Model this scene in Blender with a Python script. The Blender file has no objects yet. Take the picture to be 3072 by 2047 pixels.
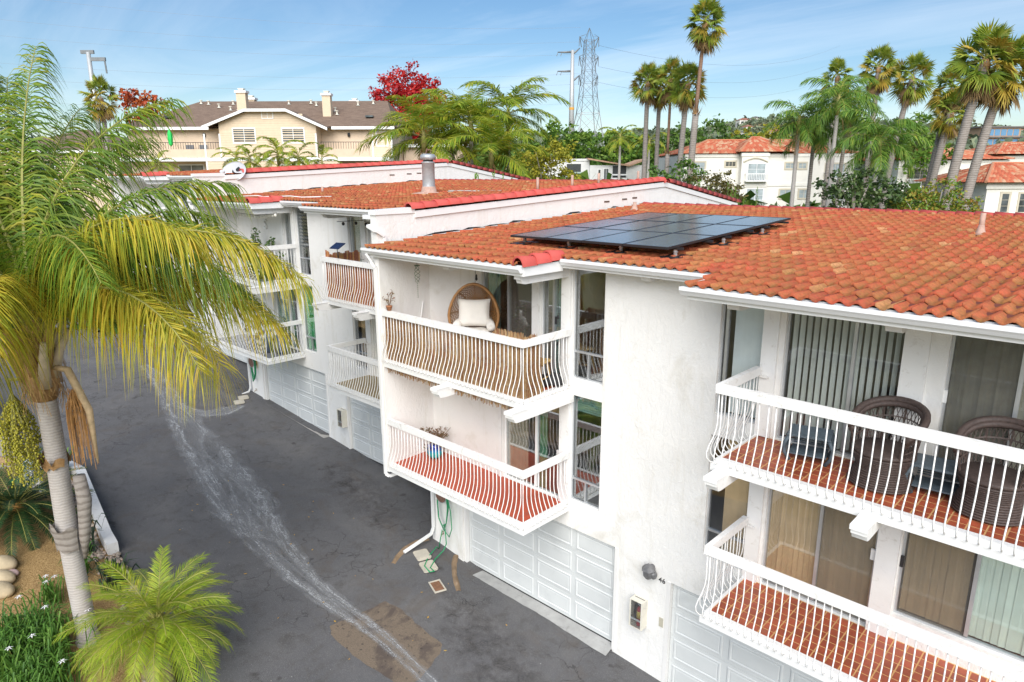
import bpy, bmesh, math, random
from mathutils import Vector, Matrix, Quaternion
random.seed(7)
sc = bpy.context.scene
COL = sc.collection
PI = math.pi
# ------------------------------------------------------------------ camera
CAM = Vector((0.0, -10.563, 10.0))
YAW = 0.76424
cd = bpy.data.cameras.new('camera')
cam = bpy.data.objects.new('camera', cd); COL.objects.link(cam)
fwd = Vector((-0.67211097, 0.70117118, -0.2379618))
rgt = Vector((0.72244201, 0.69142425, -0.00317045))
upv = Vector((-0.16230953, 0.17404449, 0.97126934))
M = Matrix((rgt, upv, -fwd)).transposed().to_4x4(); M.translation = CAM
cam.matrix_world = M
cd.sensor_width = 36.0; cd.lens = 36.0 * 2031.632 / 3072.0
cd.clip_start = 0.1; cd.clip_end = 6000
sc.camera = cam
# ------------------------------------------------------------------ world, sun, exposure
SUN_DIR = Vector((0.60, -0.70, 0.76)).normalized()      # towards the sun
world = bpy.data.worlds.new('World'); sc.world = world; world.use_nodes = True
wn = world.node_tree.nodes; wl = world.node_tree.links; wn.clear()
sky = wn.new('ShaderNodeTexSky'); sky.sky_type = 'NISHITA'; sky.sun_disc = False
sky.sun_elevation = math.asin(SUN_DIR.z); sky.sun_rotation = math.atan2(SUN_DIR.x, SUN_DIR.y)
sky.altitude = 50; sky.air_density = 1.0; sky.dust_density = 0.6; sky.ozone_density = 1.6
tc = wn.new('ShaderNodeTexCoord'); sep = wn.new('ShaderNodeSeparateXYZ')
wl.new(tc.outputs['Generated'], sep.inputs[0])
def wmath(op, a, b=None, clamp=False):
    n = wn.new('ShaderNodeMath'); n.operation = op; n.use_clamp = clamp
    for i, s in enumerate((a, b)):
        if s is None: continue
        if isinstance(s, (int, float)): n.inputs[i].default_value = s
        else: wl.new(s, n.inputs[i])
    return n.outputs[0]
# thin cloud sheet: project the direction on a plane overhead
zz = wmath('ADD', wmath('MAXIMUM', sep.outputs[2], 0.0), 0.10)
comb = wn.new('ShaderNodeCombineXYZ')
wl.new(wmath('DIVIDE', sep.outputs[0], zz), comb.inputs[0]); wl.new(wmath('DIVIDE', sep.outputs[1], zz), comb.inputs[1])
mp = wn.new('ShaderNodeMapping'); mp.inputs['Rotation'].default_value = (0, 0, -YAW + 0.15); mp.inputs['Scale'].default_value = (0.35, 1.1, 1)
wl.new(comb.outputs[0], mp.inputs[0])
cn = wn.new('ShaderNodeTexNoise'); cn.inputs['Scale'].default_value = 0.9; cn.inputs['Detail'].default_value = 9; cn.inputs['Roughness'].default_value = 0.62
cn.inputs['Distortion'].default_value = 0.7
wl.new(mp.outputs[0], cn.inputs[0])
cr = wn.new('ShaderNodeValToRGB'); cr.color_ramp.elements[0].position = 0.44; cr.color_ramp.elements[1].position = 0.95
cr.color_ramp.elements[0].color = (0, 0, 0, 1); cr.color_ramp.elements[1].color = (1, 1, 1, 1)
wl.new(cn.outputs[0], cr.inputs[0])
cfac = wmath('MULTIPLY', cr.outputs[0], 0.55)
mixw = wn.new('ShaderNodeMix'); mixw.data_type = 'RGBA'
wl.new(cfac, mixw.inputs[0])
gam = wn.new('ShaderNodeHueSaturation'); gam.inputs['Saturation'].default_value = 1.22; gam.inputs['Value'].default_value = 1.0
wl.new(sky.outputs[0], gam.inputs['Color']); wl.new(gam.outputs[0], mixw.inputs[6]); mixw.inputs[7].default_value = (9.0, 9.6, 10.4, 1)
bg = wn.new('ShaderNodeBackground'); bg.inputs['Strength'].default_value = 0.052
wl.new(mixw.outputs[2], bg.inputs['Color'])
wo = wn.new('ShaderNodeOutputWorld'); wl.new(bg.outputs[0], wo.inputs['Surface'])
sd = bpy.data.lights.new('sun', 'SUN'); sd.energy = 2.2; sd.angle = math.radians(55); sd.color = (1.0, 0.965, 0.91)
so = bpy.data.objects.new('sun', sd); COL.objects.link(so)
so.rotation_euler = (-SUN_DIR).to_track_quat('-Z', 'Y').to_euler(); so.location = (10, -40, 60)
sc.view_settings.view_transform = 'Standard'; sc.view_settings.look = 'None'
sc.view_settings.exposure = 1.29; sc.view_settings.gamma = 1; sc.view_settings.use_curve_mapping = False
sc.cycles.max_bounces = 6; sc.cycles.transparent_max_bounces = 12; sc.cycles.diffuse_bounces = 4
sc.cycles.glossy_bounces = 3; sc.cycles.transmission_bounces = 3
sc.cycles.use_denoising = True
sc.cycles.sample_clamp_indirect = 4

# ------------------------------------------------------------------ materials
MATS = {}
def nt_new(name):
    m = bpy.data.materials.new(name); m.use_nodes = True
    n = m.node_tree.nodes; l = m.node_tree.links
    return m, n, l, n['Principled BSDF']
def rgb(n, c):
    x = n.new('ShaderNodeRGB'); x.outputs[0].default_value = (*c, 1); return x.outputs[0]
def mixc(n, l, f, a, b, mode='MIX'):
    x = n.new('ShaderNodeMix'); x.data_type = 'RGBA'; x.blend_type = mode
    for s, i in ((f, 0), (a, 6), (b, 7)):
        if isinstance(s, (int, float)): x.inputs[i].default_value = s
        elif isinstance(s, tuple): x.inputs[i].default_value = (*s[:3], 1)
        else: l.new(s, x.inputs[i])
    return x.outputs[2]
def noise(n, l, scale, detail=4, rough=.55, vec=None, dist=0.0):
    x = n.new('ShaderNodeTexNoise'); x.inputs['Scale'].default_value = scale; x.inputs['Detail'].default_value = detail
    x.inputs['Roughness'].default_value = rough; x.inputs['Distortion'].default_value = dist
    if vec is not None: l.new(vec, x.inputs['Vector'])
    return x.outputs['Fac']
def ramp(n, l, f, stops):
    x = n.new('ShaderNodeValToRGB'); e = x.color_ramp.elements
    while len(e) < len(stops): e.new(.5)
    for i, (p, c) in enumerate(stops):
        e[i].position = p; e[i].color = (*(c if isinstance(c, tuple) else (c, c, c)), 1)
    l.new(f, x.inputs[0]); return x.outputs[0]
def pos(n):
    return n.new('ShaderNodeNewGeometry').outputs['Position']
def mapped(n, l, vec, scale):
    x = n.new('ShaderNodeMapping'); x.inputs['Scale'].default_value = scale; l.new(vec, x.inputs[0]); return x.outputs[0]
def bump(n, l, h, strength, dist=.02):
    b = n.new('ShaderNodeBump'); b.inputs['Strength'].default_value = strength; b.inputs['Distance'].default_value = dist
    l.new(h, b.inputs['Height']); return b.outputs[0]
def mk(name, col, rough=.6, var=.15, vs=3.0, bmp=0.0, bs=30.0, rnd=0.0, metal=0.0, dirt=None, dscale=1.5, spec=.5, stretch=None):
    """a surface with its own colour, broad tone variation, fine relief and optional worn patches"""
    if name in MATS: return MATS[name]
    m, n, l, p = nt_new(name)
    P = pos(n)
    if stretch: P = mapped(n, l, P, stretch)
    f = noise(n, l, vs, 5, .6, P)
    lo = tuple(max(0, c * (1 - var)) for c in col); hi = tuple(min(1, c * (1 + var)) for c in col)
    c = ramp(n, l, f, [(.3, lo), (.7, hi)])
    if dirt:
        g = noise(n, l, dscale, 7, .68, P, .6)
        c = mixc(n, l, ramp(n, l, g, [(.56, 0.0), (.74, .8)]), c, dirt)
    if rnd:
        o = n.new('ShaderNodeObjectInfo').outputs['Random']
        c = mixc(n, l, 1.0, c, ramp(n, l, o, [(0, 1 - rnd), (1, 1.0)]), 'MULTIPLY')
    l.new(c, p.inputs['Base Color'])
    p.inputs['Roughness'].default_value = rough; p.inputs['Metallic'].default_value = metal
    p.inputs['Specular IOR Level'].default_value = spec
    if bmp:
        l.new(bump(n, l, noise(n, l, bs, 6, .6, P), bmp), p.inputs['Normal'])
    MATS[name] = m; return m
def mk_leaf(name, stops, trans=.3, rough=.5, src='island', vs=1.2):
    """foliage: each leaf its own tone, some light passing through"""
    if name in MATS: return MATS[name]
    m, n, l, p = nt_new(name)
    g = n.new('ShaderNodeNewGeometry')
    r = g.outputs['Random Per Island'] if src == 'island' else n.new('ShaderNodeObjectInfo').outputs['Random']
    f = noise(n, l, vs, 3, .5, g.outputs['Position'])
    a = n.new('ShaderNodeMath'); a.operation = 'MULTIPLY_ADD'; l.new(f, a.inputs[0]); a.inputs[1].default_value = .9
    b = n.new('ShaderNodeMath'); b.operation = 'MULTIPLY_ADD'; l.new(r, b.inputs[0]); b.inputs[1].default_value = .6; b.inputs[2].default_value = -.25
    l.new(b.outputs[0], a.inputs[2])
    c = ramp(n, l, a.outputs[0], stops)
    l.new(c, p.inputs['Base Color']); p.inputs['Roughness'].default_value = rough
    p.inputs['Specular IOR Level'].default_value = .35
    t = n.new('ShaderNodeBsdfTranslucent'); l.new(c, t.inputs['Color'])
    mx = n.new('ShaderNodeMixShader'); mx.inputs[0].default_value = trans
    l.new(p.outputs[0], mx.inputs[1]); l.new(t.outputs[0], mx.inputs[2])
    l.new(mx.outputs[0], n['Material Output'].inputs['Surface'])
    MATS[name] = m; return m
def mk_glass(name, tint=(.85, .9, .88), refl=1.0):
    if name in MATS: return MATS[name]
    m, n, l, p = nt_new(name)
    t = n.new('ShaderNodeBsdfTransparent'); t.inputs[0].default_value = (*tint, 1)
    g = n.new('ShaderNodeBsdfGlossy'); g.inputs['Roughness'].default_value = .015; g.inputs[0].default_value = (.95, .97, 1, 1)
    fr = n.new('ShaderNodeFresnel'); fr.inputs[0].default_value = 1.62
    a = n.new('ShaderNodeMath'); a.operation = 'MULTIPLY_ADD'; a.inputs[1].default_value = refl; a.inputs[2].default_value = .015; a.use_clamp = True
    l.new(fr.outputs[0], a.inputs[0])
    mx = n.new('ShaderNodeMixShader'); l.new(a.outputs[0], mx.inputs[0]); l.new(t.outputs[0], mx.inputs[1]); l.new(g.outputs[0], mx.inputs[2])
    l.new(mx.outputs[0], n['Material Output'].inputs['Surface'])
    MATS[name] = m; return m
def mk_tile(name, src):
    m, n, l, p = nt_new(name)
    g = n.new('ShaderNodeNewGeometry')
    r = g.outputs['Random Per Island'] if src == 'island' else n.new('ShaderNodeObjectInfo').outputs['Random']
    c = ramp(n, l, r, [(0, (.33, .065, .035)), (.2, (.50, .09, .045)), (.42, (.46, .10, .045)), (.62, (.40, .11, .045)), (.82, (.49, .14, .055)), (.93, (.42, .17, .06)), (1, (.58, .29, .14))])
    P = g.outputs['Position']; uvn = n.new('ShaderNodeUVMap').outputs[0]; us = n.new('ShaderNodeSeparateXYZ'); l.new(uvn, us.inputs[0])
    pan = ramp(n, l, us.outputs[0], [(.0, .35), (.2, .6), (.45, 1.0), (.7, .6), (.92, .2)])
    f = noise(n, l, .8, 6, .65, P, .4); f2 = noise(n, l, 9, 5, .7, P)
    lich = n.new('ShaderNodeMath'); lich.operation = 'MULTIPLY_ADD'; l.new(f2, lich.inputs[0]); lich.inputs[1].default_value = .75; 
    l.new(f, lich.inputs[2])
    lm = n.new('ShaderNodeMath'); lm.operation = 'MULTIPLY'; l.new(ramp(n, l, lich.outputs[0], [(.71, 0.0), (1.00, .85)]), lm.inputs[0]); l.new(pan, lm.inputs[1])
    c = mixc(n, l, lm.outputs[0], c, (.20, .135, .035))
    c = mixc(n, l, ramp(n, l, noise(n, l, 22, 4, .7, P), [(.35, .55), (.6, 0.0)]), c, (.16, .055, .03))
    l.new(c, p.inputs['Base Color']); p.inputs['Roughness'].default_value = .78; p.inputs['Specular IOR Level'].default_value = .3
    l.new(bump(n, l, noise(n, l, 60, 4, .6, P), .25, .01), p.inputs['Normal'])
    MATS[name] = m; return m

stucco = mk('stucco', (.81, .80, .775), .85, .035, .7, .55, 9.0, dirt=(.63, .60, .53), dscale=.75)
def _stucco_rough():
    n = stucco.node_tree.nodes; l = stucco.node_tree.links; p = n['Principled BSDF']
    P = pos(n)
    a = noise(n, l, 7.0, 8, .72, mapped(n, l, P, (1, 1, .6)), 1.2); b = noise(n, l, 70.0, 4, .6, P)
    s = n.new('ShaderNodeMath'); s.operation = 'MULTIPLY_ADD'; l.new(b, s.inputs[0]); s.inputs[1].default_value = .25; l.new(a, s.inputs[2])
    l.new(bump(n, l, s.outputs[0], .62, .03), p.inputs['Normal'])
    old = p.inputs['Base Color'].links[0].from_socket
    stv = noise(n, l, 1.0, 6, .65, mapped(n, l, P, (3.2, 3.2, .28)), .3); fin = noise(n, l, 2.0, 7, .7, P, .5)
    c = mixc(n, l, ramp(n, l, stv, [(.56, 0.0), (.72, .42)]), old, (.62, .585, .50)); c = mixc(n, l, ramp(n, l, fin, [(.62, 0.0), (.72, .35)]), c, (.60, .57, .50))
    l.new(c, p.inputs['Base Color'])
_stucco_rough()
white = mk('white_paint', (.81, .81, .80), .5, .03, 2.0, .12, 25)
oldwhite = mk('worn_white_paint', (.80, .795, .78), .55, .03, 2.0, .2, 20, dirt=(.52, .49, .44), dscale=6.0)
gutterw = mk('gutter_white', (.80, .81, .82), .35, .03, 3.0)
doorw = mk('garage_white', (.615, .635, .63), .45, .04, 1.5, dirt=(.50, .52, .52), dscale=1.0)
jambw = mk('jamb_white', (.76, .75, .73), .55, .04, 2.0)
alum = mk('aluminium', (.55, .57, .59), .35, .08, 5, metal=.6)
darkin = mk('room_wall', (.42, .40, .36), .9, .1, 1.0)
darkfl = mk('room_floor', (.09, .085, .08), .9, .1, 2.0)
glass = mk_glass('window_glass', (.975, .985, .98), .6)
screen = mk('insect_screen', (.13, .125, .115), .8, .15, 40)
tileobj = mk_tile('roof_tile_single', 'object'); tileisl = mk_tile('roof_tile_field', 'island')
capred = mk('red_cap', (.54, .085, .07), .75, .10, 2.5, .15, 40, rnd=.18, dirt=(.36, .07, .05), dscale=2.5)
underlay = mk('roof_underlay', (.16, .045, .03), .9, .2, 3)
deckred = mk('deck_red_paint', (.46, .085, .04), .55, .14, 2.2, .05, 30, dirt=(.30, .09, .06), dscale=1.6)
floortile = mk('terracotta_tile', (.42, .095, .045), .42, .22, 2.4, .05, 25, rnd=.30, dirt=(.30, .12, .075), dscale=3.0)
grout = mk('tile_grout', (.62, .36, .15), .9, .1, 5)
conc = mk('concrete', (.42, .40, .37), .9, .16, 2.0, .3, 30, dirt=(.25, .235, .21), dscale=2.0)
deckgrey = mk('deck_grey', (.17, .175, .19), .8, .1, 3)
decktan = mk('deck_tan', (.33, .255, .14), .85, .15, 2.5)
blackp = mk('black_plastic', (.022, .022, .024), .45, .1, 4)
# ------------------------------------------------------------------ mesh builder
class MB:
    def __init__(s): s.v = []; s.f = []
    def pt(s, p): s.v.append(tuple(p)); return len(s.v) - 1
    def poly(s, *ps):
        b = len(s.v); s.v.extend(tuple(p) for p in ps); s.f.append(tuple(range(b, b + len(ps)))); return s
    def box(s, x0, y0, z0, x1, y1, z1):
        if x0 > x1: x0, x1 = x1, x0
        if y0 > y1: y0, y1 = y1, y0
        if z0 > z1: z0, z1 = z1, z0
        b = len(s.v)
        s.v += [(x0, y0, z0), (x1, y0, z0), (x1, y1, z0), (x0, y1, z0), (x0, y0, z1), (x1, y0, z1), (x1, y1, z1), (x0, y1, z1)]
        s.f += [tuple(b + i for i in q) for q in ((0, 3, 2, 1), (4, 5, 6, 7), (0, 1, 5, 4), (1, 2, 6, 5), (2, 3, 7, 6), (3, 0, 4, 7))]
        return s
    def beam(s, p, q, w, h, up=(0, 0, 1)):
        p = Vector(p); q = Vector(q); d = (q - p).normalized(); u = Vector(up); r = d.cross(u)
        if r.length < 1e-4: r = d.cross(Vector((1, 0, 0)))
        r.normalize(); u = r.cross(d); r = r * w / 2; u = u * h / 2; b = len(s.v)
        for c in (p, q):
            for a in (-r - u, r - u, r + u, -r + u): s.v.append(tuple(c + a))
        s.f += [tuple(b + i for i in k) for k in ((0, 1, 2, 3), (7, 6, 5, 4), (0, 4, 5, 1), (1, 5, 6, 2), (2, 6, 7, 3), (3, 7, 4, 0))]
        return s
    def tube(s, pts, r, n=6, cap=True):
        pts = [Vector(p) for p in pts]; k = len(pts); rs = r if isinstance(r, (list, tuple)) else [r] * k
        ref = Vector((0, 0, 1)); b = len(s.v)
        t0 = (pts[1] - pts[0]).normalized()
        if abs(t0.dot(ref)) > .95: ref = Vector((1, 0, 0))
        a = t0.cross(ref).normalized()
        for i in range(k):
            t = (pts[min(i + 1, k - 1)] - pts[max(i - 1, 0)])
            if t.length < 1e-9: t = t0
            t.normalize(); a = (a - t * a.dot(t))
            if a.length < 1e-6: a = t.orthogonal()
            a.normalize(); c = t.cross(a)
            for j in range(n):
                th = 2 * PI * j / n; s.v.append(tuple(pts[i] + (a * math.cos(th) + c * math.sin(th)) * rs[i]))
        for i in range(k - 1):
            for j in range(n):
                s.f.append((b + i * n + j, b + i * n + (j + 1) % n, b + (i + 1) * n + (j + 1) % n, b + (i + 1) * n + j))
        if cap:
            s.f.append(tuple(b + j for j in reversed(range(n)))); s.f.append(tuple(b + (k - 1) * n + j for j in range(n)))
        return s
    def lathe(s, prof, n=16, c=(0, 0, 0)):
        b = len(s.v); k = len(prof)
        for r, z in prof:
            for j in range(n):
                th = 2 * PI * j / n; s.v.append((c[0] + r * math.cos(th), c[1] + r * math.sin(th), c[2] + z))
        for i in range(k - 1):
            for j in range(n):
                s.f.append((b + i * n + j, b + i * n + (j + 1) % n, b + (i + 1) * n + (j + 1) % n, b + (i + 1) * n + j))
        if prof[0][0] > 1e-4: s.f.append(tuple(b + j for j in reversed(range(n))))
        if prof[-1][0] > 1e-4: s.f.append(tuple(b + (k - 1) * n + j for j in range(n)))
        return s
    def prism(s, poly, axis, a0, a1):
        """polygon of (u, v) swept along an axis: 'x' -> (u=y, v=z), 'y' -> (u=x, v=z), 'z' -> (u=x, v=y)"""
        def P(u, v, a): return {'x': (a, u, v), 'y': (u, a, v), 'z': (u, v, a)}[axis]
        n = len(poly); b = len(s.v)
        s.v += [P(u, v, a0) for u, v in poly] + [P(u, v, a1) for u, v in poly]
        s.f.append(tuple(b + i for i in range(n))); s.f.append(tuple(b + n + i for i in reversed(range(n))))
        for i in range(n): s.f.append((b + i, b + n + i, b + n + (i + 1) % n, b + (i + 1) % n))
        return s
    def ball(s, c, r, n=10, m=6, sq=(1, 1, 1)):
        prof = [(max(1e-5, math.sin(PI * i / m)) , -math.cos(PI * i / m)) for i in range(m + 1)]
        b = len(s.v)
        for rr, z in prof:
            for j in range(n):
                th = 2 * PI * j / n; s.v.append((c[0] + r * sq[0] * rr * math.cos(th), c[1] + r * sq[1] * rr * math.sin(th), c[2] + r * sq[2] * z))
        for i in range(m):
            for j in range(n):
                s.f.append((b + i * n + j, b + i * n + (j + 1) % n, b + (i + 1) * n + (j + 1) % n, b + (i + 1) * n + j))
        return s
    def holes(s, x0, x1, z0, z1, y, th, hs):
        """a wall in the xz plane with openings hs = (x0, x1, z0, z1), front at y, back at y + th, with reveals"""
        xs = sorted({x0, x1, *[min(max(h[i], x0), x1) for h in hs for i in (0, 1)]})
        zs = sorted({z0, z1, *[min(max(h[i], z0), z1) for h in hs for i in (2, 3)]})
        def hole(i, j):
            if i < 0 or j < 0 or i >= len(xs) - 1 or j >= len(zs) - 1: return True
            cx = (xs[i] + xs[i + 1]) / 2; cz = (zs[j] + zs[j + 1]) / 2
            return any(h[0] < cx < h[1] and h[2] < cz < h[3] for h in hs)
        for i in range(len(xs) - 1):
            for j in range(len(zs) - 1):
                if hole(i, j): continue
                a, b, c, d = xs[i], xs[i + 1], zs[j], zs[j + 1]; Y = y + th
                s.poly((a, y, c), (b, y, c), (b, y, d), (a, y, d)); s.poly((b, Y, c), (a, Y, c), (a, Y, d), (b, Y, d))
                if hole(i - 1, j): s.poly((a, Y, c), (a, y, c), (a, y, d), (a, Y, d))
                if hole(i + 1, j): s.poly((b, y, c), (b, Y, c), (b, Y, d), (b, y, d))
                if hole(i, j - 1): s.poly((a, Y, c), (b, Y, c), (b, y, c), (a, y, c))
                if hole(i, j + 1): s.poly((a, y, d), (b, y, d), (b, Y, d), (a, Y, d))
        return s
    def add(s, o, mtx):
        b = len(s.v); s.v += [tuple(mtx @ Vector(p)) for p in o.v]; s.f += [tuple(b + i for i in f) for f in o.f]; return s
    def mesh(s, name, mat, smooth=False):
        me = bpy.data.meshes.new(name); me.from_pydata(s.v, [], s.f)
        if mat: me.materials.append(mat)
        if smooth: me.polygons.foreach_set('use_smooth', [True] * len(me.polygons))
        me.update(); return me
    def build(s, name, mat, parent=None, smooth=False, loc=None):
        return link(name, s.mesh(name, mat, smooth), parent, loc)
def link(name, data, parent=None, loc=None, rot=None, scale=None):
    o = bpy.data.objects.new(name, data); COL.objects.link(o)
    if parent is not None: o.parent = parent
    if loc is not None: o.location = loc
    if rot is not None: o.rotation_euler = rot
    if scale is not None: o.scale = scale
    return o
def tag(o, label, cat, group=None, kind=None):
    if label: o['label'] = label
    if cat: o['category'] = cat
    if group: o['group'] = group
    if kind: o['kind'] = kind
    return o
def thing(name, label, cat, loc=(0, 0, 0), rz=0.0, group=None):
    o = bpy.data.objects.new(name, None); COL.objects.link(o); o.location = loc; o.rotation_euler = (0, 0, rz)
    o.empty_display_size = .2
    return tag(o, label, cat, group)
def copy_tree(o, parent=None):
    c = o.copy(); COL.objects.link(c)
    if parent is not None: c.parent = parent
    for ch in o.children: copy_tree(ch, c)
    return c
def struct(o): o['kind'] = 'structure'; return o
def stuff(o): o['kind'] = 'stuff'; return o
RX = Vector((math.cos(YAW), math.sin(YAW), 0)); FX = Vector((-math.sin(YAW), math.cos(YAW), 0))
def W(r, q, z):
    """world point from metres to the side (r) and out along the street (q) of the viewpoint's foot"""
    p = RX * r + FX * q; return Vector((p.x, p.y + CAM.y, z))
def lerp(a, b, t): return a + (b - a) * t
def sstep(a, b, x):
    t = min(1, max(0, (x - a) / (b - a))); return t * t * (3 - 2 * t)
def interp(x, tab):
    if x <= tab[0][0]: return tab[0][1]
    for (a, fa), (b, fb) in zip(tab, tab[1:]):
        if x <= b: return lerp(fa, fb, (x - a) / (b - a))
    return tab[-1][1]
def zg(x):
    return interp(x, [(-80, 3.6), (-60, 2.9), (-39, 2.0), (-26, 1.3), (-20.6, .93), (-13.1, .34), (-7.2, .03), (0, -.34), (20, -1.0)])
def zdrive(x, y):
    z = zg(x)
    # the apron dips to the level garage sill on the west end of the first garage
    k = sstep(-1.5, -.15, y) * sstep(-12.3, -11.6, x) * (1 - sstep(-8.5, -7.2, x))
    return z - k * max(0, z - .12) * .9
# ================================================================== GROUND AND DRIVE
def terrain_z(r, q):
    p = W(r, q, 0); x, y = p.x, p.y
    near = zg(x) - .22
    far = interp(q, [(0, 0), (40, 3.0), (62, 5.6), (75, 5.2), (100, 8.0), (150, 11.5), (220, 16.5), (330, 20), (520, 30), (760, 46), (1000, 52), (1500, 40)])
    # long hillside across the valley, highest north of the tower
    if q > 300:
        hump = 20 * math.exp(-((r - 300) / 110) ** 2) + 9 * math.exp(-((r - 520) / 90) ** 2) + 4 * math.sin(r * .021) + 3 * math.sin(r * .047 + 1)
        far += sstep(320, 860, q) * (hump - 16 * sstep(150, -150, r))
    t = sstep(19, 34, y if q < 60 else 99)
    return lerp(min(near, 3.4), max(far, min(near, 3.4)), t)
def grid_sheet(name, us, vs, fn, mat, smooth=True):
    mb = MB(); n = len(vs)
    for u in us:
        for v in vs: mb.v.append(tuple(fn(u, v)))
    for i in range(len(us) - 1):
        for j in range(n - 1): mb.f.append((i * n + j, (i + 1) * n + j, (i + 1) * n + j + 1, i * n + j + 1))
    return mb.build(name, mat, None, smooth)
def mk_ground():
    m, n, l, p = nt_new('dry_ground')
    P = pos(n)
    a = noise(n, l, .035, 7, .65, P, .4); b = noise(n, l, .35, 6, .65, P)
    c1 = ramp(n, l, a, [(.36, (.14, .155, .075)), (.5, (.25, .21, .12)), (.62, (.34, .27, .16)), (.75, (.12, .14, .07))])
    c = mixc(n, l, .45, c1, ramp(n, l, b, [(.35, (.06, .075, .025)), (.65, (.25, .19, .10))]))
    l.new(c, p.inputs['Base Color']); p.inputs['Roughness'].default_value = .95; p.inputs['Specular IOR Level'].default_value = .1
    return m
qs = [-45, -25, -10, 0, 6, 12, 18, 24, 30, 36, 42, 50, 60, 72, 86, 100, 125, 160, 200, 240, 300, 360, 430, 500, 570, 640, 700, 760, 820, 880, 940, 1000, 1150, 1400, 2200, 4200]
rs = [-3800, -2200, -1300, -900, -650, -500] + list(range(-400, 900, 20)) + [950, 1100, 1400, 2200, 3800]
rs = sorted(set(rs + [-90, -70, -50, -30, -10, 10, 30, 50, 70]))
struct(grid_sheet('ground', rs, qs, lambda r, q: W(r, q, terrain_z(r, q) if q < 1600 else 20), mk_ground()))

def mk_asphalt():
    m, n, l, p = nt_new('asphalt')
    P = pos(n)
    big = noise(n, l, .45, 6, .6, P, .5); mid = noise(n, l, 2.6, 6, .7, P, .3); fine = noise(n, l, 55, 3, .7, P)
    c = ramp(n, l, big, [(.3, (.085, .085, .091)), (.55, (.112, .110, .113)), (.75, (.145, .138, .134))])
    c = mixc(n, l, ramp(n, l, mid, [(.50, 0.0), (.68, .7)]), c, (.070, .066, .062))
    c = mixc(n, l, ramp(n, l, fine, [(.57, 0.0), (.70, .7)]), c, (.23, .226, .22))
    c = mixc(n, l, ramp(n, l, fine, [(.25, .6), (.40, 0.0)]), c, (.04, .04, .042))
    v = n.new('ShaderNodeTexVoronoi'); v.inputs['Scale'].default_value = 2.6; l.new(P, v.inputs['Vector'])
    c = mixc(n, l, ramp(n, l, v.outputs['Distance'], [(.018, .9), (.03, 0.0)]), c, (.42, .41, .38))
    spk = noise(n, l, 130, 2, .5, P); c = mixc(n, l, ramp(n, l, spk, [(.60, 0.0), (.70, .6)]), c, (.30, .295, .29))
    warm = noise(n, l, .8, 5, .65, P, .8); c = mixc(n, l, ramp(n, l, warm, [(.54, 0.0), (.70, .55)]), c, (.105, .088, .074))
    ck = n.new('ShaderNodeTexVoronoi'); ck.feature = 'DISTANCE_TO_EDGE'; ck.inputs['Scale'].default_value = 1.1
    wp = n.new('ShaderNodeTexNoise'); wp.inputs['Scale'].default_value = 2.2; wp.inputs['Detail'].default_value = 5; l.new(P, wp.inputs['Vector'])
    va = n.new('ShaderNodeVectorMath'); va.operation = 'MULTIPLY_ADD'; l.new(wp.outputs['Color'], va.inputs[0]); va.inputs[1].default_value = (.7, .7, .7); l.new(P, va.inputs[2]); l.new(va.outputs[0], ck.inputs['Vector'])
    cm = n.new('ShaderNodeMath'); cm.operation = 'MULTIPLY'; l.new(ramp(n, l, ck.outputs['Distance'], [(.0, 1.0), (.014, 0.0)]), cm.inputs[0]); l.new(ramp(n, l, noise(n, l, .33, 3, .5, P), [(.50, 0.0), (.58, .8)]), cm.inputs[1])
    c = mixc(n, l, cm.outputs[0], c, (.03, .028, .027))
    oil = noise(n, l, 1.7, 3, .5, P, .2); c = mixc(n, l, ramp(n, l, oil, [(.69, 0.0), (.74, .65)]), c, (.045, .042, .04))
    l.new(c, p.inputs['Base Color']); p.inputs['Roughness'].default_value = .85; p.inputs['Specular IOR Level'].default_value = .35
    l.new(bump(n, l, fine, .35, .01), p.inputs['Normal'])
    return m
asphalt = mk_asphalt()
EDGE = [(-75, -8.5), (-42, -7.6), (-28, -6.95), (-22.7, -5.75), (-18.56, -6.28), (-15.5, -6.5), (-13.67, -6.65), (-12.6, -6.92), (-9, -7.9), (0, -10.5), (14, -14)]
def edge_y(x): return interp(x, EDGE)
xs = [-75, -65, -55, -48] + [-44 + .8 * i for i in range(71)] + [13, 14]
ts = [i / 44 for i in range(45)]
struct(grid_sheet('driveway', xs, ts, lambda x, t: (x, lerp(edge_y(x), 5.2 if x < -26.5 else (3.2 if x < -13.2 else .14), t), zdrive(x, lerp(edge_y(x), 5.2 if x < -26.5 else (3.2 if x < -13.2 else .14), t))), asphalt))

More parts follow.
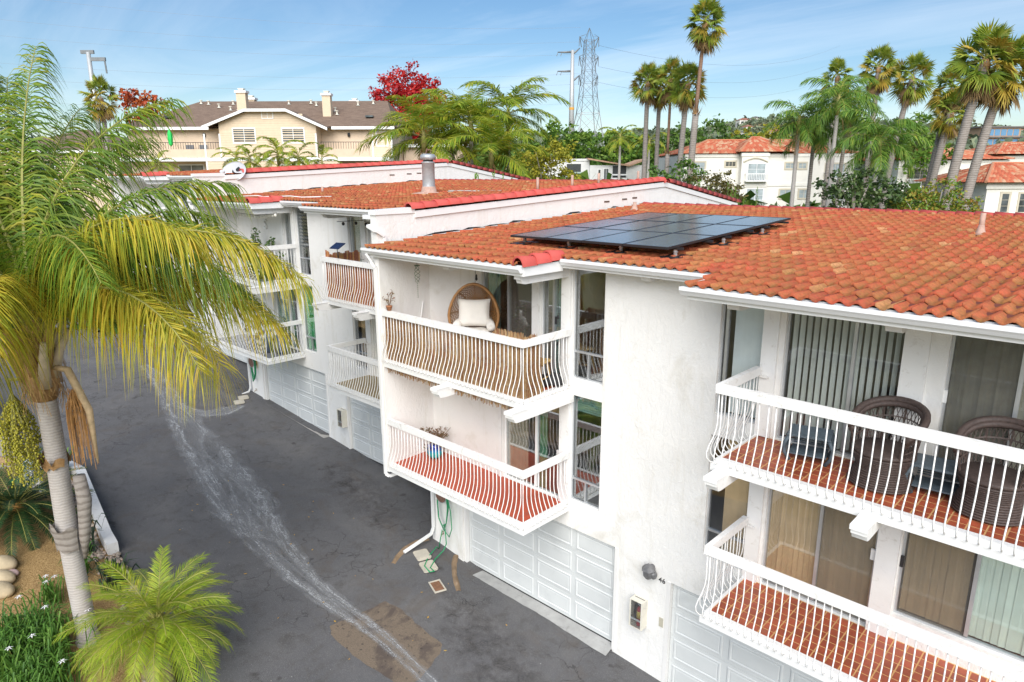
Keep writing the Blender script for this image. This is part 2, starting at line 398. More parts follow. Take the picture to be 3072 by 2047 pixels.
# water-worn stain running down the drive: pale lime-streaked braids left on the asphalt
def mk_stain():
    m, n, l, p = nt_new('lime_stain')
    uv = n.new('ShaderNodeUVMap').outputs[0]
    sp = n.new('ShaderNodeSeparateXYZ'); l.new(uv, sp.inputs[0])
    wv = noise(n, l, 1.0, 6, .62, mapped(n, l, uv, (3.4, .34, 1)), .8)
    # braids: thin bright bands where the noise crosses a level
    d = n.new('ShaderNodeMath'); d.operation = 'SUBTRACT'; l.new(wv, d.inputs[0]); d.inputs[1].default_value = .5
    ab = n.new('ShaderNodeMath'); ab.operation = 'ABSOLUTE'; l.new(d.outputs[0], ab.inputs[0])
    br1 = ramp(n, l, ab.outputs[0], [(.0, .85), (.03, .60), (.08, .18), (.16, .03)])
    w2 = noise(n, l, 1.0, 7, .66, mapped(n, l, uv, (8.5, .9, 1)), 1.0); d2 = n.new('ShaderNodeMath'); d2.operation = 'SUBTRACT'; l.new(w2, d2.inputs[0]); d2.inputs[1].default_value = .5
    a2 = n.new('ShaderNodeMath'); a2.operation = 'ABSOLUTE'; l.new(d2.outputs[0], a2.inputs[0])
    br = mixc(n, l, 1.0, br1, ramp(n, l, a2.outputs[0], [(.0, .38), (.03, .2), (.07, .0)]), 'ADD')
    g = noise(n, l, 26, 4, .75, pos(n)); gr = ramp(n, l, g, [(.38, .12), (.60, 1.0)])
    wb = n.new('ShaderNodeMath'); wb.operation = 'MULTIPLY_ADD'; l.new(noise(n, l, 1.6, 6, .68, pos(n)), wb.inputs[0]); wb.inputs[1].default_value = .62; l.new(sp.outputs[0], wb.inputs[2])
    wc = n.new('ShaderNodeMath'); wc.operation = 'SUBTRACT'; l.new(wb.outputs[0], wc.inputs[0]); wc.inputs[1].default_value = .31; wc.use_clamp = True
    e = n.new('ShaderNodeMath'); e.operation = 'PINGPONG'; l.new(wc.outputs[0], e.inputs[0]); e.inputs[1].default_value = .5
    ed = ramp(n, l, e.outputs[0], [(.0, 0.0), (.12, .45), (.22, 1.0), (.34, .6)])
    a = n.new('ShaderNodeMath'); a.operation = 'MULTIPLY'; l.new(br, a.inputs[0]); l.new(gr, a.inputs[1])
    b = n.new('ShaderNodeMath'); b.operation = 'MULTIPLY'; l.new(a.outputs[0], b.inputs[0]); l.new(ed, b.inputs[1])
    f = n.new('ShaderNodeMath'); f.operation = 'MULTIPLY_ADD'; l.new(ed, f.inputs[0]); f.inputs[1].default_value = .085; l.new(b.outputs[0], f.inputs[2]); f.use_clamp = True
    p.inputs['Base Color'].default_value = (.40, .41, .42, 1); p.inputs['Roughness'].default_value = .9
    t = n.new('ShaderNodeBsdfTransparent'); mx = n.new('ShaderNodeMixShader')
    l.new(f.outputs[0], mx.inputs[0]); l.new(t.outputs[0], mx.inputs[1]); l.new(p.outputs[0], mx.inputs[2])
    l.new(mx.outputs[0], n['Material Output'].inputs['Surface'])
    return m
def ribbon(name, path, mat, h=.006, cols=8, wob=0.0, kind='stuff'):
    """a thin sheet following (x, y, width) along the drive, with uv across / along"""
    P = []; N = 40
    for i in range(N + 1):
        t = i / N * (len(path) - 1); k = min(int(t), len(path) - 2); f = t - k
        f2 = f
        p0 = path[max(k - 1, 0)]; p1 = path[k]; p2 = path[k + 1]; p3 = path[min(k + 2, len(path) - 1)]
        P.append([.5 * (2 * p1[c] + (p2[c] - p0[c]) * f2 + (2 * p0[c] - 5 * p1[c] + 4 * p2[c] - p3[c]) * f2 ** 2 + (3 * p1[c] - p0[c] - 3 * p2[c] + p3[c]) * f2 ** 3) for c in range(3)])
    mb = MB(); uvs = []; L = 0
    for i, (x, y, w) in enumerate(P):
        a = P[max(i - 1, 0)]; b = P[min(i + 1, N)]
        t = Vector((b[0] - a[0], b[1] - a[1])).normalized(); nn = Vector((-t.y, t.x))
        if i: L += math.hypot(x - P[i - 1][0], y - P[i - 1][1])
        for j in range(cols + 1):
            s = (j / cols - .5) * w
            px, py = x + nn.x * s, y + nn.y * s
            mb.v.append((px, py, zdrive(px, py) + h)); uvs.append((j / cols, L))
    n = cols + 1
    for i in range(N):
        for j in range(cols): mb.f.append((i * n + j, (i + 1) * n + j, (i + 1) * n + j + 1, i * n + j + 1))
    me = mb.mesh(name, mat, True); ul = me.uv_layers.new(name='UVMap')
    for lp in me.loops: ul.data[lp.index].uv = uvs[lp.vertex_index]
    o = link(name, me); o['kind'] = kind; return o
stainm = mk_stain()
ribbon('water_stain', [(-32.6, -.75, .5), (-30, -.95, .8), (-27, -1.55, 1.0), (-24, -2.1, 1.35), (-20.8, -2.55, 1.8), (-18, -3.0, 1.95), (-15.6, -3.35, 1.25), (-13.3, -3.45, .7), (-11.4, -3.3, .5), (-9.9, -3.35, .4), (-8.2, -3.5, .5), (-6.5, -4.0, .4)], stainm, .008)
ribbon('faint_runoff_stain', [(-25.2, .3, .6), (-25.0, -.5, 1.0), (-25.4, -1.2, .7), (-26.6, -1.5, .4)], stainm, .012)
def mk_damp():
    m, n, l, p = nt_new('oily_damp'); uv = n.new('ShaderNodeUVMap').outputs[0]; sp = n.new('ShaderNodeSeparateXYZ'); l.new(uv, sp.inputs[0])
    e = n.new('ShaderNodeMath'); e.operation = 'PINGPONG'; l.new(sp.outputs[0], e.inputs[0]); e.inputs[1].default_value = .5
    f = noise(n, l, 2.4, 7, .7, pos(n), .8); a = n.new('ShaderNodeMath'); a.operation = 'MULTIPLY'; l.new(ramp(n, l, f, [(.42, 0.0), (.66, .36)]), a.inputs[0]); l.new(ramp(n, l, e.outputs[0], [(.0, 0.0), (.3, 1.0)]), a.inputs[1])
    p.inputs['Base Color'].default_value = (.045, .038, .034, 1); p.inputs['Roughness'].default_value = .7
    t = n.new('ShaderNodeBsdfTransparent'); mx = n.new('ShaderNodeMixShader'); l.new(a.outputs[0], mx.inputs[0]); l.new(t.outputs[0], mx.inputs[1]); l.new(p.outputs[0], mx.inputs[2]); l.new(mx.outputs[0], n['Material Output'].inputs['Surface']); return m
dampm = mk_damp()
ribbon('oil_stain', [(-11.2, -1.3, .6), (-10.2, -1.55, 1.5), (-9.0, -1.9, 2.1), (-7.9, -2.5, 1.9), (-7.0, -3.2, 1.2)], dampm, .010)
ribbon('oil_stain', [(-18.6, .2, .5), (-17.6, .1, 1.6), (-16.2, -.1, 1.8), (-14.6, -.5, 1.4)], dampm, .010)
# repaired patch in the asphalt
def mk_patch():
    m, n, l, p = nt_new('patch_asphalt'); P = pos(n)
    f = noise(n, l, 60, 3, .7, P); b = noise(n, l, 1.6, 5, .65, P, .4)
    c = ramp(n, l, f, [(.35, (.105, .082, .060)), (.65, (.22, .17, .125))])
    c = mixc(n, l, ramp(n, l, b, [(.50, 0.0), (.62, .85)]), c, (.075, .058, .05))
    c = mixc(n, l, ramp(n, l, noise(n, l, 9, 3, .6, P), [(.62, 0.0), (.68, .8)]), c, (.04, .032, .028))
    l.new(c, p.inputs['Base Color']); p.inputs['Roughness'].default_value = .9
    l.new(bump(n, l, f, .4, .01), p.inputs['Normal']); return m
mb = MB(); pc = [(-11.86, -2.50), (-11.3, -2.42), (-10.6, -2.50), (-9.88, -2.46), (-9.66, -2.7), (-9.42, -3.4), (-9.40, -3.86), (-10.1, -3.95), (-10.9, -4.06), (-11.7, -4.08), (-11.98, -3.9), (-11.9, -3.2)]
b = len(mb.v); cxy = (-10.7, -3.2)
mb.v.append((*cxy, zdrive(*cxy) + .005))
ring = []
for i in range(len(pc)):
    (xa, ya), (xb, yb) = pc[i], pc[(i + 1) % len(pc)]
    for k in range(4):
        x, y = lerp(xa, xb, k / 4) + random.uniform(-.03, .03), lerp(ya, yb, k / 4) + random.uniform(-.03, .03)
        ring.append(len(mb.v)); mb.v.append((x, y, zdrive(x, y) + .004))
mb.f = [(0, ring[i], ring[(i + 1) % len(ring)]) for i in range(len(ring))]
struct(mb.build('pavement_patch', mk_patch()))
# asphalt strip kerb at the planter's edge
mb = MB()
for i in range(14):
    xa, xb = -14.4 + i * .35, -14.4 + (i + 1) * .35
    mb.poly((xa, edge_y(xa), zg(xa) + .012), (xb, edge_y(xb), zg(xb) + .012), (xb, edge_y(xb) + .32, zg(xb) + .012), (xa, edge_y(xa) + .32, zg(xa) + .012))
struct(mb.build('drive_seam_strip', mk('sealed_edge', (.05, .05, .053), .9, .15, 6, .2, 60)))
# pine-bark planting bed
def mk_mulch():
    m, n, l, p = nt_new('bark_mulch'); P = pos(n)
    f = noise(n, l, 26, 6, .75, mapped(n, l, P, (1, 1.6, 1)), .8); b = noise(n, l, 1.3, 5, .6, P)
    c = ramp(n, l, f, [(.30, (.09, .05, .02)), (.46, (.32, .20, .085)), (.64, (.60, .42, .20))])
    c = mixc(n, l, ramp(n, l, b, [(.5, 0.0), (.7, .6)]), c, (.16, .10, .05))
    l.new(c, p.inputs['Base Color']); p.inputs['Roughness'].default_value = .95; p.inputs['Specular IOR Level'].default_value = .1
    l.new(bump(n, l, f, .9, .03), p.inputs['Normal']); return m
mulch = mk_mulch()
def bed_z(x, y): return zg(x) + .03 + .10 * sstep(0, 1.0, edge_y(x) - y) + .03 * math.sin(x * 2.1 + y) * math.sin(y * 2.7)
struct(grid_sheet('planting_bed', [-24.5 + .35 * i for i in range(48)], [i / 24 for i in range(25)],
    lambda x, t: (x, edge_y(x) - .01 - 6.5 * t, bed_z(x, edge_y(x) - 6.5 * t) - (.10 if t == 0 else 0)), mulch))
path_m = mk('path_concrete', (.34, .31, .27), .9, .12, 2, .2, 40)
struct(grid_sheet('footpath', [-27.6, -26, -25.2, -24.6], [-14, -11, -8, -6.8], lambda x, y: (x, y, zg(x) + .03), path_m))
struct(grid_sheet('upper_bed', [-36, -34, -32, -30, -28.4, -27.8], [-16, -13, -10, -8.2, -7.5], lambda x, y: (x, min(y, edge_y(x) - .05), zg(x) + .12), mulch))
# ================================================================== TOWNHOUSE BLOCKS
SL = .0507; EAVE = -1.56
def zroof(y): return 8.40 + SL * (y - EAVE) if y < 9.9 else 8.40 + SL * (9.9 - EAVE) - .16 * (y - 9.9)
TW, TX = .20, .46
def tile_mesh(width=TW, waves=1, seg=7, L=.54, amp=.027):
    mb = MB(); n = waves * seg
    for y, dz in ((0, .048), (L, .004)):
        for i in range(n + 1):
            x = width * i / n; mb.v.append((x, y, dz + amp * math.cos(2 * PI * waves * i / n + .5)))
    for i in range(n + 1): mb.v.append((mb.v[i][0], .004, mb.v[i][2] - .042))
    k = n + 1
    for i in range(n):
        mb.f.append((i, i + 1, k + i + 1, k + i)); mb.f.append((2 * k + i, 2 * k + i + 1, i + 1, i))
    return mb
TILE = tile_mesh(); TILE_ME = None
def tile_uv(me):
    ul = me.uv_layers.new(name='UVMap'); n = len(TILE.v); us = [v[0] / TW for v in TILE.v]
    for lp in me.loops: ul.data[lp.index].uv = (us[lp.vertex_index % n], 0)
    return me
def cap_mb(r0=.125, r1=.105, L=.43, seg=8):
    """half-barrel cap: axis along +y, wide end at y = 0"""
    mb = MB()
    for y, r, dz in ((0, r0, .02), (L, r1, .0), ):
        for i in range(seg + 1):
            th = PI * i / seg; mb.v.append((r * math.cos(th), y, r * math.sin(th) * 1.0 + dz))
    for i in range(seg + 1):
        th = PI * i / seg; r = r0 - .025; mb.v.append((r * math.cos(th), .003, r * math.sin(th) + .02))
    k = seg + 1
    for i in range(seg): mb.f.append((i, i + 1, k + i + 1, k + i)); mb.f.append((2 * k + i, 2 * k + i + 1, i + 1, i))
    return mb
CAP_ME = cap_mb().mesh('cap_tile', capred, True)
def baluster_mesh():
    pr = [(0, 1.10), (0, .64), (.012, .52), (.05, .38), (.105, .25), (.138, .14), (.128, .05), (.075, -.01), (.012, -.03)]
    return MB().tube([(0, -o, z) for o, z in pr], .0105, 5).mesh('baluster', oldwhite, True)
BAL_ME = baluster_mesh()
GUT = [(0, .12), (0, 0), (-.07, 0), (-.10, .045), (-.125, .075), (-.125, .13), (-.112, .13), (-.112, .08), (-.085, .05), (-.065, .014), (-.014, .014), (-.014, .12)]
def panel_mesh(w, h):
    mb = MB(); rings = [(0, 0), (.018, -.016), (.045, -.016), (.065, .0), (.085, -.007)]
    for ins, y in rings:
        a, c = w / 2 - ins, h / 2 - ins; mb.v += [(-a, y, -c), (a, y, -c), (a, y, c), (-a, y, c)]
    for k in range(len(rings) - 1):
        for i in range(4): mb.f.append((k * 4 + i, k * 4 + (i + 1) % 4, k * 4 + 4 + (i + 1) % 4, k * 4 + 4 + i))
    e = 4 * (len(rings) - 1); mb.f.append((e, e + 1, e + 2, e + 3)); return mb
def garage_door(root, x0, x1, z0, z1, cols=4, y=.10):
    mb = MB(); rows = 4; rh = (z1 - z0) / rows
    for r in range(rows):
        mb.box(x0 + .01, y, z0 + r * rh + (.006 if r else 0), x1 - .01, y + .05, z0 + (r + 1) * rh)
    d = mb.build('garage_door', doorw, root)
    cw = (x1 - x0 - .06) / cols; pm = panel_mesh(cw - .12, rh - .13).mesh('door_panel', doorw)
    for r in range(rows):
        for c in range(cols):
            link('door_panel', pm, d, (x0 + .03 + (c + .5) * cw, y - .003, z0 + (r + .5) * rh))
    MB().box(x0, y - .005, z0 - .035, x1, y + .045, z0 - .004).build('bottom_seal', blackp, d)
    w = .07
    MB().box(x0 - w, -.012, z0 - .1, x0 + .012, y - .01, z1 + .0).build('door_jamb', jambw, d); MB().box(x1 - .012, -.012, z0 - .1, x1 + w, y - .01, z1).build('door_jamb', jambw, d)
    return d
def window(root, name, x0, x1, z0, z1, mull=(), trans=(), lower_mull=(), fmat=None, y=.07, screens=(), slats=None, curtain=None, shade=None, handle=None, louvre=False, glz=None):
    """frame is the part; panes, blinds, handles are its sub-parts"""
    fmat = fmat or alum; w = .035
    mb = MB().box(x0, y, z0, x0 + w, y + .07, z1).box(x1 - w, y, z0, x1, y + .07, z1).box(x0 + w, y, z0, x1 - w, y + .07, z0 + w).box(x0 + w, y, z1 - w, x1 - w, y + .07, z1)
    zt = [z0 + w, *trans, z1 - w]
    for t in trans: mb.box(x0 + w, y - .005, t - .02, x1 - w, y + .06, t + .02)
    for m in mull: mb.box(m - .025, y - .01, zt[-2] + .02, m + .025, y + .06, z1 - w)
    for m in lower_mull: mb.box(m - .015, y - .006, z0 + w, m + .015, y + .06, zt[1] - .02)
    f = mb.build(name, fmat, root)
    def row(za, zb, ms):
        e = [x0 + w, *ms, x1 - w]
        for i, (a, b2) in enumerate(zip(e, e[1:])):
            MB().box(a + .002, y + .025, za, b2 - .002, y + .032, zb).build('pane', glz or glass, f)
            if i in screens: MB().box(a + .01, y + .008, za + .005, b2 - .01, y + .012, zb - .005).build('insect_screen', SCR, f)
    if len(zt) == 2: row(zt[0], zt[1], mull)
    else:
        row(zt[0], zt[1] - .02, lower_mull); row(zt[1] + .02, zt[2], mull)
    for (a, b2, wd, gap, ang, mt) in (slats or []):
        me = MB().box(-wd / 2, -.002, z0 + .05, wd / 2, .002, z1 - .05).mesh('blind_slat', mt)
        x = a + wd / 2
        while x < b2:
            link('blind_slat', me, f, (x, y + .085 + random.uniform(-.006, .006), 0), (0, 0, ang + random.uniform(-.12, .12))); x += gap
    for (a, b2, mt) in (curtain or []):
        mc = MB(); N = max(8, int((b2 - a) / .035))
        for i in range(N):
            ua, ub = a + (b2 - a) * i / N, a + (b2 - a) * (i + 1) / N
            ya, yb = y + .10 + .025 * math.sin(ua * 31) + .015 * math.sin(ua * 73), y + .10 + .025 * math.sin(ub * 31) + .015 * math.sin(ub * 73)
            mc.poly((ua, ya, z0 + .03), (ub, yb, z0 + .03), (ub, yb, z1 - .03), (ua, ya, z1 - .03))
        mc.build('curtain', mt, f, True)
    if shade: 
        ms = MB(); zs = z1 - .04
        while zs > shade[0]:
            ms.box(x0 + .05, y + .09, zs - .05, x1 - .05, y + .105, zs - .008); zs -= .05
        ms.build('shade', shade[1], f)
    if handle:
        hx, hz, mt = handle
        MB().box(hx - .035, y - .045, hz - .09, hx + .035, y - .011, hz + .09).build('handle', mt, f)
    if louvre:
        me = MB().box(x0 + w, -.05, -.004, x1 - w, .05, .004).mesh('louvre_slat', glz or glass); z = louvre[0]
        while z < louvre[1]:
            link('louvre_slat', me, f, (0, y + .0, z), (.5, 0, 0)); z += .115
    return f
def mk_screen():
    m, n, l, p = nt_new('screen_mesh'); t = n.new('ShaderNodeBsdfTransparent'); mx = n.new('ShaderNodeMixShader'); mx.inputs[0].default_value = .22
    p.inputs['Base Color'].default_value = (.20, .19, .165, 1); p.inputs['Roughness'].default_value = .8
    l.new(t.outputs[0], mx.inputs[1]); l.new(p.outputs[0], mx.inputs[2]); l.new(mx.outputs[0], n['Material Output'].inputs['Surface']); return m
SCR = mk_screen()
def slab(root, x0, x1, zt, ret, deck, surface='sheet', d=1.46, bars=True, step=.115, tiles=True):
    """balcony: slab part with deck, rails, balusters and floor tiles as sub-parts; ret = 'R' or 'L', the open side"""
    ins = .10
    xa, xb = (x0, x1) if ret == 'R' else (x0, x1)
    mb = MB().box(xa, -d + .05, zt - .17, xb, -.002, zt - .012)
    mb.box(xa, -d, zt - .165, xb, -d + .05, zt - .055)
    if ret == 'R': mb.box(xb, -d, zt - .165, xb + .05, -.004, zt - .055)
    else: mb.box(xa - .05, -d, zt - .165, xa, -.004, zt - .055)
    b = mb.build('balcony', white, root)
    cb = MB().box(xa, -d + .052, zt - .012, xb, -d + .15, zt + .022)
    if ret == 'R': cb.box(xb - .10, -d + .15, zt - .012, xb - .002, -.003, zt + .022)
    else: cb.box(xa + .002, -d + .15, zt - .012, xa + .05, -.003, zt + .022)
    cb.build('curb', white, b)
    fx0, fx1 = (xa, xb - .10) if ret == 'R' else (xa + .05, xb)
    MB().box(fx0, -d + .15, zt - .012, fx1, -.003, zt + .004).build('deck_surface', grout if surface == 'tiles' else deck, b)
    if surface == 'tiles':
        tw, td = .180, .164; me = MB().prism([(-tw / 2, -td / 2), (tw / 2, -td / 2), (tw / 2, td / 2), (-tw / 2, td / 2)], 'z', 0, .003).mesh('floor_tile', floortile)
        nx = int((fx1 - fx0) / .2) + 1; ny = 7
        for i in range(nx):
            for j in range(ny):
                cx = fx0 + (i + .5) * .2; cy = -d + .15 + (j + .5) * .1845
                if cx + .1 > fx1: continue
                link('floor_tile', me, b, (cx, cy, zt + .004 + random.uniform(0, .001)), (0, 0, random.uniform(-.006, .006)))
    rt = zt + 1.215; rb = rt - .14
    def rail(p, q):
        m2 = MB().beam(p, q, .09, .14); return m2.build('rail', oldwhite, b)
    yc = -d + .045; zc = (rt + rb) / 2
    if ret == 'R':
        rail((xa, yc, zc), (xb + .05, yc, zc)); rail((xb + .005, yc + .045, zc), (xb + .005, -.01, zc))
    else:
        rail((xa - .05, yc, zc), (xb, yc, zc)); rail((xa - .005, yc + .045, zc), (xa - .005, -.09, zc))
        MB().box(xa - .03, -.11, rb - .035, xa + .16, -.07, rb - .005).build('rail_bracket', oldwhite, b)
    if bars:
        n = int((xb - xa - .08) / step)
        for i in range(n + 1):
            x = xa + .05 + (xb - xa - .10) * i / n
            link('baluster', BAL_ME, b, (x, yc, zt - .02 - .0), (0, random.uniform(-.012, .012), random.uniform(-.08, .08)))
        ns = int((d - .25) / step); xs_ = xb + .005 if ret == 'R' else xa - .005
        for i in range(ns + 1):
            yy = -d + .16 + (d - .27) * i / ns
            link('baluster', BAL_ME, b, (xs_, yy, zt - .02), (random.uniform(-.012, .012), 0, (PI / 2 if ret == 'R' else -PI / 2) + random.uniform(-.08, .08)))
        link('baluster', BAL_ME, b, (xs_, yc, zt - .02), (0, 0, PI / 4 if ret == 'R' else -PI / 4))
    return b
def corbel(root, x, y1, z, w=.19, h=.21, y0=-.003, cap=True, name='corbel'):
    """timber outrigger with a rounded nose reaching to y1"""
    pr = [(y0, z), (y0, z - h), (y1 + .16, z - h), (y1 + .08, z - h * .92), (y1 + .045, z - h * .55), (y1, z - h * .5), (y1, z)]
    o = MB().prism(pr, 'x', x - w / 2, x + w / 2).build(name, oldwhite, root)
    if cap:
        MB().box(x - w / 2 - .015, y1 - .02, z + .001, x + w / 2 + .015, min(-1.47, y1 + .4), z + .018).box(x - w / 2 - .015, y1 - .02, z - .05, x + w / 2 + .015, y1 - .008, z + .001).build('metal_cap', white, o)
    return o
def gutter(root, x0, x1, y, z):
    m2 = MB().prism([(y + a, z + c) for a, c in GUT], 'x', x0, x1)
    m2.poly((x0 + .002, y, z), (x0 + .002, y - .07, z), (x0 + .002, y - .1, z + .045), (x0 + .002, y - .125, z + .075), (x0 + .002, y - .125, z + .13), (x0 + .002, y, z + .12))
    m2.poly((x1 - .002, y, z), (x1 - .002, y - .07, z), (x1 - .002, y - .1, z + .045), (x1 - .002, y - .125, z + .075), (x1 - .002, y - .125, z + .13), (x1 - .002, y, z + .12))
    return m2.build('gutter', gutterw, root)
XL, XR1, XR2, XW = -12.95, -8.48, -4.45, -13.28
def block(off, label, key):
    R = thing('townhouse_block', label, 'building', off)
    A = key == 'A'
    # openings: x0, x1, z0, z1
    hs = [(-11.78, -7.17, -1.2, 2.51), (-5.87, -1.25, -1.2, 2.28), (-10.43, -8.70, 3.05, 5.32), (-8.43, -7.63, 3.16, 5.56), (-8.43, -7.63, 5.91, 8.2), (-5.25, -4.46, 3.16, 5.53),
          (-5.22, -4.44, 5.92, 8.2), *([(-11.08, -9.5, 5.76, 8.2)] if A else []), (-9.28, -8.68, 5.76, 8.2), (-4.11, -2.17, 5.76, 8.2), (-1.87, -.3, 5.76, 8.2), (-4.15, -2.42, 3.05, 5.5), (-2.09, -.3, 3.46, 5.5)]
    MB().holes(-13.15, 0 if A else -.02, -1.2, 8.39, 0, .18, hs).build('facade_wall', stucco, R)
    # rooms behind the glass
    rm = MB()
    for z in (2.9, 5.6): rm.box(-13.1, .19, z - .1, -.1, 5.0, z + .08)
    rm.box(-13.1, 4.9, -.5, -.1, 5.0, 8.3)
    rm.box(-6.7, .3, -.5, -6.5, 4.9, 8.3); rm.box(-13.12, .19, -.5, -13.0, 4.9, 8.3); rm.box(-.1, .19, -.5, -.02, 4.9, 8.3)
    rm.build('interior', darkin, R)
    # party walls: the fin beside the balcony at one end, the full gable at the other
    MB().box(-13.15, -1.46, 2.86, XL, -.002, 8.30).build('party_wall', stucco, R)
    if not A:
        pr = [(-2.58, 2.9), (-.01, 2.9), (-.01, -1), (15.6, -1), (15.6, zroof(15.6) - .02), (9.9, zroof(9.9) - .03), (EAVE, zroof(EAVE) - .03), (-2.58, 8.36)]
        MB().prism(pr, 'x', -.22, 0).build('party_wall', stucco, R)
        MB().prism([(-2.62, 8.36), (-1.45, 8.365), (-1.45, 8.50), (-2.62, 8.47)], 'x', -.24, .03).build('wall_cap', white, R)
        tr = MB()
        for ya, yb in ((-1.45, 9.9), (9.9, 15.7)):
            tr.prism([(ya, zroof(ya) - .15), (yb, zroof(yb) - .15), (yb, zroof(yb) + .01), (ya, zroof(ya) + .01)], 'x', .002, .045)
        tr.build('rake_board', white, R)
        fl = MB(); y = -1.2; dyl, dzl = (1.34, .75) if key == 'B' else (1.26, .87)
        zf = lambda yy: zroof(yy + dyl) - dzl + .06
        while y < 9.5:
            L = random.uniform(.4, 1.4)
            if random.random() < .55: fl.prism([(y, zf(y)), (y + L, zf(y + L)), (y + L * .8, zf(y + L * .8) + random.uniform(.01, .05)), (y + L * .3, zf(y + L * .3) + random.uniform(.02, .06))], 'x', .001, .008)
            y += L
        fl.build('tar_flashing', blackp, R)
        vb = MB()
        for yy in (6.3, 7.3, 7.9): vb.box(.001, yy, zroof(yy) - .42, .012, yy + .28, zroof(yy) - .37)
        vb.build('wall_vent', mk('vent_dark', (.12, .08, .06), .8), R)
    # roof slab
    mr = MB(); T = .10
    def ysl(x0, x1, ya, yb): mr.prism([(ya, zroof(ya) - T), (yb, zroof(yb) - T), (yb, zroof(yb)), (ya, zroof(ya))], 'x', x0, x1)
    xe = .06 if A else -.02
    ysl(-13.2, -8.36, EAVE, -.45); ysl(-4.98, xe, EAVE, -.45); ysl(-13.2, xe, -.45, 9.9); ysl(-13.2, xe, 9.9, 15.6)
    roof = mr.build('roof', underlay, R)
    so = MB()
    def sof(x0, x1, ya, yb): so.prism([(ya, zroof(ya) - T - .03), (yb, zroof(yb) - T - .03), (yb, zroof(yb) - T - .002), (ya, zroof(ya) - T - .002)], 'x', x0, x1)
    sof(-13.2, -8.36, EAVE, -.01); sof(-4.98, xe, EAVE, -.01); sof(-8.36, -4.98, -.44, -.01)
    so.build('soffit', white, R)
    fb = MB().box(-13.22, EAVE - .02, 8.20, -8.34, EAVE - .001, 8.40).box(-5.0, EAVE - .02, 8.20, xe, EAVE - .001, 8.40).box(-8.34, -.462, zroof(-.45) - .2, -5.0, -.452, zroof(-.45))
    fb.box(-8.35, EAVE, 8.20, -8.32, -.45, 8.39).box(-5.01, EAVE, 8.20, -4.985, -.45, 8.44)
    fb.build('fascia', white, R)
    gutter(R, -13.30, -8.33, EAVE - .022, 8.265); gutter(R, -5.07, xe, EAVE - .022, 8.265); gutter(R, -8.31, -5.03, -.465, 8.315)
    # roof tiles: nearest singly, the rest as one field
    place = []
    for k in range(25):
        y = -1.63 + TX * k if k < 2 else -.55 + TX * (k - 2)
        if k < 2: y = -1.63 + .54 * k
        for i in range(67):
            x = -13.22 + TW * i
            if x + TW > xe + .12 or y > 9.75: continue
            if y < -.6 and -8.43 < x + TW / 2 < -4.97: continue
            place.append((x, y))
    ang = math.atan(SL); camL = CAM - Vector(off)
    place.sort(key=lambda p: (p[0] - camL.x) ** 2 + (p[1] - camL.y) ** 2 + (8.4 - camL.z) ** 2 + (400 if p[0] > .3 - .55 * (p[1] + 3) else 0))
    nsing = 300 if A else 0
    global TILE_ME
    if TILE_ME is None: TILE_ME = tile_uv(TILE.mesh('roof_tile', tileobj, True))
    for x, y in place[:nsing]:
        link('roof_tile', TILE_ME, roof, (x, y + random.uniform(-.012, .012), zroof(y) + .006), (ang + random.uniform(-.008, .008), random.uniform(-.012, .012), random.uniform(-.012, .012)))
    fm = MB()
    for x, y in place[nsing:]:
        fm.add(TILE, Matrix.Translation((x, y + random.uniform(-.012, .012), zroof(y) + .006)) @ Matrix.Rotation(ang + random.uniform(-.008, .008), 4, 'X') @ Matrix.Rotation(random.uniform(-.012, .012), 4, 'Y'))
    for k in range(14):
        y = 10.0 + .4 * k
        for i in range(67):
            x = -13.22 + TW * i
            if x + TW < xe + .1: fm.add(TILE, Matrix.Translation((x, y + .42, zroof(y + .42) + .01)) @ Matrix.Rotation(-.158, 4, 'X') @ Matrix.Rotation(PI, 4, 'Z') @ Matrix.Translation((-TW, 0, 0)))
    stuff(link('tile_field', tile_uv(fm.mesh('tile_field', tileisl, True)), roof))
    # caps: ridge, the short rake over the balcony roof, the long rake of the gable
    zr = zroof(9.9)
    for i in range(33):
        x = -13.25 + i * .405
        if x < xe - .1: link('cap_tile', CAP_ME, roof, (x, 9.9, zr - .02 + random.uniform(-.006, .006)), (.0, -.03, -PI / 2 + random.uniform(-.02, .02)), (1.05, 1, .9))
    for i in range(3): link('cap_tile', CAP_ME, roof, (-8.40, -1.64 + .4 * i, zroof(-1.6 + .4 * i) - .045), (ang + .02, 0, 0), (1.12, 1, 1.6))
    if not A:
        for i in range(2 if key == 'C' else 0, 28): link('cap_tile', CAP_ME, roof, (-.06, -1.58 + .41 * i, zroof(-1.58 + .41 * i) + .045 + random.uniform(-.005, .005)), (ang + .03, random.uniform(-.02, .02), random.uniform(-.02, .02)), (1.25, 1.02, 1.25))
        for i in range(14): link('cap_tile', CAP_ME, roof, (-.06, 10.2 + .41 * (i + 1), zroof(10.2 + .41 * (i + 1)) + .045), (.158, 0, PI), (1.25, 1.02, 1.25))
    # garage doors, apron, pier
    garage_door(R, -11.78, -7.17, .17 if A else .20, 2.51); garage_door(R, -5.87, -1.25, -.10 if A else .0, 2.28)
    ap = MB()
    for i in range(12):
        xa, xb = lerp(-11.8, -7.17, i / 12), lerp(-11.8, -7.17, (i + 1) / 12)
        za = zdrive(xa + off[0], -.24 + off[1]) - off[2] + .012; zb = zdrive(xb + off[0], -.24 + off[1]) - off[2] + .012
        t = .14 if A else .17
        ap.poly((xa, -.24 + random.uniform(-.015, .015), za), (xb, -.24 + random.uniform(-.015, .015), zb), (xb, .10, t), (xa, .10, t))
    ap.build('apron', conc if not A else mk('apron_paint', (.37, .37, .36), .85, .16, 3, .2, 30, dirt=(.20, .19, .175), dscale=5), R)
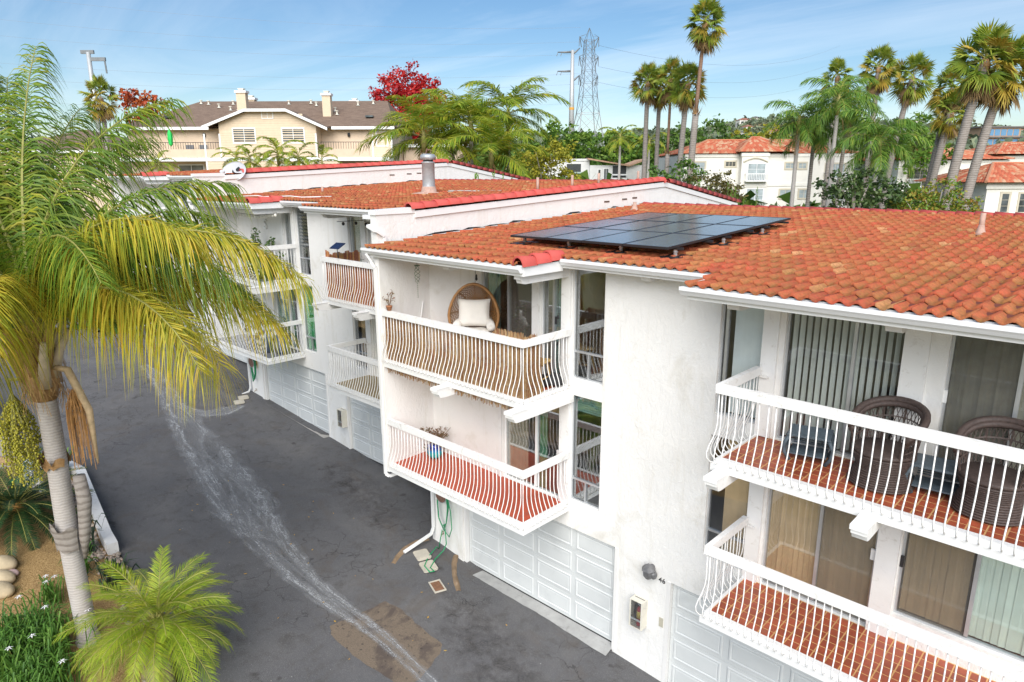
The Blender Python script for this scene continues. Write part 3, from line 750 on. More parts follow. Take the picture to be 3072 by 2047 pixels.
    MB().box(-12.05, -.05, -.9, -11.86, -.001, 2.86).build('pilaster', stucco, R)
    # posts and header trim in front of the glazing
    
    for a, c2 in ((-8.68, -8.445), (-4.455, -4.2), (-2.42, -2.10), (-9.49, -9.29)): MB().box(a, -.055, 5.76, c2, -.002, 8.098).build('post', oldwhite, R)
    for a, c2 in ((-8.69, -8.445), (-4.455, -4.2), (-2.41, -2.11), (-10.53, -10.44)): MB().box(a, -.055, 3.05, c2, -.002, 5.40).build('post', oldwhite, R)
    MB().box(-12.94, -.06, 8.10, -8.45, -.004, 8.26).build('header', oldwhite, R); MB().box(-4.45, -.06, 8.10, -.03, -.004, 8.26).build('header', oldwhite, R)
    for x in (-10.75,): corbel(R, x, -1.40, 8.24, cap=False, h=.17)
    corbel(R, -8.56, -1.50, 8.22, cap=False, w=.14, h=.2, name='rake_beam')
    for x in (-4.42, -2.28): corbel(R, x, -1.32, 8.24, cap=False, h=.19)
    corbel(R, -6.55, -.36, 8.33, cap=False, h=.18)
    for x in (-10.62, -8.44): corbel(R, x, -1.86, 5.62)
    for x in (-4.28, -2.22): corbel(R, x, -1.86, 5.62)
    return R
# ------------------------------------------------------------------ the three blocks and their openings
tealcur = mk('teal_curtain', (.25, .43, .42), .8, .15, 6); greencur = mk('green_curtain', (.09, .34, .16), .85, .2, 6)
tanslat = mk('tan_blind', (.74, .54, .32), .7, .08, 4, rnd=.2); paleslat = mk('pale_blind', (.80, .84, .80), .6, .06, 4, rnd=.12); whiteslat = mk('white_blind', (.80, .85, .86), .6, .05, 4, rnd=.08)
sheer = mk('beige_sheer', (.55, .49, .36), .85, .12, 6); greycur = mk('grey_curtain', (.33, .32, .27), .9, .2, 6); mint = mk('mint_blind', (.70, .80, .71), .7, .06, 4, rnd=.1)
brightgreen = mk('bright_green_curtain', (.07, .62, .18), .8, .12, 5)
offA, offB, offC = (0, 0, 0), (-13.3, 1.34, .75), (-26.5, 2.6, 1.62)
bA = block(offA, 'white stucco townhouse block with red-orange tile roof carrying the solar array', 'A')
bB = block(offB, 'white stucco townhouse block with a galvanised flue on its tile roof', 'B')
bC = block(offC, 'white stucco townhouse block with a grey satellite dish on its gable', 'C')
def dress(R, key):
    A = key == 'A'
    wf = white
    # upper west door pair, lower west door, tall side windows
    if A: window(R, 'sliding_door', -11.08, -9.5, 5.76, 8.2, mull=(-10.3,), curtain=[(-11.0, -10.62, tealcur)], screens=(1,), fmat=alum)
    window(R, 'sliding_door', -9.28, -8.68, 5.76, 8.2, mull=(-8.98,), curtain=[(-9.25, -9.0, greycur), (-8.98, -8.7, tealcur)], fmat=alum)
    window(R, 'sliding_door', -10.43, -8.70, 3.05, 5.32, mull=(-9.45,), curtain=[(-10.4, -9.75, sheer), (-9.45, -9.2, greencur)] if A else [(-10.4, -9.3, greencur), (-9.1, -8.8, greencur)], fmat=wf, handle=(-8.78, 4.1, white))
    window(R, 'window', -8.43, -7.63, 5.91, 8.2, trans=(6.48,), lower_mull=(-8.05,), fmat=alum, louvre=None if A else (6.9, 8.1))
    window(R, 'window', -8.43, -7.63, 3.16, 5.56, trans=(3.66,), lower_mull=(-8.05,), fmat=alum, shade=(5.2, tealcur) if A else None, curtain=None if A else [(-8.38, -7.68, brightgreen)])
    window(R, 'window', -5.22, -4.44, 5.92, 8.2, mull=(-5.12,), fmat=alum, slats=[(-5.02, -4.48, .088, .078, .1, whiteslat)], handle=None)
    window(R, 'window', -5.25, -4.46, 3.16, 5.53, trans=(3.66,), lower_mull=(-4.86,), fmat=alum, slats=[(-4.98, -4.5, .10, .085, .1, tanslat)])
    if A:
        window(R, 'sliding_door', -4.11, -2.17, 5.76, 8.2, mull=(-3.09,), fmat=alum, slats=[(-4.05, -2.2, .088, .105, .95, paleslat)])
        window(R, 'sliding_door', -1.87, -.3, 5.76, 8.2, mull=(-1.05,), fmat=alum, curtain=[(-1.83, -.32, greycur)], screens=(0,), handle=(-1.86, 7.0, white))
        window(R, 'sliding_door', -4.15, -2.42, 3.05, 5.5, mull=(-3.28,), fmat=alum, slats=[(-4.12, -3.3, .10, .088, .28, tanslat), (-3.27, -2.45, .10, .085, .1, tanslat)], screens=(1,), handle=(-2.46, 4.3, white))
        window(R, 'window', -2.09, -.3, 3.46, 5.5, mull=(-1.15,), fmat=alum, slats=[(-2.04, -1.18, .10, .09, .1, tanslat), (-1.14, -.33, .10, .09, .08, mint)], screens=(0,), handle=(-2.08, 4.35, blackp))
    else:
        window(R, 'sliding_door', -4.11, -2.17, 5.76, 8.2, mull=(-3.09,), fmat=wf)
        window(R, 'sliding_door', -1.87, -.3, 5.76, 8.2, mull=(-1.05,), fmat=wf, curtain=[(-1.0, -.35, greycur)])
        window(R, 'sliding_door', -4.15, -2.42, 3.05, 5.5, mull=(-3.28,), fmat=wf, curtain=[(-4.1, -3.3, greencur), (-2.7, -2.45, greencur)])
        window(R, 'window', -2.09, -.3, 3.46, 5.5, mull=(-1.15,), fmat=wf, curtain=[(-2.0, -1.2, greencur)])
    # balconies: west pair open to the east, east pair open to the west
    br = True
    slab(R, XL, XR1, 5.74, 'R', deckred if A else deckgrey, bars=br)
    slab(R, XL, XR1, 3.05, 'R', deckred if A else deckgrey, bars=br)
    slab(R, XR2, -.03, 5.74, 'L', deckred if A else deckgrey, 'tiles' if A else 'sheet', bars=br)
    slab(R, XR2, -.03, 3.05, 'L', deckred if A else decktan, 'tiles' if A else 'sheet', bars=br)
dress(bA, 'A'); dress(bB, 'B'); dress(bC, 'C')
def local_part(R, mb, name, mat, smooth=False): return mb.build(name, mat, R, smooth)
# downspouts
def downspout(R, pts, r=.035):
    m2 = MB()
    for a, b in zip(pts, pts[1:]): m2.beam(a, b, .075, .055, up=(0, 1, 0) if abs(b[2] - a[2]) > .3 else (0, 0, 1))
    return m2.build('downspout', white, R)
for R, b in ((bA, 'A'), (bB, 'B'), (bC, 'C')):
    downspout(R, [(-13.16, -1.66, 8.26), (-13.12, -1.56, 8.08), (-13.05, -1.50, 7.95), (-13.05, -1.50, 2.80), (-12.98, -1.44, 2.74), (-12.98, -.2, 2.72), (-13.0, -.09, 2.66), (-13.0, -.09, .78), (-13.02, -.16, .60), (-13.06, -1.05, .42)])
for R in (bB, bC):
    downspout(R, [(-.30, -1.96, 8.19), (-.26, -2.64, 8.10), (.045, -2.64, 8.0), (.045, -2.40, 7.86), (.045, -2.40, 7.42), (.16, -2.30, 7.36)])
    MB().box(-1.4, -2.0, 8.19, -.25, -1.9, 8.29).build('gutter', gutterw, R)
# house number, switch plate, bolt hole on the first block
fc = bpy.data.curves.new('num', 'FONT'); fc.body = '46'; fc.size = .15; fc.extrude = .006; fc.space_character = 1.05
fo = bpy.data.objects.new('num', fc); COL.objects.link(fo); bpy.context.view_layer.update()
nm = bpy.data.meshes.new_from_object(fo.evaluated_get(bpy.context.evaluated_depsgraph_get())); bpy.data.objects.remove(fo)
nm.materials.clear(); nm.materials.append(blackp)
link('house_number', nm, bA, (-6.13, -.008, 2.20), (PI / 2, 0, 0))
MB().box(-6.07, -.012, 1.22, -5.98, -.001, 1.42).build('switch_plate', mk('beige_plate', (.48, .45, .36), .5, .05), bA)
mbx = MB(); mbx.lathe([(.05, 0), (.05, .012), (.03, .02)], 12)
# ================================================================== THINGS FIXED TO THE WALLS
def wall_lamp(loc, label):
    t = thing('wall_lamp', label, 'wall lamp', loc)
    g = mk('weathered_grey_metal', (.17, .17, .175), .5, .3, 12, .3, 40, metal=.3)
    MB().lathe([(.055, 0), (.055, .02), (.04, .03)], 10).add(MB(), Matrix()).build('backplate', g, t).rotation_euler = (PI / 2, 0, 0)
    MB().lathe([(.05, -.20), (.11, -.12), (.12, -.02), (.15, 0), (.10, .07), (.02, .12), (0.0001, .14)], 6, (0, -.15, 0)).build('lantern', g, t)
    MB().tube([(0, -.02, 0), (0, -.1, .06), (0, -.15, .10)], .015, 6).build('arm', g, t)
    MB().lathe([(.04, -.05), (.07, 0), (.07, .06), (.04, .10)], 8, (.10, -.12, -.12)).build('sensor', g, t)
wall_lamp((-6.28, -.002, 2.46), 'weathered grey lantern on the stucco beside house number 46')
redp = mk('red_enamel', (.50, .02, .025), .35, .08, 4); yell = mk('yellow_label', (.75, .55, .12), .5, .08, 20); cream = mk('cream_box', (.70, .67, .58), .5, .06, 4)
def ext_box(loc, label, full=True):
    t = thing('extinguisher_cabinet', label, 'cabinet', loc)
    w, h, d, e = .30, .62, .20, .012
    c = MB().box(-w / 2, -e, 0, w / 2, -.001, h).box(-w / 2, -d, 0, -w / 2 + e, -e, h).box(w / 2 - e, -d, 0, w / 2, -e, h).box(-w / 2 + e, -d, 0, w / 2 - e, -e, e).box(-w / 2 + e, -d, h - e, w / 2 - e, -e, h)
    c.box(-w / 2 + e, -d, e, -w / 2 + e + .02, -d + .01, h - e).box(w / 2 - e - .02, -d, e, w / 2 - e, -d + .01, h - e).build('case', cream, t)
    MB().box(-w / 2 + .016, -.02, .016, w / 2 - .016, -e - .002, h - .016).build('back_panel', mk('brown_inside', (.10, .06, .025), .7, .3, 6), t)
    MB().box(-w / 2 + .034, -d + .004, .02, w / 2 - .034, -d + .008, h - .02).build('pane', glass, t)
    x = thing('fire_extinguisher', 'red fire extinguisher with yellow label inside the ' + ('cabinet beside number 46' if full else 'cabinet on the further garage wall'), 'extinguisher', (loc[0] + .03, loc[1] - .10, loc[2] + .04))
    MB().lathe([(.055, 0), (.058, .02), (.058, .34), (.04, .40), (.018, .42), (.018, .45)], 14).build('cylinder', redp, x, True)
    MB().lathe([(.0595, .17), (.0595, .33)], 14).build('label_band', yell, x, True)
    MB().box(-.06, -.02, .45, .05, .02, .48).box(-.02, -.015, .42, .02, .015, .45).box(-.05, -.012, .50, .07, .012, .515).build('valve', blackp, x)
    MB().tube([(-.03, 0, .46), (-.10, -.01, .42), (-.11, -.02, .25), (-.075, -.03, .12)], .012, 6).build('hose', blackp, x, True)
    MB().box(-.12, -d + .0095, .17, .12, -d + .011, .215).build('notice', white, t)
    MB().tube([(.05, -d, h - .03), (.12, -d - .01, h - .05), (.18, -.12, h - .14), (.16, -.05, h - .02)], .003, 4).build('chain', alum, t)
    MB().box(-.11, -.07, h, .12, -.055, h + .003).build('slot', blackp, t)
ext_box((-6.50, -.002, 1.05), 'cream metal cabinet on the white wall near house number 46')
ext_box((-19.40, 1.338, 1.62), 'cream metal cabinet on the wall between two garages of the flue-topped block', False)
hoseg = mk('green_hose', (.012, .27, .105), .4, .1, 8); reelm = mk('rusty_reel', (.20, .11, .08), .7, .4, 20, .4, 40); galv = mk('galvanised', (.42, .44, .45), .4, .15, 8, .1, 30, metal=.5)
def hose(loc, label, glabel, full=True):
    t = thing('hose_hanger', glabel, 'hose hanger', loc)
    MB().lathe([(.17, 0), (.17, .16), (.20, .165), (.20, .18), (.10, .185)], 16).build('drum', reelm, t).rotation_euler = (PI / 2, 0, 0)
    MB().tube([(.21 * math.sin(a), -.17, .21 * math.cos(a)) for a in [i * PI / 8 for i in range(17)]], .012, 6, False).build('rim', galv, t, True)
    h = thing('garden_hose', label, 'hose', (loc[0], loc[1] - .08, loc[2]))
    m2 = MB(); rnd = random.Random(3)
    if full:
        for k in range(5):
            dx = -.16 + .03 * k; dp = -1.05 + .05 * k; y = -.02 * k
            m2.tube([(dx - .08, y, 0.02), (dx - .10, y, -.3), (dx - .05, y - .02, -.7), (.03, y - .03, dp), (.12 + .02 * k, y - .02, -.75), (.20 + .01 * k, y, -.3), (.16 + .01 * k, y, .06), (.08, y, .17)], .013, 6)
        m2.tube([(.20, -.05, .05), (.33, -.05, -.4), (.36, -.05, -.85), (.26, -.06, -1.12), (.10, -.06, -1.02)], .013, 6)
        m2.tube([(-.02, -.06, -1.02), (-.10, -.07, -1.35), (-.16, -.07, -1.62)], .013, 6)
        gz = zg(loc[0]) - loc[2] + .03
        m2.tube([(.1, -.06, -.95), (.16, -.08, -1.35), (.12, -.15, gz + .06), (.20, -.5, gz), (.42, -.85, gz), (.62, -.88, gz + .0), (.55, -.98, gz), (.25, -.9, gz), (-.02, -.55, gz), (-.10, -.2, gz + .1), (-.16, -.08, -1.62)], .015, 6)
    else:
        for k in range(4):
            m2.tube([(-.14, -.02 * k, .05), (-.12, -.02 * k, -.4), (.02, -.03 * k, -.72 - .03 * k), (.17, -.02 * k, -.45), (.19, -.02 * k, .04), (.03, -.02 * k, .19), (-.14, -.02 * k, .05)], .013, 6)
    m2.build('coil', hoseg, h, True)
    q = MB().tube([(-.16, .06, -1.25), (-.16, -.04, -1.25), (-.16, -.07, -1.31)], .014, 6).tube([(-.16, .0, -1.25), (-.16, .0, -1.19)], .008, 5).box(-.19, -.012, -1.19, -.13, .012, -1.18)
    q.build('tap', mk('brass', (.30, .22, .10), .4, .2, 10, metal=.7), t)
    MB().tube([(-.08, .055, -1.2), (-.08, .055, -1.75)], .013, 6).build('pipe', white, t)
hose((-12.52, -.03, 1.93), 'green garden hose looped on the reel with its end trailing on the asphalt', 'rusty hose reel on the white pier of the solar-roofed block')
hose((-25.75, 1.30, 2.72), 'green garden hose coiled tight on the pier of the flue-topped block', 'small hose reel on the pier of the flue-topped block', False)
hose((-38.95, 2.55, 3.45), 'green garden hose on the furthest pier up the drive', 'hose reel on the furthest pier up the drive', False)
# ================================================================== ON THE DRIVE
lidm = mk('lid_concrete', (.50, .46, .38), .85, .12, 4, .2, 40)
def lid(x, y, rz, label, open_=False):
    t = thing('meter_box', label, 'utility box', (x, y, zdrive(x, y) + .006), rz)
    sl = .052
    if not open_:
        MB().prism([(-.24, -.15), (-.20, -.19), (.20, -.19), (.24, -.15), (.24, .15), (.20, .19), (-.20, .19), (-.24, .15)], 'z', 0, .03).build('frame', lidm, t)
        MB().prism([(-.19, -.14), (.19, -.14), (.19, .14), (-.19, .14)], 'z', .03, .038).build('lid', lidm, t)
    else:
        f = MB()
        for a in ((-.24, -.15, .24, -.12), (-.24, .12, .24, .15), (-.24, -.12, -.21, .12), (.21, -.12, .24, .12)): f.box(a[0], a[1], 0, a[2], a[3], .03)
        f.build('frame', lidm, t); MB().box(-.205, -.115, .001, .205, .115, .012).build('rusty_cover', mk('rusty_cover', (.20, .10, .055), .9, .3, 8, .4, 30), t)
lid(-12.72, -.72, -.35, 'pale concrete meter box lid beneath the downspout outlet'); lid(-12.22, -.92, -.35, 'pale concrete meter box lid between its twin and the hose')
lid(-11.45, -1.28, -.35, 'open meter box with a rusty cover by the end of the green hose', True)
lid(-25.85, .72, -.3, 'pale meter box lid below the further downspout, close to the wall'); lid(-25.5, .38, -.3, 'pale meter box lid beside the further downspout, out on the asphalt')
bermm = mk('weathered_berm', (.24, .165, .10), .95, .3, 5, .5, 25, dirt=(.36, .30, .24), dscale=4)
def berm(pts, label, wdt=.17):
    t = MB(); P = [Vector((x, y, zdrive(x, y))) for x, y in pts]; rows = []
    for i, p in enumerate(P):
        d = (P[min(i + 1, len(P) - 1)] - P[max(i - 1, 0)]).normalized(); s = Vector((-d.y, d.x, 0)); e = min(1, .25 + min(i, len(P) - 1 - i) * .6)
        rows.append([len(t.v) + j for j in range(5)])
        for j, hh in enumerate((-.01, .06, .085, .06, -.01)): t.v.append(tuple(p + s * (wdt * (j - 2) / 4 * (.7 + .3 * e)) + Vector((0, 0, hh * e))))
    for a, b in zip(rows, rows[1:]):
        for j in range(4): t.f.append((a[j], a[j + 1], b[j + 1], b[j]))
    o = t.build('asphalt_berm', bermm, None, True); tag(o, label, 'berm')
berm([(-13.2, -.1), (-13.3, -.45), (-13.25, -.9), (-13.1, -1.25), (-12.95, -1.5)], 'curved brown asphalt berm under the downspout outlet')
berm([(-12.15, -.05), (-11.95, -.3), (-11.6, -.6), (-11.3, -.8), (-11.0, -1.0)], 'brown asphalt berm running out from the garage pier')
# small litter: fallen yellow leaves
leafm = mk_leaf('fallen_leaf', [(0, (.45, .22, .03)), (1, (.65, .45, .08))], .2)
mbl = MB()
for i in range(46):
    x, y = random.uniform(-20, -5), random.uniform(-5.5, -.6); z = zdrive(x, y) + .012; a = random.uniform(0, 6); s = random.uniform(.012, .03)
    mbl.poly(*[(x + s * math.cos(a + k * PI / 2) * (1.6 if k % 2 else .7), y + s * math.sin(a + k * PI / 2) * (1.6 if k % 2 else .7), z + .006 * (k % 2)) for k in range(4)])
stuff(mbl.build('fallen_leaves', leafm))
# ================================================================== ON THE BALCONIES
rattan = mk('rattan', (.33, .16, .055), .6, .3, 20, .1, 60); reedm = mk_leaf('reed', [(0, (.20, .09, .035)), (.35, (.33, .18, .08)), (.55, (.52, .37, .20)), (.75, (.28, .12, .06)), (1, (.46, .28, .16))], .1, .8, vs=9)
bamboo = mk('bamboo', (.50, .32, .11), .5, .25, 12, .05, 40, rnd=.25); fabric = mk('ivory_fabric', (.74, .70, .64), .9, .05, 5, .3, 60)
wickerm = mk('dark_wicker', (.075, .052, .045), .6, .35, 30, .2, 80); bluew = mk('blue_grey_wicker', (.085, .115, .14), .55, .25, 14, .3, 70)
DU, DL = 5.748, 3.06          # deck tops
# reed screen tied behind the balusters of the upper balcony
def reed_screen():
    t = thing('reed_screen', 'natural reed screen tied behind the balusters under the egg chair', 'reed screen', (-10.7, -1.30, 5.5))
    rn = random.Random(5); mb = MB(); o = Vector((-10.7, -1.30, 5.5))
    def stalk(x, y, zt, zb):
        w = rn.uniform(.006, .011); a = rn.uniform(0, PI); p = Vector((x, y, zb)) - o; q = Vector((x + rn.uniform(-.02, .02), y + rn.uniform(-.008, .008), zt)) - o
        mb.tube([p, q], w, 3, False)
    x = -12.93
    while x < -8.5:
        top = 6.80 if x < -9.5 else 6.80 + sstep(-9.5, -9.2, x) * .26
        stalk(x, -1.372 + rn.uniform(-.012, .012), top + rn.uniform(-.02, .03), 5.50 + rn.uniform(-.10, .05)); x += .0135
    y = -1.36
    while y < -.86:
        stalk(-8.50 + rn.uniform(-.012, .012), y, 6.80 + .2 * (y < -1.0) + rn.uniform(-.02, .03), 5.50 + rn.uniform(-.10, .05)); y += .0135
    # the stalks are countless: one bundle
    stuff(mb.build('reed_stalks', reedm, t))
    wire = mk('tie_wire', (.25, .2, .15), .5)
    for z in (5.95, 6.45): MB().tube([Vector((-12.9, -1.39, z)) - o, Vector((-8.51, -1.39, z)) - o, Vector((-8.48, -1.35, z)) - o, Vector((-8.48, -.9, z)) - o], .003, 4).build('tie_wire', wire, t)
reed_screen()
def ellipse(a, b, n=24, y=0): return [(a * math.cos(2 * PI * i / n), y, b * math.sin(2 * PI * i / n)) for i in range(n + 1)]
def egg_chair():
    t = thing('egg_chair', 'rattan egg chair with ivory cushions on the reed-screened balcony', 'egg chair', (-10.74, -.58, DU + .10), .74)
    t.scale = (1.1, 1.1, 1.05)
    a, b, zc = .50, .66, 1.10
    def sh(u, v):      # u around, v 0 rim .. 1 back pole ; egg shell open to -y
        f = math.cos(v * PI / 2); x = a * f * math.cos(u); z = b * f * math.sin(u); z *= 1 if z > 0 else .9
        return (x * (1 - .12 * max(0, math.sin(u))), .52 * math.sin(v * PI / 2), zc + z)
    MB().tube([sh(2 * PI * i / 28, 0) for i in range(29)], .028, 8, False).build('rim', rattan, t, True)
    MB().tube([(x * 1.03, y + .05, z) for x, y, z in [sh(2 * PI * i / 28, .06) for i in range(29)]], .018, 6, False).build('rim', rattan, t, True)
    wv = MB()
    for k in range(44):
        for s in (1, -1):
            wv.tube([sh(2 * PI * k / 44 + s * v * 1.3, v) for v in [i / 9 for i in range(10)]], .0105, 4, False)
    wv.build('weave', rattan, t)
    st = MB()
    for u in (0, PI / 4, PI / 2, 3 * PI / 4, PI): st.tube([sh(u, v) for v in [i / 8 for i in range(9)]], .012, 5, False)
    st.tube([sh(.35 + .1 * i, .12) for i in range(0, 25)], .011, 5, False)
    st.build('rib', rattan, t)
    c = MB(); N = 12                                            # pillow: two bulging sheets
    def cushion(w, h, th, mtx, name, mat=fabric):
        c = MB(); n = 12
        for sgn in (1, -1):
            bq = len(c.v)
            for i in range(n + 1):
                for j in range(n + 1):
                    u, v = i / n * 2 - 1, j / n * 2 - 1
                    k = (1 - u ** 4) * (1 - v ** 4); pin = 1 - .09 * (1 - abs(u)) * abs(v) ** 3 - .0
                    c.v.append(tuple(mtx @ Vector((u * w / 2 * (1 - .07 * (1 - abs(v) ** 2) * abs(u) ** 4), sgn * th / 2 * (k ** .45) + .006 * math.sin(7 * u + 3 * v), v * h / 2 * (1 - .08 * (1 - abs(u) ** 2) * abs(v) ** 4)))))
            for i in range(n):
                for j in range(n):
                    q = (bq + i * (n + 1) + j, bq + (i + 1) * (n + 1) + j, bq + (i + 1) * (n + 1) + j + 1, bq + i * (n + 1) + j + 1)
                    c.f.append(q if sgn < 0 else q[::-1])
        return c.build(name, mat, t, True)
    cushion(.66, .60, .22, Matrix.Translation((0, .14, 1.12)) @ Matrix.Rotation(-.15, 4, 'X'), 'back_cushion')
    cushion(.70, .54, .20, Matrix.Translation((0, .02, .72)) @ Matrix.Rotation(PI / 2 - .1, 4, 'X'), 'seat_cushion')
    for s in (-1, 1): MB().tube([(s * .36, -.12, .88), (s * .355, -.14, .86), (s * .33, .05, .90), (s * .28, .30, .96)], [.02, .085, .09, .06], 10).build('bolster', fabric, t, True)
    MB().tube([(x, y, .03) for x, y in [(.42 * math.cos(i * PI / 8), .1 + .38 * math.sin(i * PI / 8)) for i in range(17)]], .022, 6, False).build('stand_ring', rattan, t, True)
    for sx, sy in ((-.38, -.2), (.38, -.2), (-.3, .38), (.3, .38)): MB().tube([(sx, sy + .1, .03), (sx * .85, sy * .8 + .08, .66)], .02, 6).build('leg', rattan, t)
egg_chair()
def slat_stool(loc, rz, label, h=.46, tilt=0):
    t = thing('bamboo_stool', label, 'stool', loc, rz)
    for i in range(9): MB().tube([(-.24 + .06 * i, -.22, h), (-.24 + .06 * i, .22, h)], .022, 6).build('seat_slat', bamboo, t)
    for y in (-.17, .17): MB().tube([(-.27, y, h - .035), (.27, y, h - .035)], .02, 6).build('seat_rail', bamboo, t)
    for sx in (-1, 1):
        for sy in (-1, 1): MB().tube([(sx * .25, sy * .23, 0), (sx * .17, sy * .15, h - .03)], .028, 7).build('leg', bamboo, t)
    for sy in (-1, 1): MB().tube([(-.23, sy * .2, .16), (.23, sy * .2, .16)], .016, 6).build('stretcher', bamboo, t)
    for sx in (-1, 1): MB().tube([(sx * .215, -.2, .24), (sx * .215, .2, .24)], .016, 6).build('stretcher', bamboo, t)
slat_stool((-8.86, -.62, DU), .25, 'yellow bamboo stool standing at the open end of the reed screen', .58)
slat_stool((-9.3, -.55, DU), .45, 'taller yellow bamboo slat table peeking above the reed screen', .92)
mbg = MB(); rn = random.Random(9)
t = thing('floor_cushion', 'crumpled black floor cushion beneath the bamboo stool', 'cushion', (-8.78, -.35, DU))
mbg.ball((0, 0, .13), .30, 20, 10, (1.15, .85, .45))
mbg.v = [(x + .03 * math.sin(9 * y + 5 * z), y + .03 * math.sin(8 * x), max(0.0, z + .03 * math.sin(11 * x + 7 * y))) for x, y, z in mbg.v]
mbg.build('cushion', mk('black_fabric', (.03, .03, .032), .85, .3, 12, .4, 30), t, True)
# wind chime, leaning pole, cord with bulb, plants
t = thing('wind_chime', 'green spiral wind chime hanging from the eave soffit', 'wind chime', (-11.95, -1.15, 8.27))
gm = mk('verdigris', (.12, .17, .10), .5, .3, 20, metal=.4)
MB().tube([(0, 0, 0), (0, 0, -.22)], .004, 4).build('cord', blackp, t)
MB().lathe([(.0001, -.20), (.06, -.215), (.065, -.23), (.0001, -.235)], 12).build('disc', gm, t)
for s in (0, 2.1, 4.2): MB().tube([(.035 * math.cos(s + i * .75) * (1 + .8 * math.sin(i / 12 * PI)), .035 * math.sin(s + i * .75) * (1 + .8 * math.sin(i / 12 * PI)), -.24 - .03 * i) for i in range(13)], .006, 4).build('spiral', gm, t)
mbb = MB()
for i in range(8): mbb.ball((0, 0, -.62 - .045 * i), .012, 6, 4)
mbb.build('bead_string', gm, t)
tag(MB().tube([(-12.78, -.62, DU + .02), (-12.90, -.25, DU + 1.25)], .018, 8).build('curtain_rod', white), 'plain white rod leaning in the corner behind the reed screen', 'rod')
t = thing('string_light', 'black outdoor light cord with one bulb hanging above the egg chair', 'string light', (-11.0, -.25, 8.25))
MB().tube([(0, 0, 0), (-.01, 0, -.3), (-.03, 0, -.62), (-.04, 0, -.75)], .007, 4).build('cord', blackp, t); MB().lathe([(.012, 0), (.02, -.03), (.02, -.08), (.03, -.11), (.0001, -.15)], 8, (.02, 0, -.40)).build('bulb', blackp, t)
t = thing('string_light', 'black outdoor light cord dangling down the post by the tall window', 'string light', (-8.72, -.10, 8.2))
MB().tube([(0, 0, 0), (.0, -.01, -.6), (.02, -.01, -1.1), (.04, -.01, -1.3), (.03, 0, -1.55)], .008, 4).build('cord', blackp, t)
for z in (-1.02, -1.45, -1.58): MB().ball((.02, -.02, z), .035, 8, 6, (.8, .8, 1.3)).build('bulb', blackp, t)
MB().box(-.06, -.03, -1.18, -.02, .0, -1.02).build('plug', blackp, t)
leafy = mk_leaf('pot_leaf', [(0, (.05, .11, .03)), (.5, (.10, .20, .05)), (1, (.24, .30, .08))], .25)
succ = mk_leaf('succulent', [(0, (.13, .05, .04)), (.45, (.23, .12, .06)), (.7, (.16, .17, .07)), (1, (.35, .10, .08))], .1)
twig = mk('twig', (.22, .15, .10), .85, .2, 20)
def leaf_cloud(mb, c, r, n, s, rn, sq=(1, 1, 1)):
    for _ in range(n):
        while True:
            v = Vector((rn.uniform(-1, 1), rn.uniform(-1, 1), rn.uniform(-1, 1)))
            if .25 < v.length < 1: break
        p = Vector(c) + Vector((v.x * r * sq[0], v.y * r * sq[1], v.z * r * sq[2]))
        d = Vector((rn.gauss(0, 1), rn.gauss(0, 1), rn.gauss(0, .7))).normalized(); e = d.orthogonal().normalized(); e.rotate(Quaternion(d, rn.uniform(0, 6)))
        k = s * rn.uniform(.6, 1.3)
        mb.poly(p - d * k, p + e * k * .45, p + d * k, p - e * k * .45)
def lattice_cloud(): pass
def pot_plant(loc, prof, potmat, label, fol, plabel=None):
    t = thing('potted_plant', label, 'potted plant', loc)
    MB().lathe(prof, 20).build('pot', potmat, t, True)
    z = max(p[1] for p in prof); r = prof[-1][0]
    MB().lathe([(.0001, z - .03), (r * .95, z - .03)], 16).build('soil', mk('soil', (.05, .035, .025), .95), t)
    fol(t, z); return t
def f_succ(t, z):
    rn = random.Random(4); st = MB(); lf = MB()
    for i in range(16):
        a = rn.uniform(0, 6.28); l = rn.uniform(.25, .55); p = Vector((.05 * math.cos(a), .05 * math.sin(a), z)); d = Vector((math.cos(a) * .6, math.sin(a) * .6, rn.uniform(.6, 1.2))).normalized()
        q = p + d * l * .5; st.tube([p, q, q + (d + Vector((rn.uniform(-.5, .5), rn.uniform(-.5, .5), .3))) * l * .45], [.014, .010, .006], 5)
        for k in range(3):
            e = q + (d + Vector((rn.uniform(-.8, .8), rn.uniform(-.8, .8), rn.uniform(0, .6)))).normalized() * l * .5
            st.tube([q, e], .006, 4); leaf_cloud(lf, e, .05, 9, .03, rn)
    for i in range(5):
        a = i * 1.256; leaf_cloud(lf, (.2 * math.cos(a), .2 * math.sin(a), z - .02 - .05 * (i % 2)), .1, 25, .03, rn)
    st.build('stem', twig, t); lf.build('foliage', succ, t)
potblue = None
def mk_potblue():
    m, n, l, p = nt_new('turquoise_glaze'); P = n.new('ShaderNodeTexCoord').outputs['Object']; s = n.new('ShaderNodeSeparateXYZ'); l.new(P, s.inputs[0])
    c = ramp(n, l, s.outputs[2], [(.16, (.015, .36, .36)), (.24, (.02, .16, .42)), (.30, (.015, .05, .34))]); l.new(c, p.inputs['Base Color']); p.inputs['Roughness'].default_value = .12; return m
pot_plant((-12.45, -.40, DL + .01), [(.10, 0), (.17, .06), (.205, .15), (.20, .24), (.17, .31), (.185, .34)], mk_potblue(), 'blue and turquoise glazed pot of reddish succulents on the red deck', f_succ)
def f_dry(t, z):
    rn = random.Random(8); st = MB(); lf = MB()
    for i in range(9):
        a = rn.uniform(0, 6.28); q = Vector((.14 * math.cos(a), .10 * math.sin(a), z + rn.uniform(.1, .32))); st.tube([(0, 0, z - .02), (q.x * .5, q.y * .5, z + .12), q], .006, 4); leaf_cloud(lf, q, .05, 5, .03, rn)
    st.build('stem', twig, t); lf.build('foliage', succ, t)
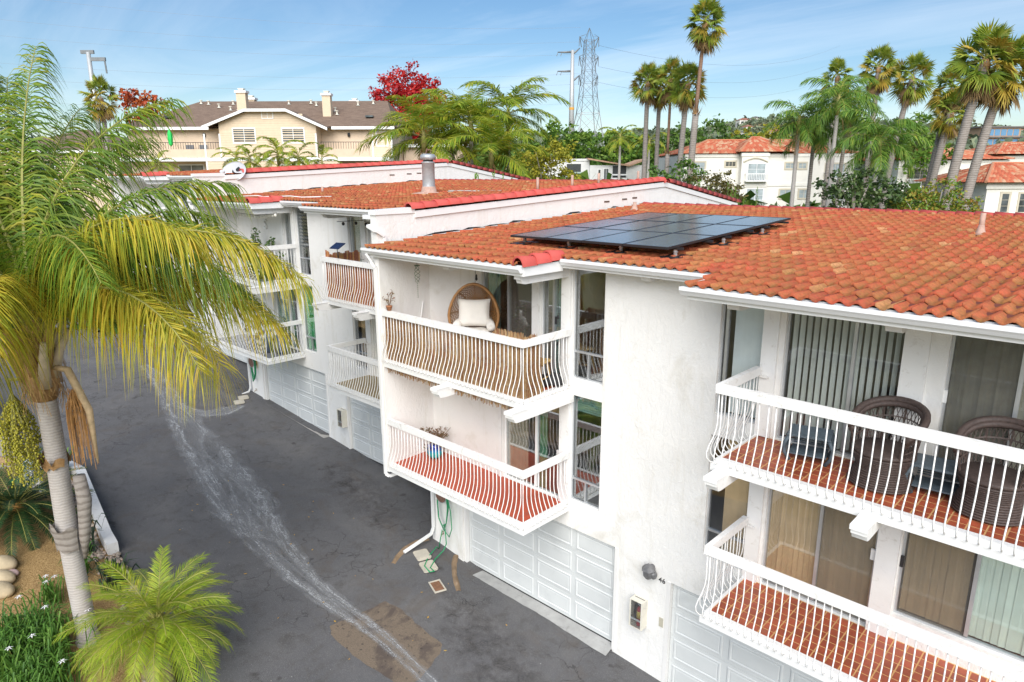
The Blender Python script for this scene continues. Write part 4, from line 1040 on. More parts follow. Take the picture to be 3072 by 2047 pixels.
pot_plant((-12.72, -1.40, 6.965), [(.05, 0), (.075, .10), (.08, .11)], mk('terracotta', (.40, .17, .08), .8, .1, 8), 'small terracotta pot of dry twigs on the rail by the downspout', f_dry)
def f_tree(t, z):
    rn = random.Random(6); st = MB().tube([(0, 0, z - .05), (.02, 0, z + .5), (0, .02, z + .9)], .015, 5); lf = MB()
    for i in range(5): leaf_cloud(lf, (rn.uniform(-.1, .1), rn.uniform(-.1, .1), z + .2 + .2 * i), .16, 40, .06, rn)
    st.build('stem', twig, t); lf.build('foliage', leafy, t)
pot_plant((-10.42, .55, 5.69), [(.12, 0), (.15, .30), (.155, .33)], white, 'white indoor pot with a leafy plant behind the glass near the egg chair', f_tree)
# --- wicker armchairs and low tables on the tiled balcony
def wicker_chair(loc, rz, label):
    t = thing('wicker_chair', label, 'armchair', loc, rz, 'dark wicker armchairs'); t.scale = (1.05, 1.05, 1.14)
    R0 = .36
    def bk(u, v):    # u angle round the back, v height 0..1
        a = lerp(-2.15, 2.15, u); top = .98 - .30 * (abs(u - .5) * 2) ** 2.2
        z = lerp(.42, top, v); r = R0 + .07 * v
        return (r * math.sin(a), r * math.cos(a) * 1.0, z)
    MB().tube([bk(u, 1) for u in [i / 22 for i in range(23)]], .045, 8).build('rim', wickerm, t, True)
    MB().tube([(x * .95, y * .95, z - .05) for x, y, z in [bk(u, 1) for u in [i / 22 for i in range(23)]]], .04, 8).build('rim', wickerm, t, True)
    w = MB()
    for k in range(30):
        for s in (1, -1):
            p = [bk(min(1, max(0, k / 29 + s * v * .10)), v) for v in (0, .25, .5, .75, 1)]
            w.tube(p, .006, 3, False)
    for v in (.3, .62): w.tube([bk(u / 20, v) for u in range(21)], .010, 4, False)
    w.build('back_weave', wickerm, t)
    rb = MB()
    for u in (0, .2, .35, .5, .65, .8, 1): rb.tube([bk(u, v) for v in (0, .5, 1)], .013, 5)
    rb.build('back_rib', wickerm, t)
    MB().lathe([(.001, .40), (.36, .40), (.385, .43), (.36, .46), (.001, .465)], 22).build('seat', wickerm, t, True)
    sk = MB()
    for i in range(15): sk.lathe([(.37 - .010 * i if i < 6 else .31 + .011 * (i - 6), .40 - .026 * i), (.385 - .010 * i if i < 6 else .325 + .011 * (i - 6), .387 - .026 * i), (.37 - .010 * i if i < 6 else .31 + .011 * (i - 6), .374 - .026 * i)], 26)
    sk.build('base', wickerm, t, True)
wicker_chair((-2.36, -.58, DU + .012), -.25, 'dark wicker armchair in front of the striped vertical blinds')
wicker_chair((-1.08, -.55, DU + .012), -.15, 'dark wicker armchair in front of the curtained slider, cut by the frame')
def low_table(loc, rz, label):
    t = thing('wicker_table', label, 'low table', loc, rz, 'blue-grey wicker low tables')
    MB().box(-.30, -.24, .40, .30, .24, .43).build('tabletop', bluew, t)
    MB().box(-.26, -.20, .10, .26, .20, .12).build('shelf', bluew, t)
    for s in (-1, 1):
        MB().tube([(s * .27, -.2, .40), (s * .34, -.2, .25), (s * .33, -.2, .12), (s * .25, -.2, 0)], .03, 7).build('leg', bluew, t, True)
        MB().tube([(s * .27, .2, .40), (s * .34, .2, .25), (s * .33, .2, .12), (s * .25, .2, 0)], .03, 7).build('leg', bluew, t, True)
        g = MB()
        for k in range(6): g.tube([(s * (.29 + .03 * math.sin(PI * k / 6)), -.18, .08 + .06 * k), (s * (.29 + .03 * math.sin(PI * k / 6)), .18, .08 + .06 * k)], .012, 4)
        g.build('side_weave', bluew, t)
    g = MB()
    for k in range(7): g.box(-.25, .19, .15 + .033 * k, .25, .205, .165 + .033 * k)
    g.build('back_weave', bluew, t)
low_table((-3.42, -.42, DU + .012), .25, 'blue-grey wicker low table by the return rail near the door post')
low_table((-1.72, -.42, DU + .012), .1, 'blue-grey wicker low table between the dark armchairs')
# --- things on the flue-topped block's balconies
o = Vector(offB); U2, L2 = o.z + DU, o.z + DL
def bam_fence():
    t = thing('bamboo_screen', 'orange-brown split bamboo screen lining the further upper balcony', 'bamboo screen', (o.x - 3.6, o.y - 1.3, U2))
    rn = random.Random(2)
    mats = [mk('bamboo_a', (.36, .13, .05), .6, .2, 12), mk('bamboo_b', (.45, .24, .09), .6, .2, 12), mk('bamboo_c', (.25, .09, .045), .6, .2, 12)]
    for i in range(84):
        x = -.74 + .05 * i; MB().tube([(x, -.04, .0), (x + rn.uniform(-.01, .01), -.04, (1.12 if x > -.55 else 1.36) + rn.uniform(-.03, .04))], .023, 5).build('bamboo_cane', rn.choice(mats), t)
    for i in range(22):
        MB().tube([(-.78 , .02 + .052 * i, 0), (-.78, .02 + .052 * i, 1.28 + rn.uniform(-.04, .04))], .023, 5).build('bamboo_cane', rn.choice(mats), t)
bam_fence()
t = thing('solar_lamp', 'small tilted navy solar panel on the rail of the bamboo-screened balcony', 'solar panel', (o.x - 4.05, o.y - 1.15, U2 + 1.16), .2)
MB().prism([(-.12, .28), (.16, .42), (.15, .44), (-.13, .30)], 'x', -.17, .20).build('panel', mk('navy_cell', (.012, .025, .08), .2, .1, 4), t)
MB().tube([(0, 0, .32), (.02, .02, 0.0), (.02, .02, -.2)], .012, 5).build('stalk', blackp, t)
def bulbs(pts, label, n, bm, r=.04):
    t = thing('string_light', label, 'string light', pts[0]); P = [Vector(p) - Vector(pts[0]) for p in pts]
    MB().tube(P, .008, 4).build('cord', blackp, t)
    for i in range(n):
        f = (i + .5) / n * (len(P) - 1); k = int(f); q = P[k].lerp(P[k + 1], f - k); MB().ball((q.x, q.y, q.z - .07), r, 8, 6, (1, 1, 1.15)).build('bulb', bm, t)
bulbs([(-24.6, .62, 8.70), (-23.1, .66, 8.66), (-21.6, .62, 8.80)], 'row of white globe bulbs strung under the corner eave', 14, mk('frosted_bulb', (.80, .78, .70), .3), .05)
bulbs([(o.x - 4.2, o.y - 1.0, o.z + 7.95), (o.x - 3.2, o.y - .8, o.z + 8.02), (o.x - 2.2, o.y - 1.0, o.z + 7.9)], 'black string light with dark bulbs above the bamboo screen', 4, blackp, .045)
fs = bpy.data.curves.new('s', 'FONT'); fs.body = 'S'; fs.size = .50; fs.extrude = .03
fo = bpy.data.objects.new('s', fs); COL.objects.link(fo); bpy.context.view_layer.update()
sm_ = bpy.data.meshes.new_from_object(fo.evaluated_get(bpy.context.evaluated_depsgraph_get())); bpy.data.objects.remove(fo)
sm_.materials.clear(); sm_.materials.append(white)
tag(link('letter_sign', sm_, None, (-23.95, 1.30, 8.12), (PI / 2, 0, 0)), 'white letter S hung on the wall under the globe bulbs', 'letter sign')
def f_bush(n, s, h):
    def f(t, z):
        rn = random.Random(n); lf = MB(); st = MB()
        for i in range(6): 
            q = (rn.uniform(-.2, .2), rn.uniform(-.2, .2), z + rn.uniform(.1, h)); st.tube([(0, 0, z - .03), q], .008, 4); leaf_cloud(lf, q, .16, n, s, rn)
        st.build('stem', twig, t); lf.build('foliage', leafy, t)
    return f
tp_ = [(.12, 0), (.17, .25), (.18, .27)]
pot_plant((o.x - 9.6, o.y - .35, U2), tp_, blackp, 'bushy plant in a black pot on the balcony behind the globe bulbs', f_bush(30, .06, 1.0))
pot_plant((o.x - 10.5, o.y - .5, U2), tp_, blackp, 'tall leafy plant against the wall below the letter S', f_bush(34, .06, 1.5))
pot_plant((o.x - 8.95, o.y - .3, U2), tp_, mk('grey_glaze', (.20, .21, .23), .5), 'small plant in a grey pot beside the slatted louvre window', f_bush(24, .05, .8))
t = thing('outdoor_sofa', 'low outdoor sofa with blue and turquoise cushions behind the further balusters', 'sofa', (o.x - 9.8, o.y - .85, U2))
MB().box(-.55, -.28, .05, .55, .28, .34).build('seat_base', mk('dark_timber', (.09, .065, .05), .7, .2, 8), t); MB().box(-.55, .2, .34, .55, .30, .74).build('backrest', mk('dark_timber', (.09, .065, .05), .7), t)
MB().ball((-.2, -.05, .46), .26, 12, 8, (1.1, .8, .5)).build('cushion', mk('turquoise_cloth', (.03, .30, .38), .9, .1, 8), t, True); MB().ball((.25, -.02, .44), .24, 12, 8, (1.1, .8, .5)).build('cushion', mk('blue_cloth', (.02, .06, .28), .9, .1, 8), t, True)
greypot = mk('blue_grey_planter', (.16, .20, .27), .6, .12, 4)
for dx, dy, w in ((-9.55, -.85, 'nearer the corner of the grey deck'), (-8.95, -.60, 'closer to the glass door of the grey deck')):
    t = thing('planter', 'tall blue-grey planter ' + w, 'planter', (o.x + dx, o.y + dy, L2 + .02))
    MB().lathe([(.20, 0), (.27, .55), (.28, .62), (.25, .62), (.24, .55), (.0001, .53)], 20).build('pot', greypot, t, True)
    lf = MB(); leaf_cloud(lf, (0, 0, .78), .2, 70, .05, random.Random(int(-dx * 10))); lf.build('foliage', mk_leaf('red_flower_leaf', [(0, (.08, .16, .05)), (.55, (.12, .2, .06)), (.75, (.45, .05, .06)), (1, (.5, .1, .08))], .2), t)
def fold_chair(loc, rz, label):
    t = thing('folding_chair', label, 'chair', loc, rz); wd = mk('teak', (.28, .15, .06), .6, .2, 10)
    for i in range(5): MB().box(-.2, -.2 + .085 * i, .44, .2, -.13 + .085 * i, .46).build('seat_slat', wd, t)
    for i in range(3): MB().box(-.2, .2 + .01 * i, .62 + .09 * i, .2, .215 + .01 * i, .69 + .09 * i).build('back_slat', wd, t)
    for s in (-1, 1): MB().tube([(s * .215, -.22, 0), (s * .215, .24, .88)], .014, 6).build('leg', blackp, t); MB().tube([(s * .195, .24, 0), (s * .195, -.2, .45)], .014, 6).build('leg', blackp, t)
fold_chair((o.x - 10.6, o.y - .45, L2 + .02), .5, 'folding teak chair near the wall on the grey deck'); fold_chair((o.x - 10.3, o.y - 1.0, L2 + .02), 2.2, 'folding teak chair turned to the rail on the grey deck')
# ================================================================== ON THE ROOFS
def on_roof(x, y, off=(0, 0, 0)): return Vector((x, y, zroof(y - off[1]) + off[2] + .03))
cell = None
def mk_cell():
    m, n, l, p = nt_new('solar_cell'); P = n.new('ShaderNodeTexCoord').outputs['Object']
    mp2 = mapped(n, l, P, (6.0, 6.0, 1)); br = n.new('ShaderNodeTexBrick'); br.offset = 0; l.new(mp2, br.inputs['Vector']); br.inputs['Scale'].default_value = 1; br.inputs['Mortar Size'].default_value = .012
    br.inputs['Brick Width'].default_value = 1; br.inputs['Row Height'].default_value = 1
    br.inputs['Color1'].default_value = (.13, .12, .118, 1); br.inputs['Color2'].default_value = (.14, .13, .128, 1); br.inputs['Mortar'].default_value = (.16, .15, .15, 1)
    l.new(br.outputs['Color'], p.inputs['Base Color']); p.inputs['Roughness'].default_value = .16; p.inputs['IOR'].default_value = 1.9
    return m
cell = mk_cell(); frm = mk('black_anodised', (.02, .021, .024), .4, .1, 4)
t = thing('solar_array', 'black solar array of twelve panels on the nearer tile roof', 'solar array', (-8.33, .12, zroof(.12) + .25))
ang = math.atan(SL); t.rotation_euler = (ang, 0, 0)
pw, ph = .965, 1.79
fme = MB()
for a in ((-pw / 2, 0, pw / 2, .03), (-pw / 2, ph - .03, pw / 2, ph), (-pw / 2, .03, -pw / 2 + .02, ph - .03), (pw / 2 - .02, .03, pw / 2, ph - .03)): fme.box(a[0], a[1], -.04, a[2], a[3], .004)
fme = fme.mesh('panel_frame', frm); cme = MB().box(-pw / 2 + .02, .03, -.03, pw / 2 - .02, ph - .03, .0).mesh('solar_panel', cell)
for i in range(4):
    for j in range(3):
        c = link('solar_panel', cme, t, ((i - 1.5) * (pw + .012), j * (ph + .012), random.uniform(-.002, .002)), (random.uniform(-.002, .002), random.uniform(-.002, .002), 0))
        link('panel_frame', fme, c)
for y in (.35, 1.45, 2.2, 3.2, 4.0, 5.0): MB().box(-2.0, y - .02, -.085, 2.06, y + .02, -.042).build('rail', frm, t)
for y in (.35, 2.2, 4.0):
    for x in (-1.85, -.6, .7, 1.9):
        MB().box(x - .02, y - .03, -.19, x + .02, y + .03, -.085).lathe([(.03, -.20), (.03, -.14), (.05, -.13), (.05, -.12)], 8, (x, y, 0)).build('standoff', alum, t)
        MB().prism([(x - .22, y - .24), (x + .2, y - .26), (x + .24, y + .2), (x - .2, y + .22)], 'z', -.212, -.196).build('flashing_foot', blackp, t)
flue = mk('flue_galvanised', (.40, .43, .45), .45, .15, 6, .1, 20, metal=.35); lead = mk('lead_flashing', (.45, .30, .24), .8, .2, 8)
def vent(x, y, off, h, r, label, tall=False, skirt=True):
    p = on_roof(x, y, off); t = thing('vent_pipe', label, 'vent pipe', p)
    MB().lathe([(r, -.05), (r, h)], 12).lathe([(r - .012, h), (.0001, h - .02)], 12).build('pipe', lead, t, True)
    if skirt: MB().lathe([(r * 3.2, -.02), (r * 1.6, .05), (r * 1.15, .16), (r, .18)], 12).build('skirt', lead, t, True)
vent(-2.72, 6.0, offA, .42, .05, 'pink-grey vent pipe alone on the tile roof beyond the solar array')
vent(-12.3, 7.9, offA, .25, .06, 'short orange vent pipe by the white gable wall behind the solar array')
t = thing('flue', 'galvanised chimney flue with a torn cap standing on the further tile roof', 'flue', on_roof(-18.2, 4.4, offB))
MB().lathe([(.22, .12), (.21, .16), (.21, .98), (.225, .99), (.225, 1.02), (.21, 1.03)], 20).build('pipe', flue, t, True)
MB().lathe([(.60, -.03), (.58, .0), (.26, .05), (.235, .20), (.225, .22)], 20).build('skirt', lead, t, True)
MB().lathe([(.17, 1.03), (.17, 1.12)], 14).build('neck', blackp, t); cp = MB().lathe([(.26, 1.10), (.255, 1.22), (.20, 1.27), (.0001, 1.29)], 14); cp.v = [(x, y, z + .03 * math.sin(4 * math.atan2(y, x)) * (z < 1.15)) for x, y, z in cp.v]
cp.build('cap', flue, t, True); MB().tube([(-.1, 0, 1.3), (-.06, .02, 1.45), (.02, 0, 1.40), (.12, .02, 1.42)], .02, 5).build('bent_strap', reelm, t)
for x, y, hh, lb in ((-14.9, 6.2, .42, 'thin vent pipe just behind the red cap tiles, nearest the eave'), (-14.6, 7.6, .42, 'thin vent pipe behind the red cap tiles, midway to the ridge'), (-14.7, 9.2, .40, 'thin vent pipe behind the cap tiles with a bent wire'), (-14.0, 10.6, .40, 'thin vent pipe close to the gable peak'), (-23.6, 3.6, .22, 'stub vent on the further roof near the dish')):
    vent(x, y, offB, hh, .045, lb, skirt=False)
mbw = MB()
for i in range(9): mbw.ball((i * .28, .03 * math.sin(i * 2), .03), .09, 8, 5, (1.9, .8, .45))
t = tag(mbw.build('roof_patch', mk('grey_patch', (.36, .34, .31), .9, .25, 6)), 'grey mortar patch smeared across the tiles beside the flue', 'roof patch'); t.location = on_roof(-17.7, 5.0, offB); t.rotation_euler = (0, 0, .55)
cab = MB().tube([(0, 0, .06), (.8, .5, .09), (1.6, .3, .07), (2.6, .8, .10), (3.5, .7, .08), (4.2, 1.4, .10)], .018, 5)
t = tag(cab.build('loose_cable', white, None, True), 'loose white cable lying over the tiles below the dish', 'cable'); t.location = on_roof(-24.6, .6, offB)
# dish on the third block's gable
def dish(loc):
    t = thing('satellite_dish', 'grey oval satellite dish on a pole against the white gable', 'satellite dish', loc, YAW)
    dm = mk('dish_grey', (.50, .52, .55), .4, .06, 5)
    n = Vector((-.25, -.80, .42)).normalized(); e = n.cross(Vector((0, 0, 1))).normalized(); u = e.cross(n)
    c = Vector((0, -.15, .82)); m2 = MB(); N = 24
    for k in range(6):
        for j in range(N):
            a = 2 * PI * j / N; r = k / 5; m2.v.append(tuple(c + (e * math.cos(a) * .56 + u * math.sin(a) * .42) * r + n * (.10 * r * r)))
    for k in range(5):
        for j in range(N): m2.f.append((k * N + j, k * N + (j + 1) % N, (k + 1) * N + (j + 1) % N, (k + 1) * N + j))
    m2.tube([c + e * math.cos(2 * PI * j / N) * .56 + u * math.sin(2 * PI * j / N) * .42 + n * .10 for j in range(N + 1)], .012, 5, False)
    m2.build('reflector', dm, t, True)
    # two-lobed swoosh mark printed on the reflector
    lg = MB(); 
    def q(a, b): return c + e * a + u * b + n * (.10 * ((a / .56) ** 2 + (b / .42) ** 2) + .012)
    lg.poly(q(-.12, .24), q(-.20, .20), q(-.21, .08), q(-.12, .04), q(-.03, .07), q(.0, .15)); lg.poly(q(.14, .13), q(.05, .03), q(-.04, -.01), q(-.08, .0), q(-.02, -.06), q(.08, -.05), q(.15, .03))
    lg.build('logo', blackp, t)
    MB().tube([c - n * .02, Vector((0, .0, .55)), Vector((0, 0, .25)), Vector((-.12, .02, -.55))], .03, 8).build('mast', galv, t); MB().box(-.24, .0, -.62, .02, .05, -.56).build('foot', galv, t)
    MB().tube([c - u * .40, c - u * .30 + n * .62], .02, 6).build('arm', mk('dark_arm', (.08, .085, .09), .5), t); MB().ball(tuple(c - u * .28 + n * .66), .09, 10, 6, (1.3, .8, .8)).build('receiver', dm, t)
    MB().tube([(0, .02, .3), (-.5, .05, .16), (-1.0, .08, .05)], .015, 5).build('brace', galv, t)
dish((-26.95, 1.85, 9.30))
# ================================================================== BUILDINGS BEYOND
def far(name, label, r0, q0, z0, rz=0.0, cat='building'):
    return thing(name, label, cat, W(r0, q0, z0), YAW + rz)
tansid = mk('tan_siding', (.66, .53, .38), .8, .05, 3); tanst = mk('tan_stucco', (.66, .52, .385), .85, .06, 2)
def mk_shingle():
    m, n, l, p = nt_new('shingle_brown'); P = pos(n)
    f = noise(n, l, 2.2, 6, .75, mapped(n, l, P, (.6, .6, 4))); g = noise(n, l, 9, 4, .7, P)
    c = ramp(n, l, f, [(.3, (.12, .078, .056)), (.5, (.20, .138, .10)), (.7, (.28, .20, .145))]); c = mixc(n, l, .35, c, ramp(n, l, g, [(.35, (.08, .05, .035)), (.65, (.24, .17, .125))]))
    l.new(c, p.inputs['Base Color']); p.inputs['Roughness'].default_value = .95; return m
shing = mk_shingle()
def far_win(R, x0, x1, z0, z1, y, mull=1, rows=1, fm=white, gl=None, name='window', trim=.1):
    m2 = MB(); w = trim
    m2.box(x0 - w, y - .05, z0 - w, x0, y - .002, z1 + w).box(x1, y - .05, z0 - w, x1 + w, y - .002, z1 + w).box(x0, y - .05, z1, x1, y - .002, z1 + w).box(x0, y - .06, z0 - w, x1, y - .002, z0)
    f = m2.build(name, fm, R)
    MB().box(x0, y - .02, z0, x1, y - .004, z1).build('pane', gl or DARKGL, f)
    b = MB()
    for i in range(1, mull + 1): x = lerp(x0, x1, i / (mull + 1)); b.box(x - .022, y - .035, z0, x + .022, y - .021, z1)
    for i in range(1, rows): z = lerp(z0, z1, i / rows); b.box(x0, y - .033, z - .012, x1, y - .0215, z + .012)
    if b.v: b.build('muntin', fm, f)
    return f
def mk_dgl():
    m, n, l, p = nt_new('far_glass'); f = noise(n, l, .8, 3, .5, pos(n))
    l.new(ramp(n, l, f, [(.4, (.03, .04, .045)), (.65, (.13, .155, .165))]), p.inputs['Base Color']); p.inputs['Roughness'].default_value = .08; return m
DARKGL = mk_dgl(); PALEGL = mk('curtained_glass', (.34, .40, .42), .15, .25, 2)
def roof_hip(R, x0, x1, y0, y1, z0, h, ov, mat, name='roof', hipl=True, hipr=True, run=None):
    run = run or (y1 - y0) / 2 + ov
    a, b, c, d = x0 - ov, x1 + ov, y0 - ov, y1 + ov; ym = (c + d) / 2; xl = a + (run if hipl else 0); xr = b - (run if hipr else 0)
    m2 = MB(); v = [(a, c, z0), (b, c, z0), (b, d, z0), (a, d, z0), (xl, ym, z0 + h), (xr, ym, z0 + h)]
    m2.v = v; m2.f = [(0, 1, 5, 4), (2, 3, 4, 5), (1, 2, 5), (3, 0, 4), (3, 2, 1, 0)]
    return m2.build(name, mat, R)
def siding(R, x0, x1, z0, z1, y, mat, step=.2):
    me = MB().prism([(y, 0), (y - .025, 0), (y - .006, step)], 'x', x0, x1).mesh('siding_board', mat); z = z0
    while z < z1 - .02: link('siding_board', me, R, (0, 0, z)); z += step
# ---- tan hillside house
T = far('apartment_house', 'tan sided hillside apartment house with a brown shingle roof and chimneys', -21.3, 62, 4.5)
def tx(r): return r + 21.3
def tz(z): return z - 4.5
m2 = MB().box(tx(-34.5), 1.6, 0, tx(-10.8), 15, tz(14.15)); m2.build('wall', tanst, T)
m2 = MB().box(tx(-25.6), 0, 0, tx(-17.1), 1.6, tz(13.2)).prism([(tx(-25.6), tz(13.2)), (tx(-17.1), tz(13.2)), (tx(-17.1), tz(14.32)), (tx(-19.6), tz(15.46)), (tx(-23.0), tz(15.46)), (tx(-25.6), tz(14.5))], 'y', 0, 1.6)
m2.build('bay_wall', tansid, T)
siding(T, tx(-25.55), tx(-17.15), tz(11.65), tz(13.85), -.002, tansid); siding(T, tx(-24.4), tx(-18.2), tz(13.85), tz(15.2), -.002, tansid); siding(T, tx(-26.9), tx(-15.2), tz(8), tz(11.3), -.003, tansid); siding(T, tx(-12.45), tx(-10.85), tz(11.65), tz(14.0), 1.58, tansid)
rf = MB()                                    # main roof: long slope with clipped ends
E0, R0_ = tz(14.25), tz(17.15)
rf.v = [(tx(-35.0), 1.0, E0), (tx(-10.4), 1.0, E0), (tx(-12.2), 8.5, R0_), (tx(-30.6), 8.5, R0_), (tx(-35.0), 16, E0), (tx(-10.4), 16, E0)]
rf.f = [(0, 1, 2, 3), (5, 4, 3, 2), (1, 5, 2), (4, 0, 3), (0, 4, 5, 1)]
roofT = rf.build('roof', shing, T)
br = MB(); pts = [(-26.9, 14.2), (-23.1, 15.62), (-19.5, 15.62), (-16.0, 14.05)]
for (a, za), (b, zb) in zip(pts, pts[1:]): br.poly((tx(a), -.5, tz(za) + .03), (tx(b), -.5, tz(zb) + .03), (tx(b), 4.8, tz(zb) + .03 + (.0)), (tx(a), 4.8, tz(za) + .03))
br.build('gable_roof', shing, T)
bt = MB()
for (a, za), (b, zb) in zip(pts, pts[1:]): bt.prism([(tx(a), tz(za) - .22), (tx(b), tz(zb) - .22), (tx(b), tz(zb) + .02), (tx(a), tz(za) + .02)], 'y', -.52, -.44)
bt.box(tx(-35), .96, E0 - .25, tx(-26.9), 1.02, E0).box(tx(-16), .96, E0 - .25, tx(-10.4), 1.02, E0); bt.build('fascia', white, T)
MB().box(tx(-34.6), -.06, tz(11.28), tx(-10.7), 1.58, tz(11.58)).build('band', white, T)
cn_ = MB()
for x, y in ((-25.6, -.03), (-17.15, -.03), (-12.5, 1.55), (-10.8, 1.55), (-26.95, -.03)): cn_.box(tx(x) - .07, y, tz(8) if x != -25.6 else tz(11.6), tx(x) + .07, y + .06, tz(13.6))
cn_.build('corner_board', white, T)
MB().box(tx(-34.4), .02, tz(11.6), tx(-25.7), .14, tz(12.3)).build('balcony_parapet', tanst, T); MB().box(tx(-17.0), .02, tz(11.6), tx(-12.5), .14, tz(12.3)).build('balcony_parapet', tanst, T)
for a, b in ((-34.2, -25.75), (-17.0, -12.5)):
    ra = MB().box(tx(a), .04, tz(12.85), tx(b), .08, tz(12.9)); x = a
    while x < b: ra.box(tx(x), .05, tz(12.3), tx(x) + .03, .07, tz(12.85)); x += .22
    ra.build('railing', mk('dark_bronze', (.05, .04, .035), .6), T)
far_win(T, tx(-24.35), tx(-22.5), tz(12.85), tz(14.0), 0, 1, 1); far_win(T, tx(-20.05), tx(-18.2), tz(12.85), tz(14.0), 0, 1, 2); far_win(T, tx(-12.1), tx(-11.2), tz(12.65), tz(13.8), 1.6, 1, 3)
far_win(T, tx(-21.7), tx(-20.8), tz(14.9), tz(15.4), 0, 1, 3, gl=tansid, name='gable_vent', trim=.07)
far_win(T, tx(-30.2), tx(-28.0), tz(8.6), tz(10.95), 1.6, 1, 1); far_win(T, tx(-14.6), tx(-12.3), tz(8.6), tz(10.95), 1.6, 1, 1); far_win(T, tx(-20.5), tx(-18.6), tz(9.2), tz(10.9), 0, 1, 2)
for x in (-27.6, -14.6): MB().lathe([(.10, 0), (.13, .15), (.10, .32), (.0001, .36)], 8, (tx(x), 1.5, tz(13.4))).build('wall_lantern', blackp, T)
def chim(x, y, zb, zt, w):
    c = MB().box(x - w / 2, y - .35, zb, x + w / 2, y + .35, zt - .35).build('chimney', tansid, T)
    MB().box(x - w / 2 - .1, y - .45, zt - .35, x + w / 2 + .1, y + .45, zt - .15).build('chimney_cap', white, c); MB().box(x - w / 4, y - .2, zt - .15, x + w / 4, y + .2, zt).box(x - w / 4 - .06, y - .26, zt, x + w / 4 + .06, y + .26, zt + .06).build('flue_top', cream, c)
chim(tx(-24.8), 4.0, tz(15.4), tz(17.75), .85); chim(tx(-25.9), 9.3, tz(16.4), tz(17.7), .8); chim(tx(-17.0), 4.0, tz(15.3), tz(17.5), .75); chim(tx(-15.6), 9.3, tz(16.4), tz(17.4), .8)
for x, y in ((-30.2, 7.6), (-29.4, 7.4), (-28, 6.4), (-27, 7.4), (-26.6, 5.6), (-25.5, 4.6), (-21.6, 7.4), (-19.5, 7.6), (-18.8, 6.9), (-16.6, 5.2), (-14.8, 7.0), (-13.4, 7.4), (-16.2, 4.2)):
    z = E0 + (y - 1) * (R0_ - E0) / 7.5
    MB().lathe([(.22, 0), (.08, .08), (.08, .3), (.16, .32), (.16, .38)], 8, (tx(x), y, z)).build('roof_vent', cream, roofT)
for x in (-31.4, -22.2, -13.0): MB().box(tx(x) - .35, 3.0, E0 + .95, tx(x) + .35, 3.6, E0 + 1.1).build('skylight', DARKGL, roofT)
k_ = MB(); lime = mk('lime_kite', (.02, .55, .10), .7, .05, 4)
t = tag(MB().lathe([(.0001, -.7), (.16, -.5), (.22, 0), (.20, .4), (.10, .7), (.0001, .9)], 6).build('hanging_spinner', lime), 'bright green fabric spinner hanging at the tan house balcony', 'wind spinner'); t.location = W(-29.9, 61.9, 13.2)
for x, lb in ((-28.7, 'grey patio chair by the railing under the wall lantern, first of two'), (-27.5, 'grey patio chair nearer the tan bay wall')):
    t = thing('patio_chair', lb, 'chair', W(x, 63.2, 11.6), YAW); MB().box(-.35, -.3, .35, .35, .3, .5).build('seat', deckgrey, t); MB().box(-.35, -.35, .5, .35, -.28, 1.1).build('backrest', deckgrey, t)
    for sx in (-.3, .3):
        for sy in (-.25, .25): MB().box(sx - .03, sy - .03, 0, sx + .03, sy + .03, .35).build('leg', blackp, t)
# neighbours of the tan house: a second gable to the west and a wing to the east
N1 = far('apartment_house', 'tan house with a grey-brown roof glimpsed behind the tall palm fronds', -47, 72, 3.6)
MB().box(-6, 0, -1, 6.5, 12, 9.0).build('wall', tanst, N1); roof_hip(N1, -6, 6.5, 0, 12, 9.0, 2.4, .6, shing); MB().box(-6.62, -.62, 8.72, 7.12, -.56, 9.02).build('fascia', white, N1)
far_win(N1, -2, 0, 6.2, 7.6, 0, 1, 2); far_win(N1, 3, 5, 6.2, 7.6, 0, 1, 2)
N2 = far('apartment_house', 'small tan house wing with a white fascia between red tree and feather palms', -7.2, 70, 5.0)
MB().box(-3.5, 0, -1, 2.5, 10, 8.0).build('wall', tanst, N2); roof_hip(N2, -3.5, 2.5, 0, 10, 8.0, 1.3, .5, shing); MB().box(-4.02, -.52, 7.7, 3.02, -.46, 8.0).build('fascia', white, N2)
far_win(N2, -.5, 1, 4.6, 5.8, 0, 1, 1)
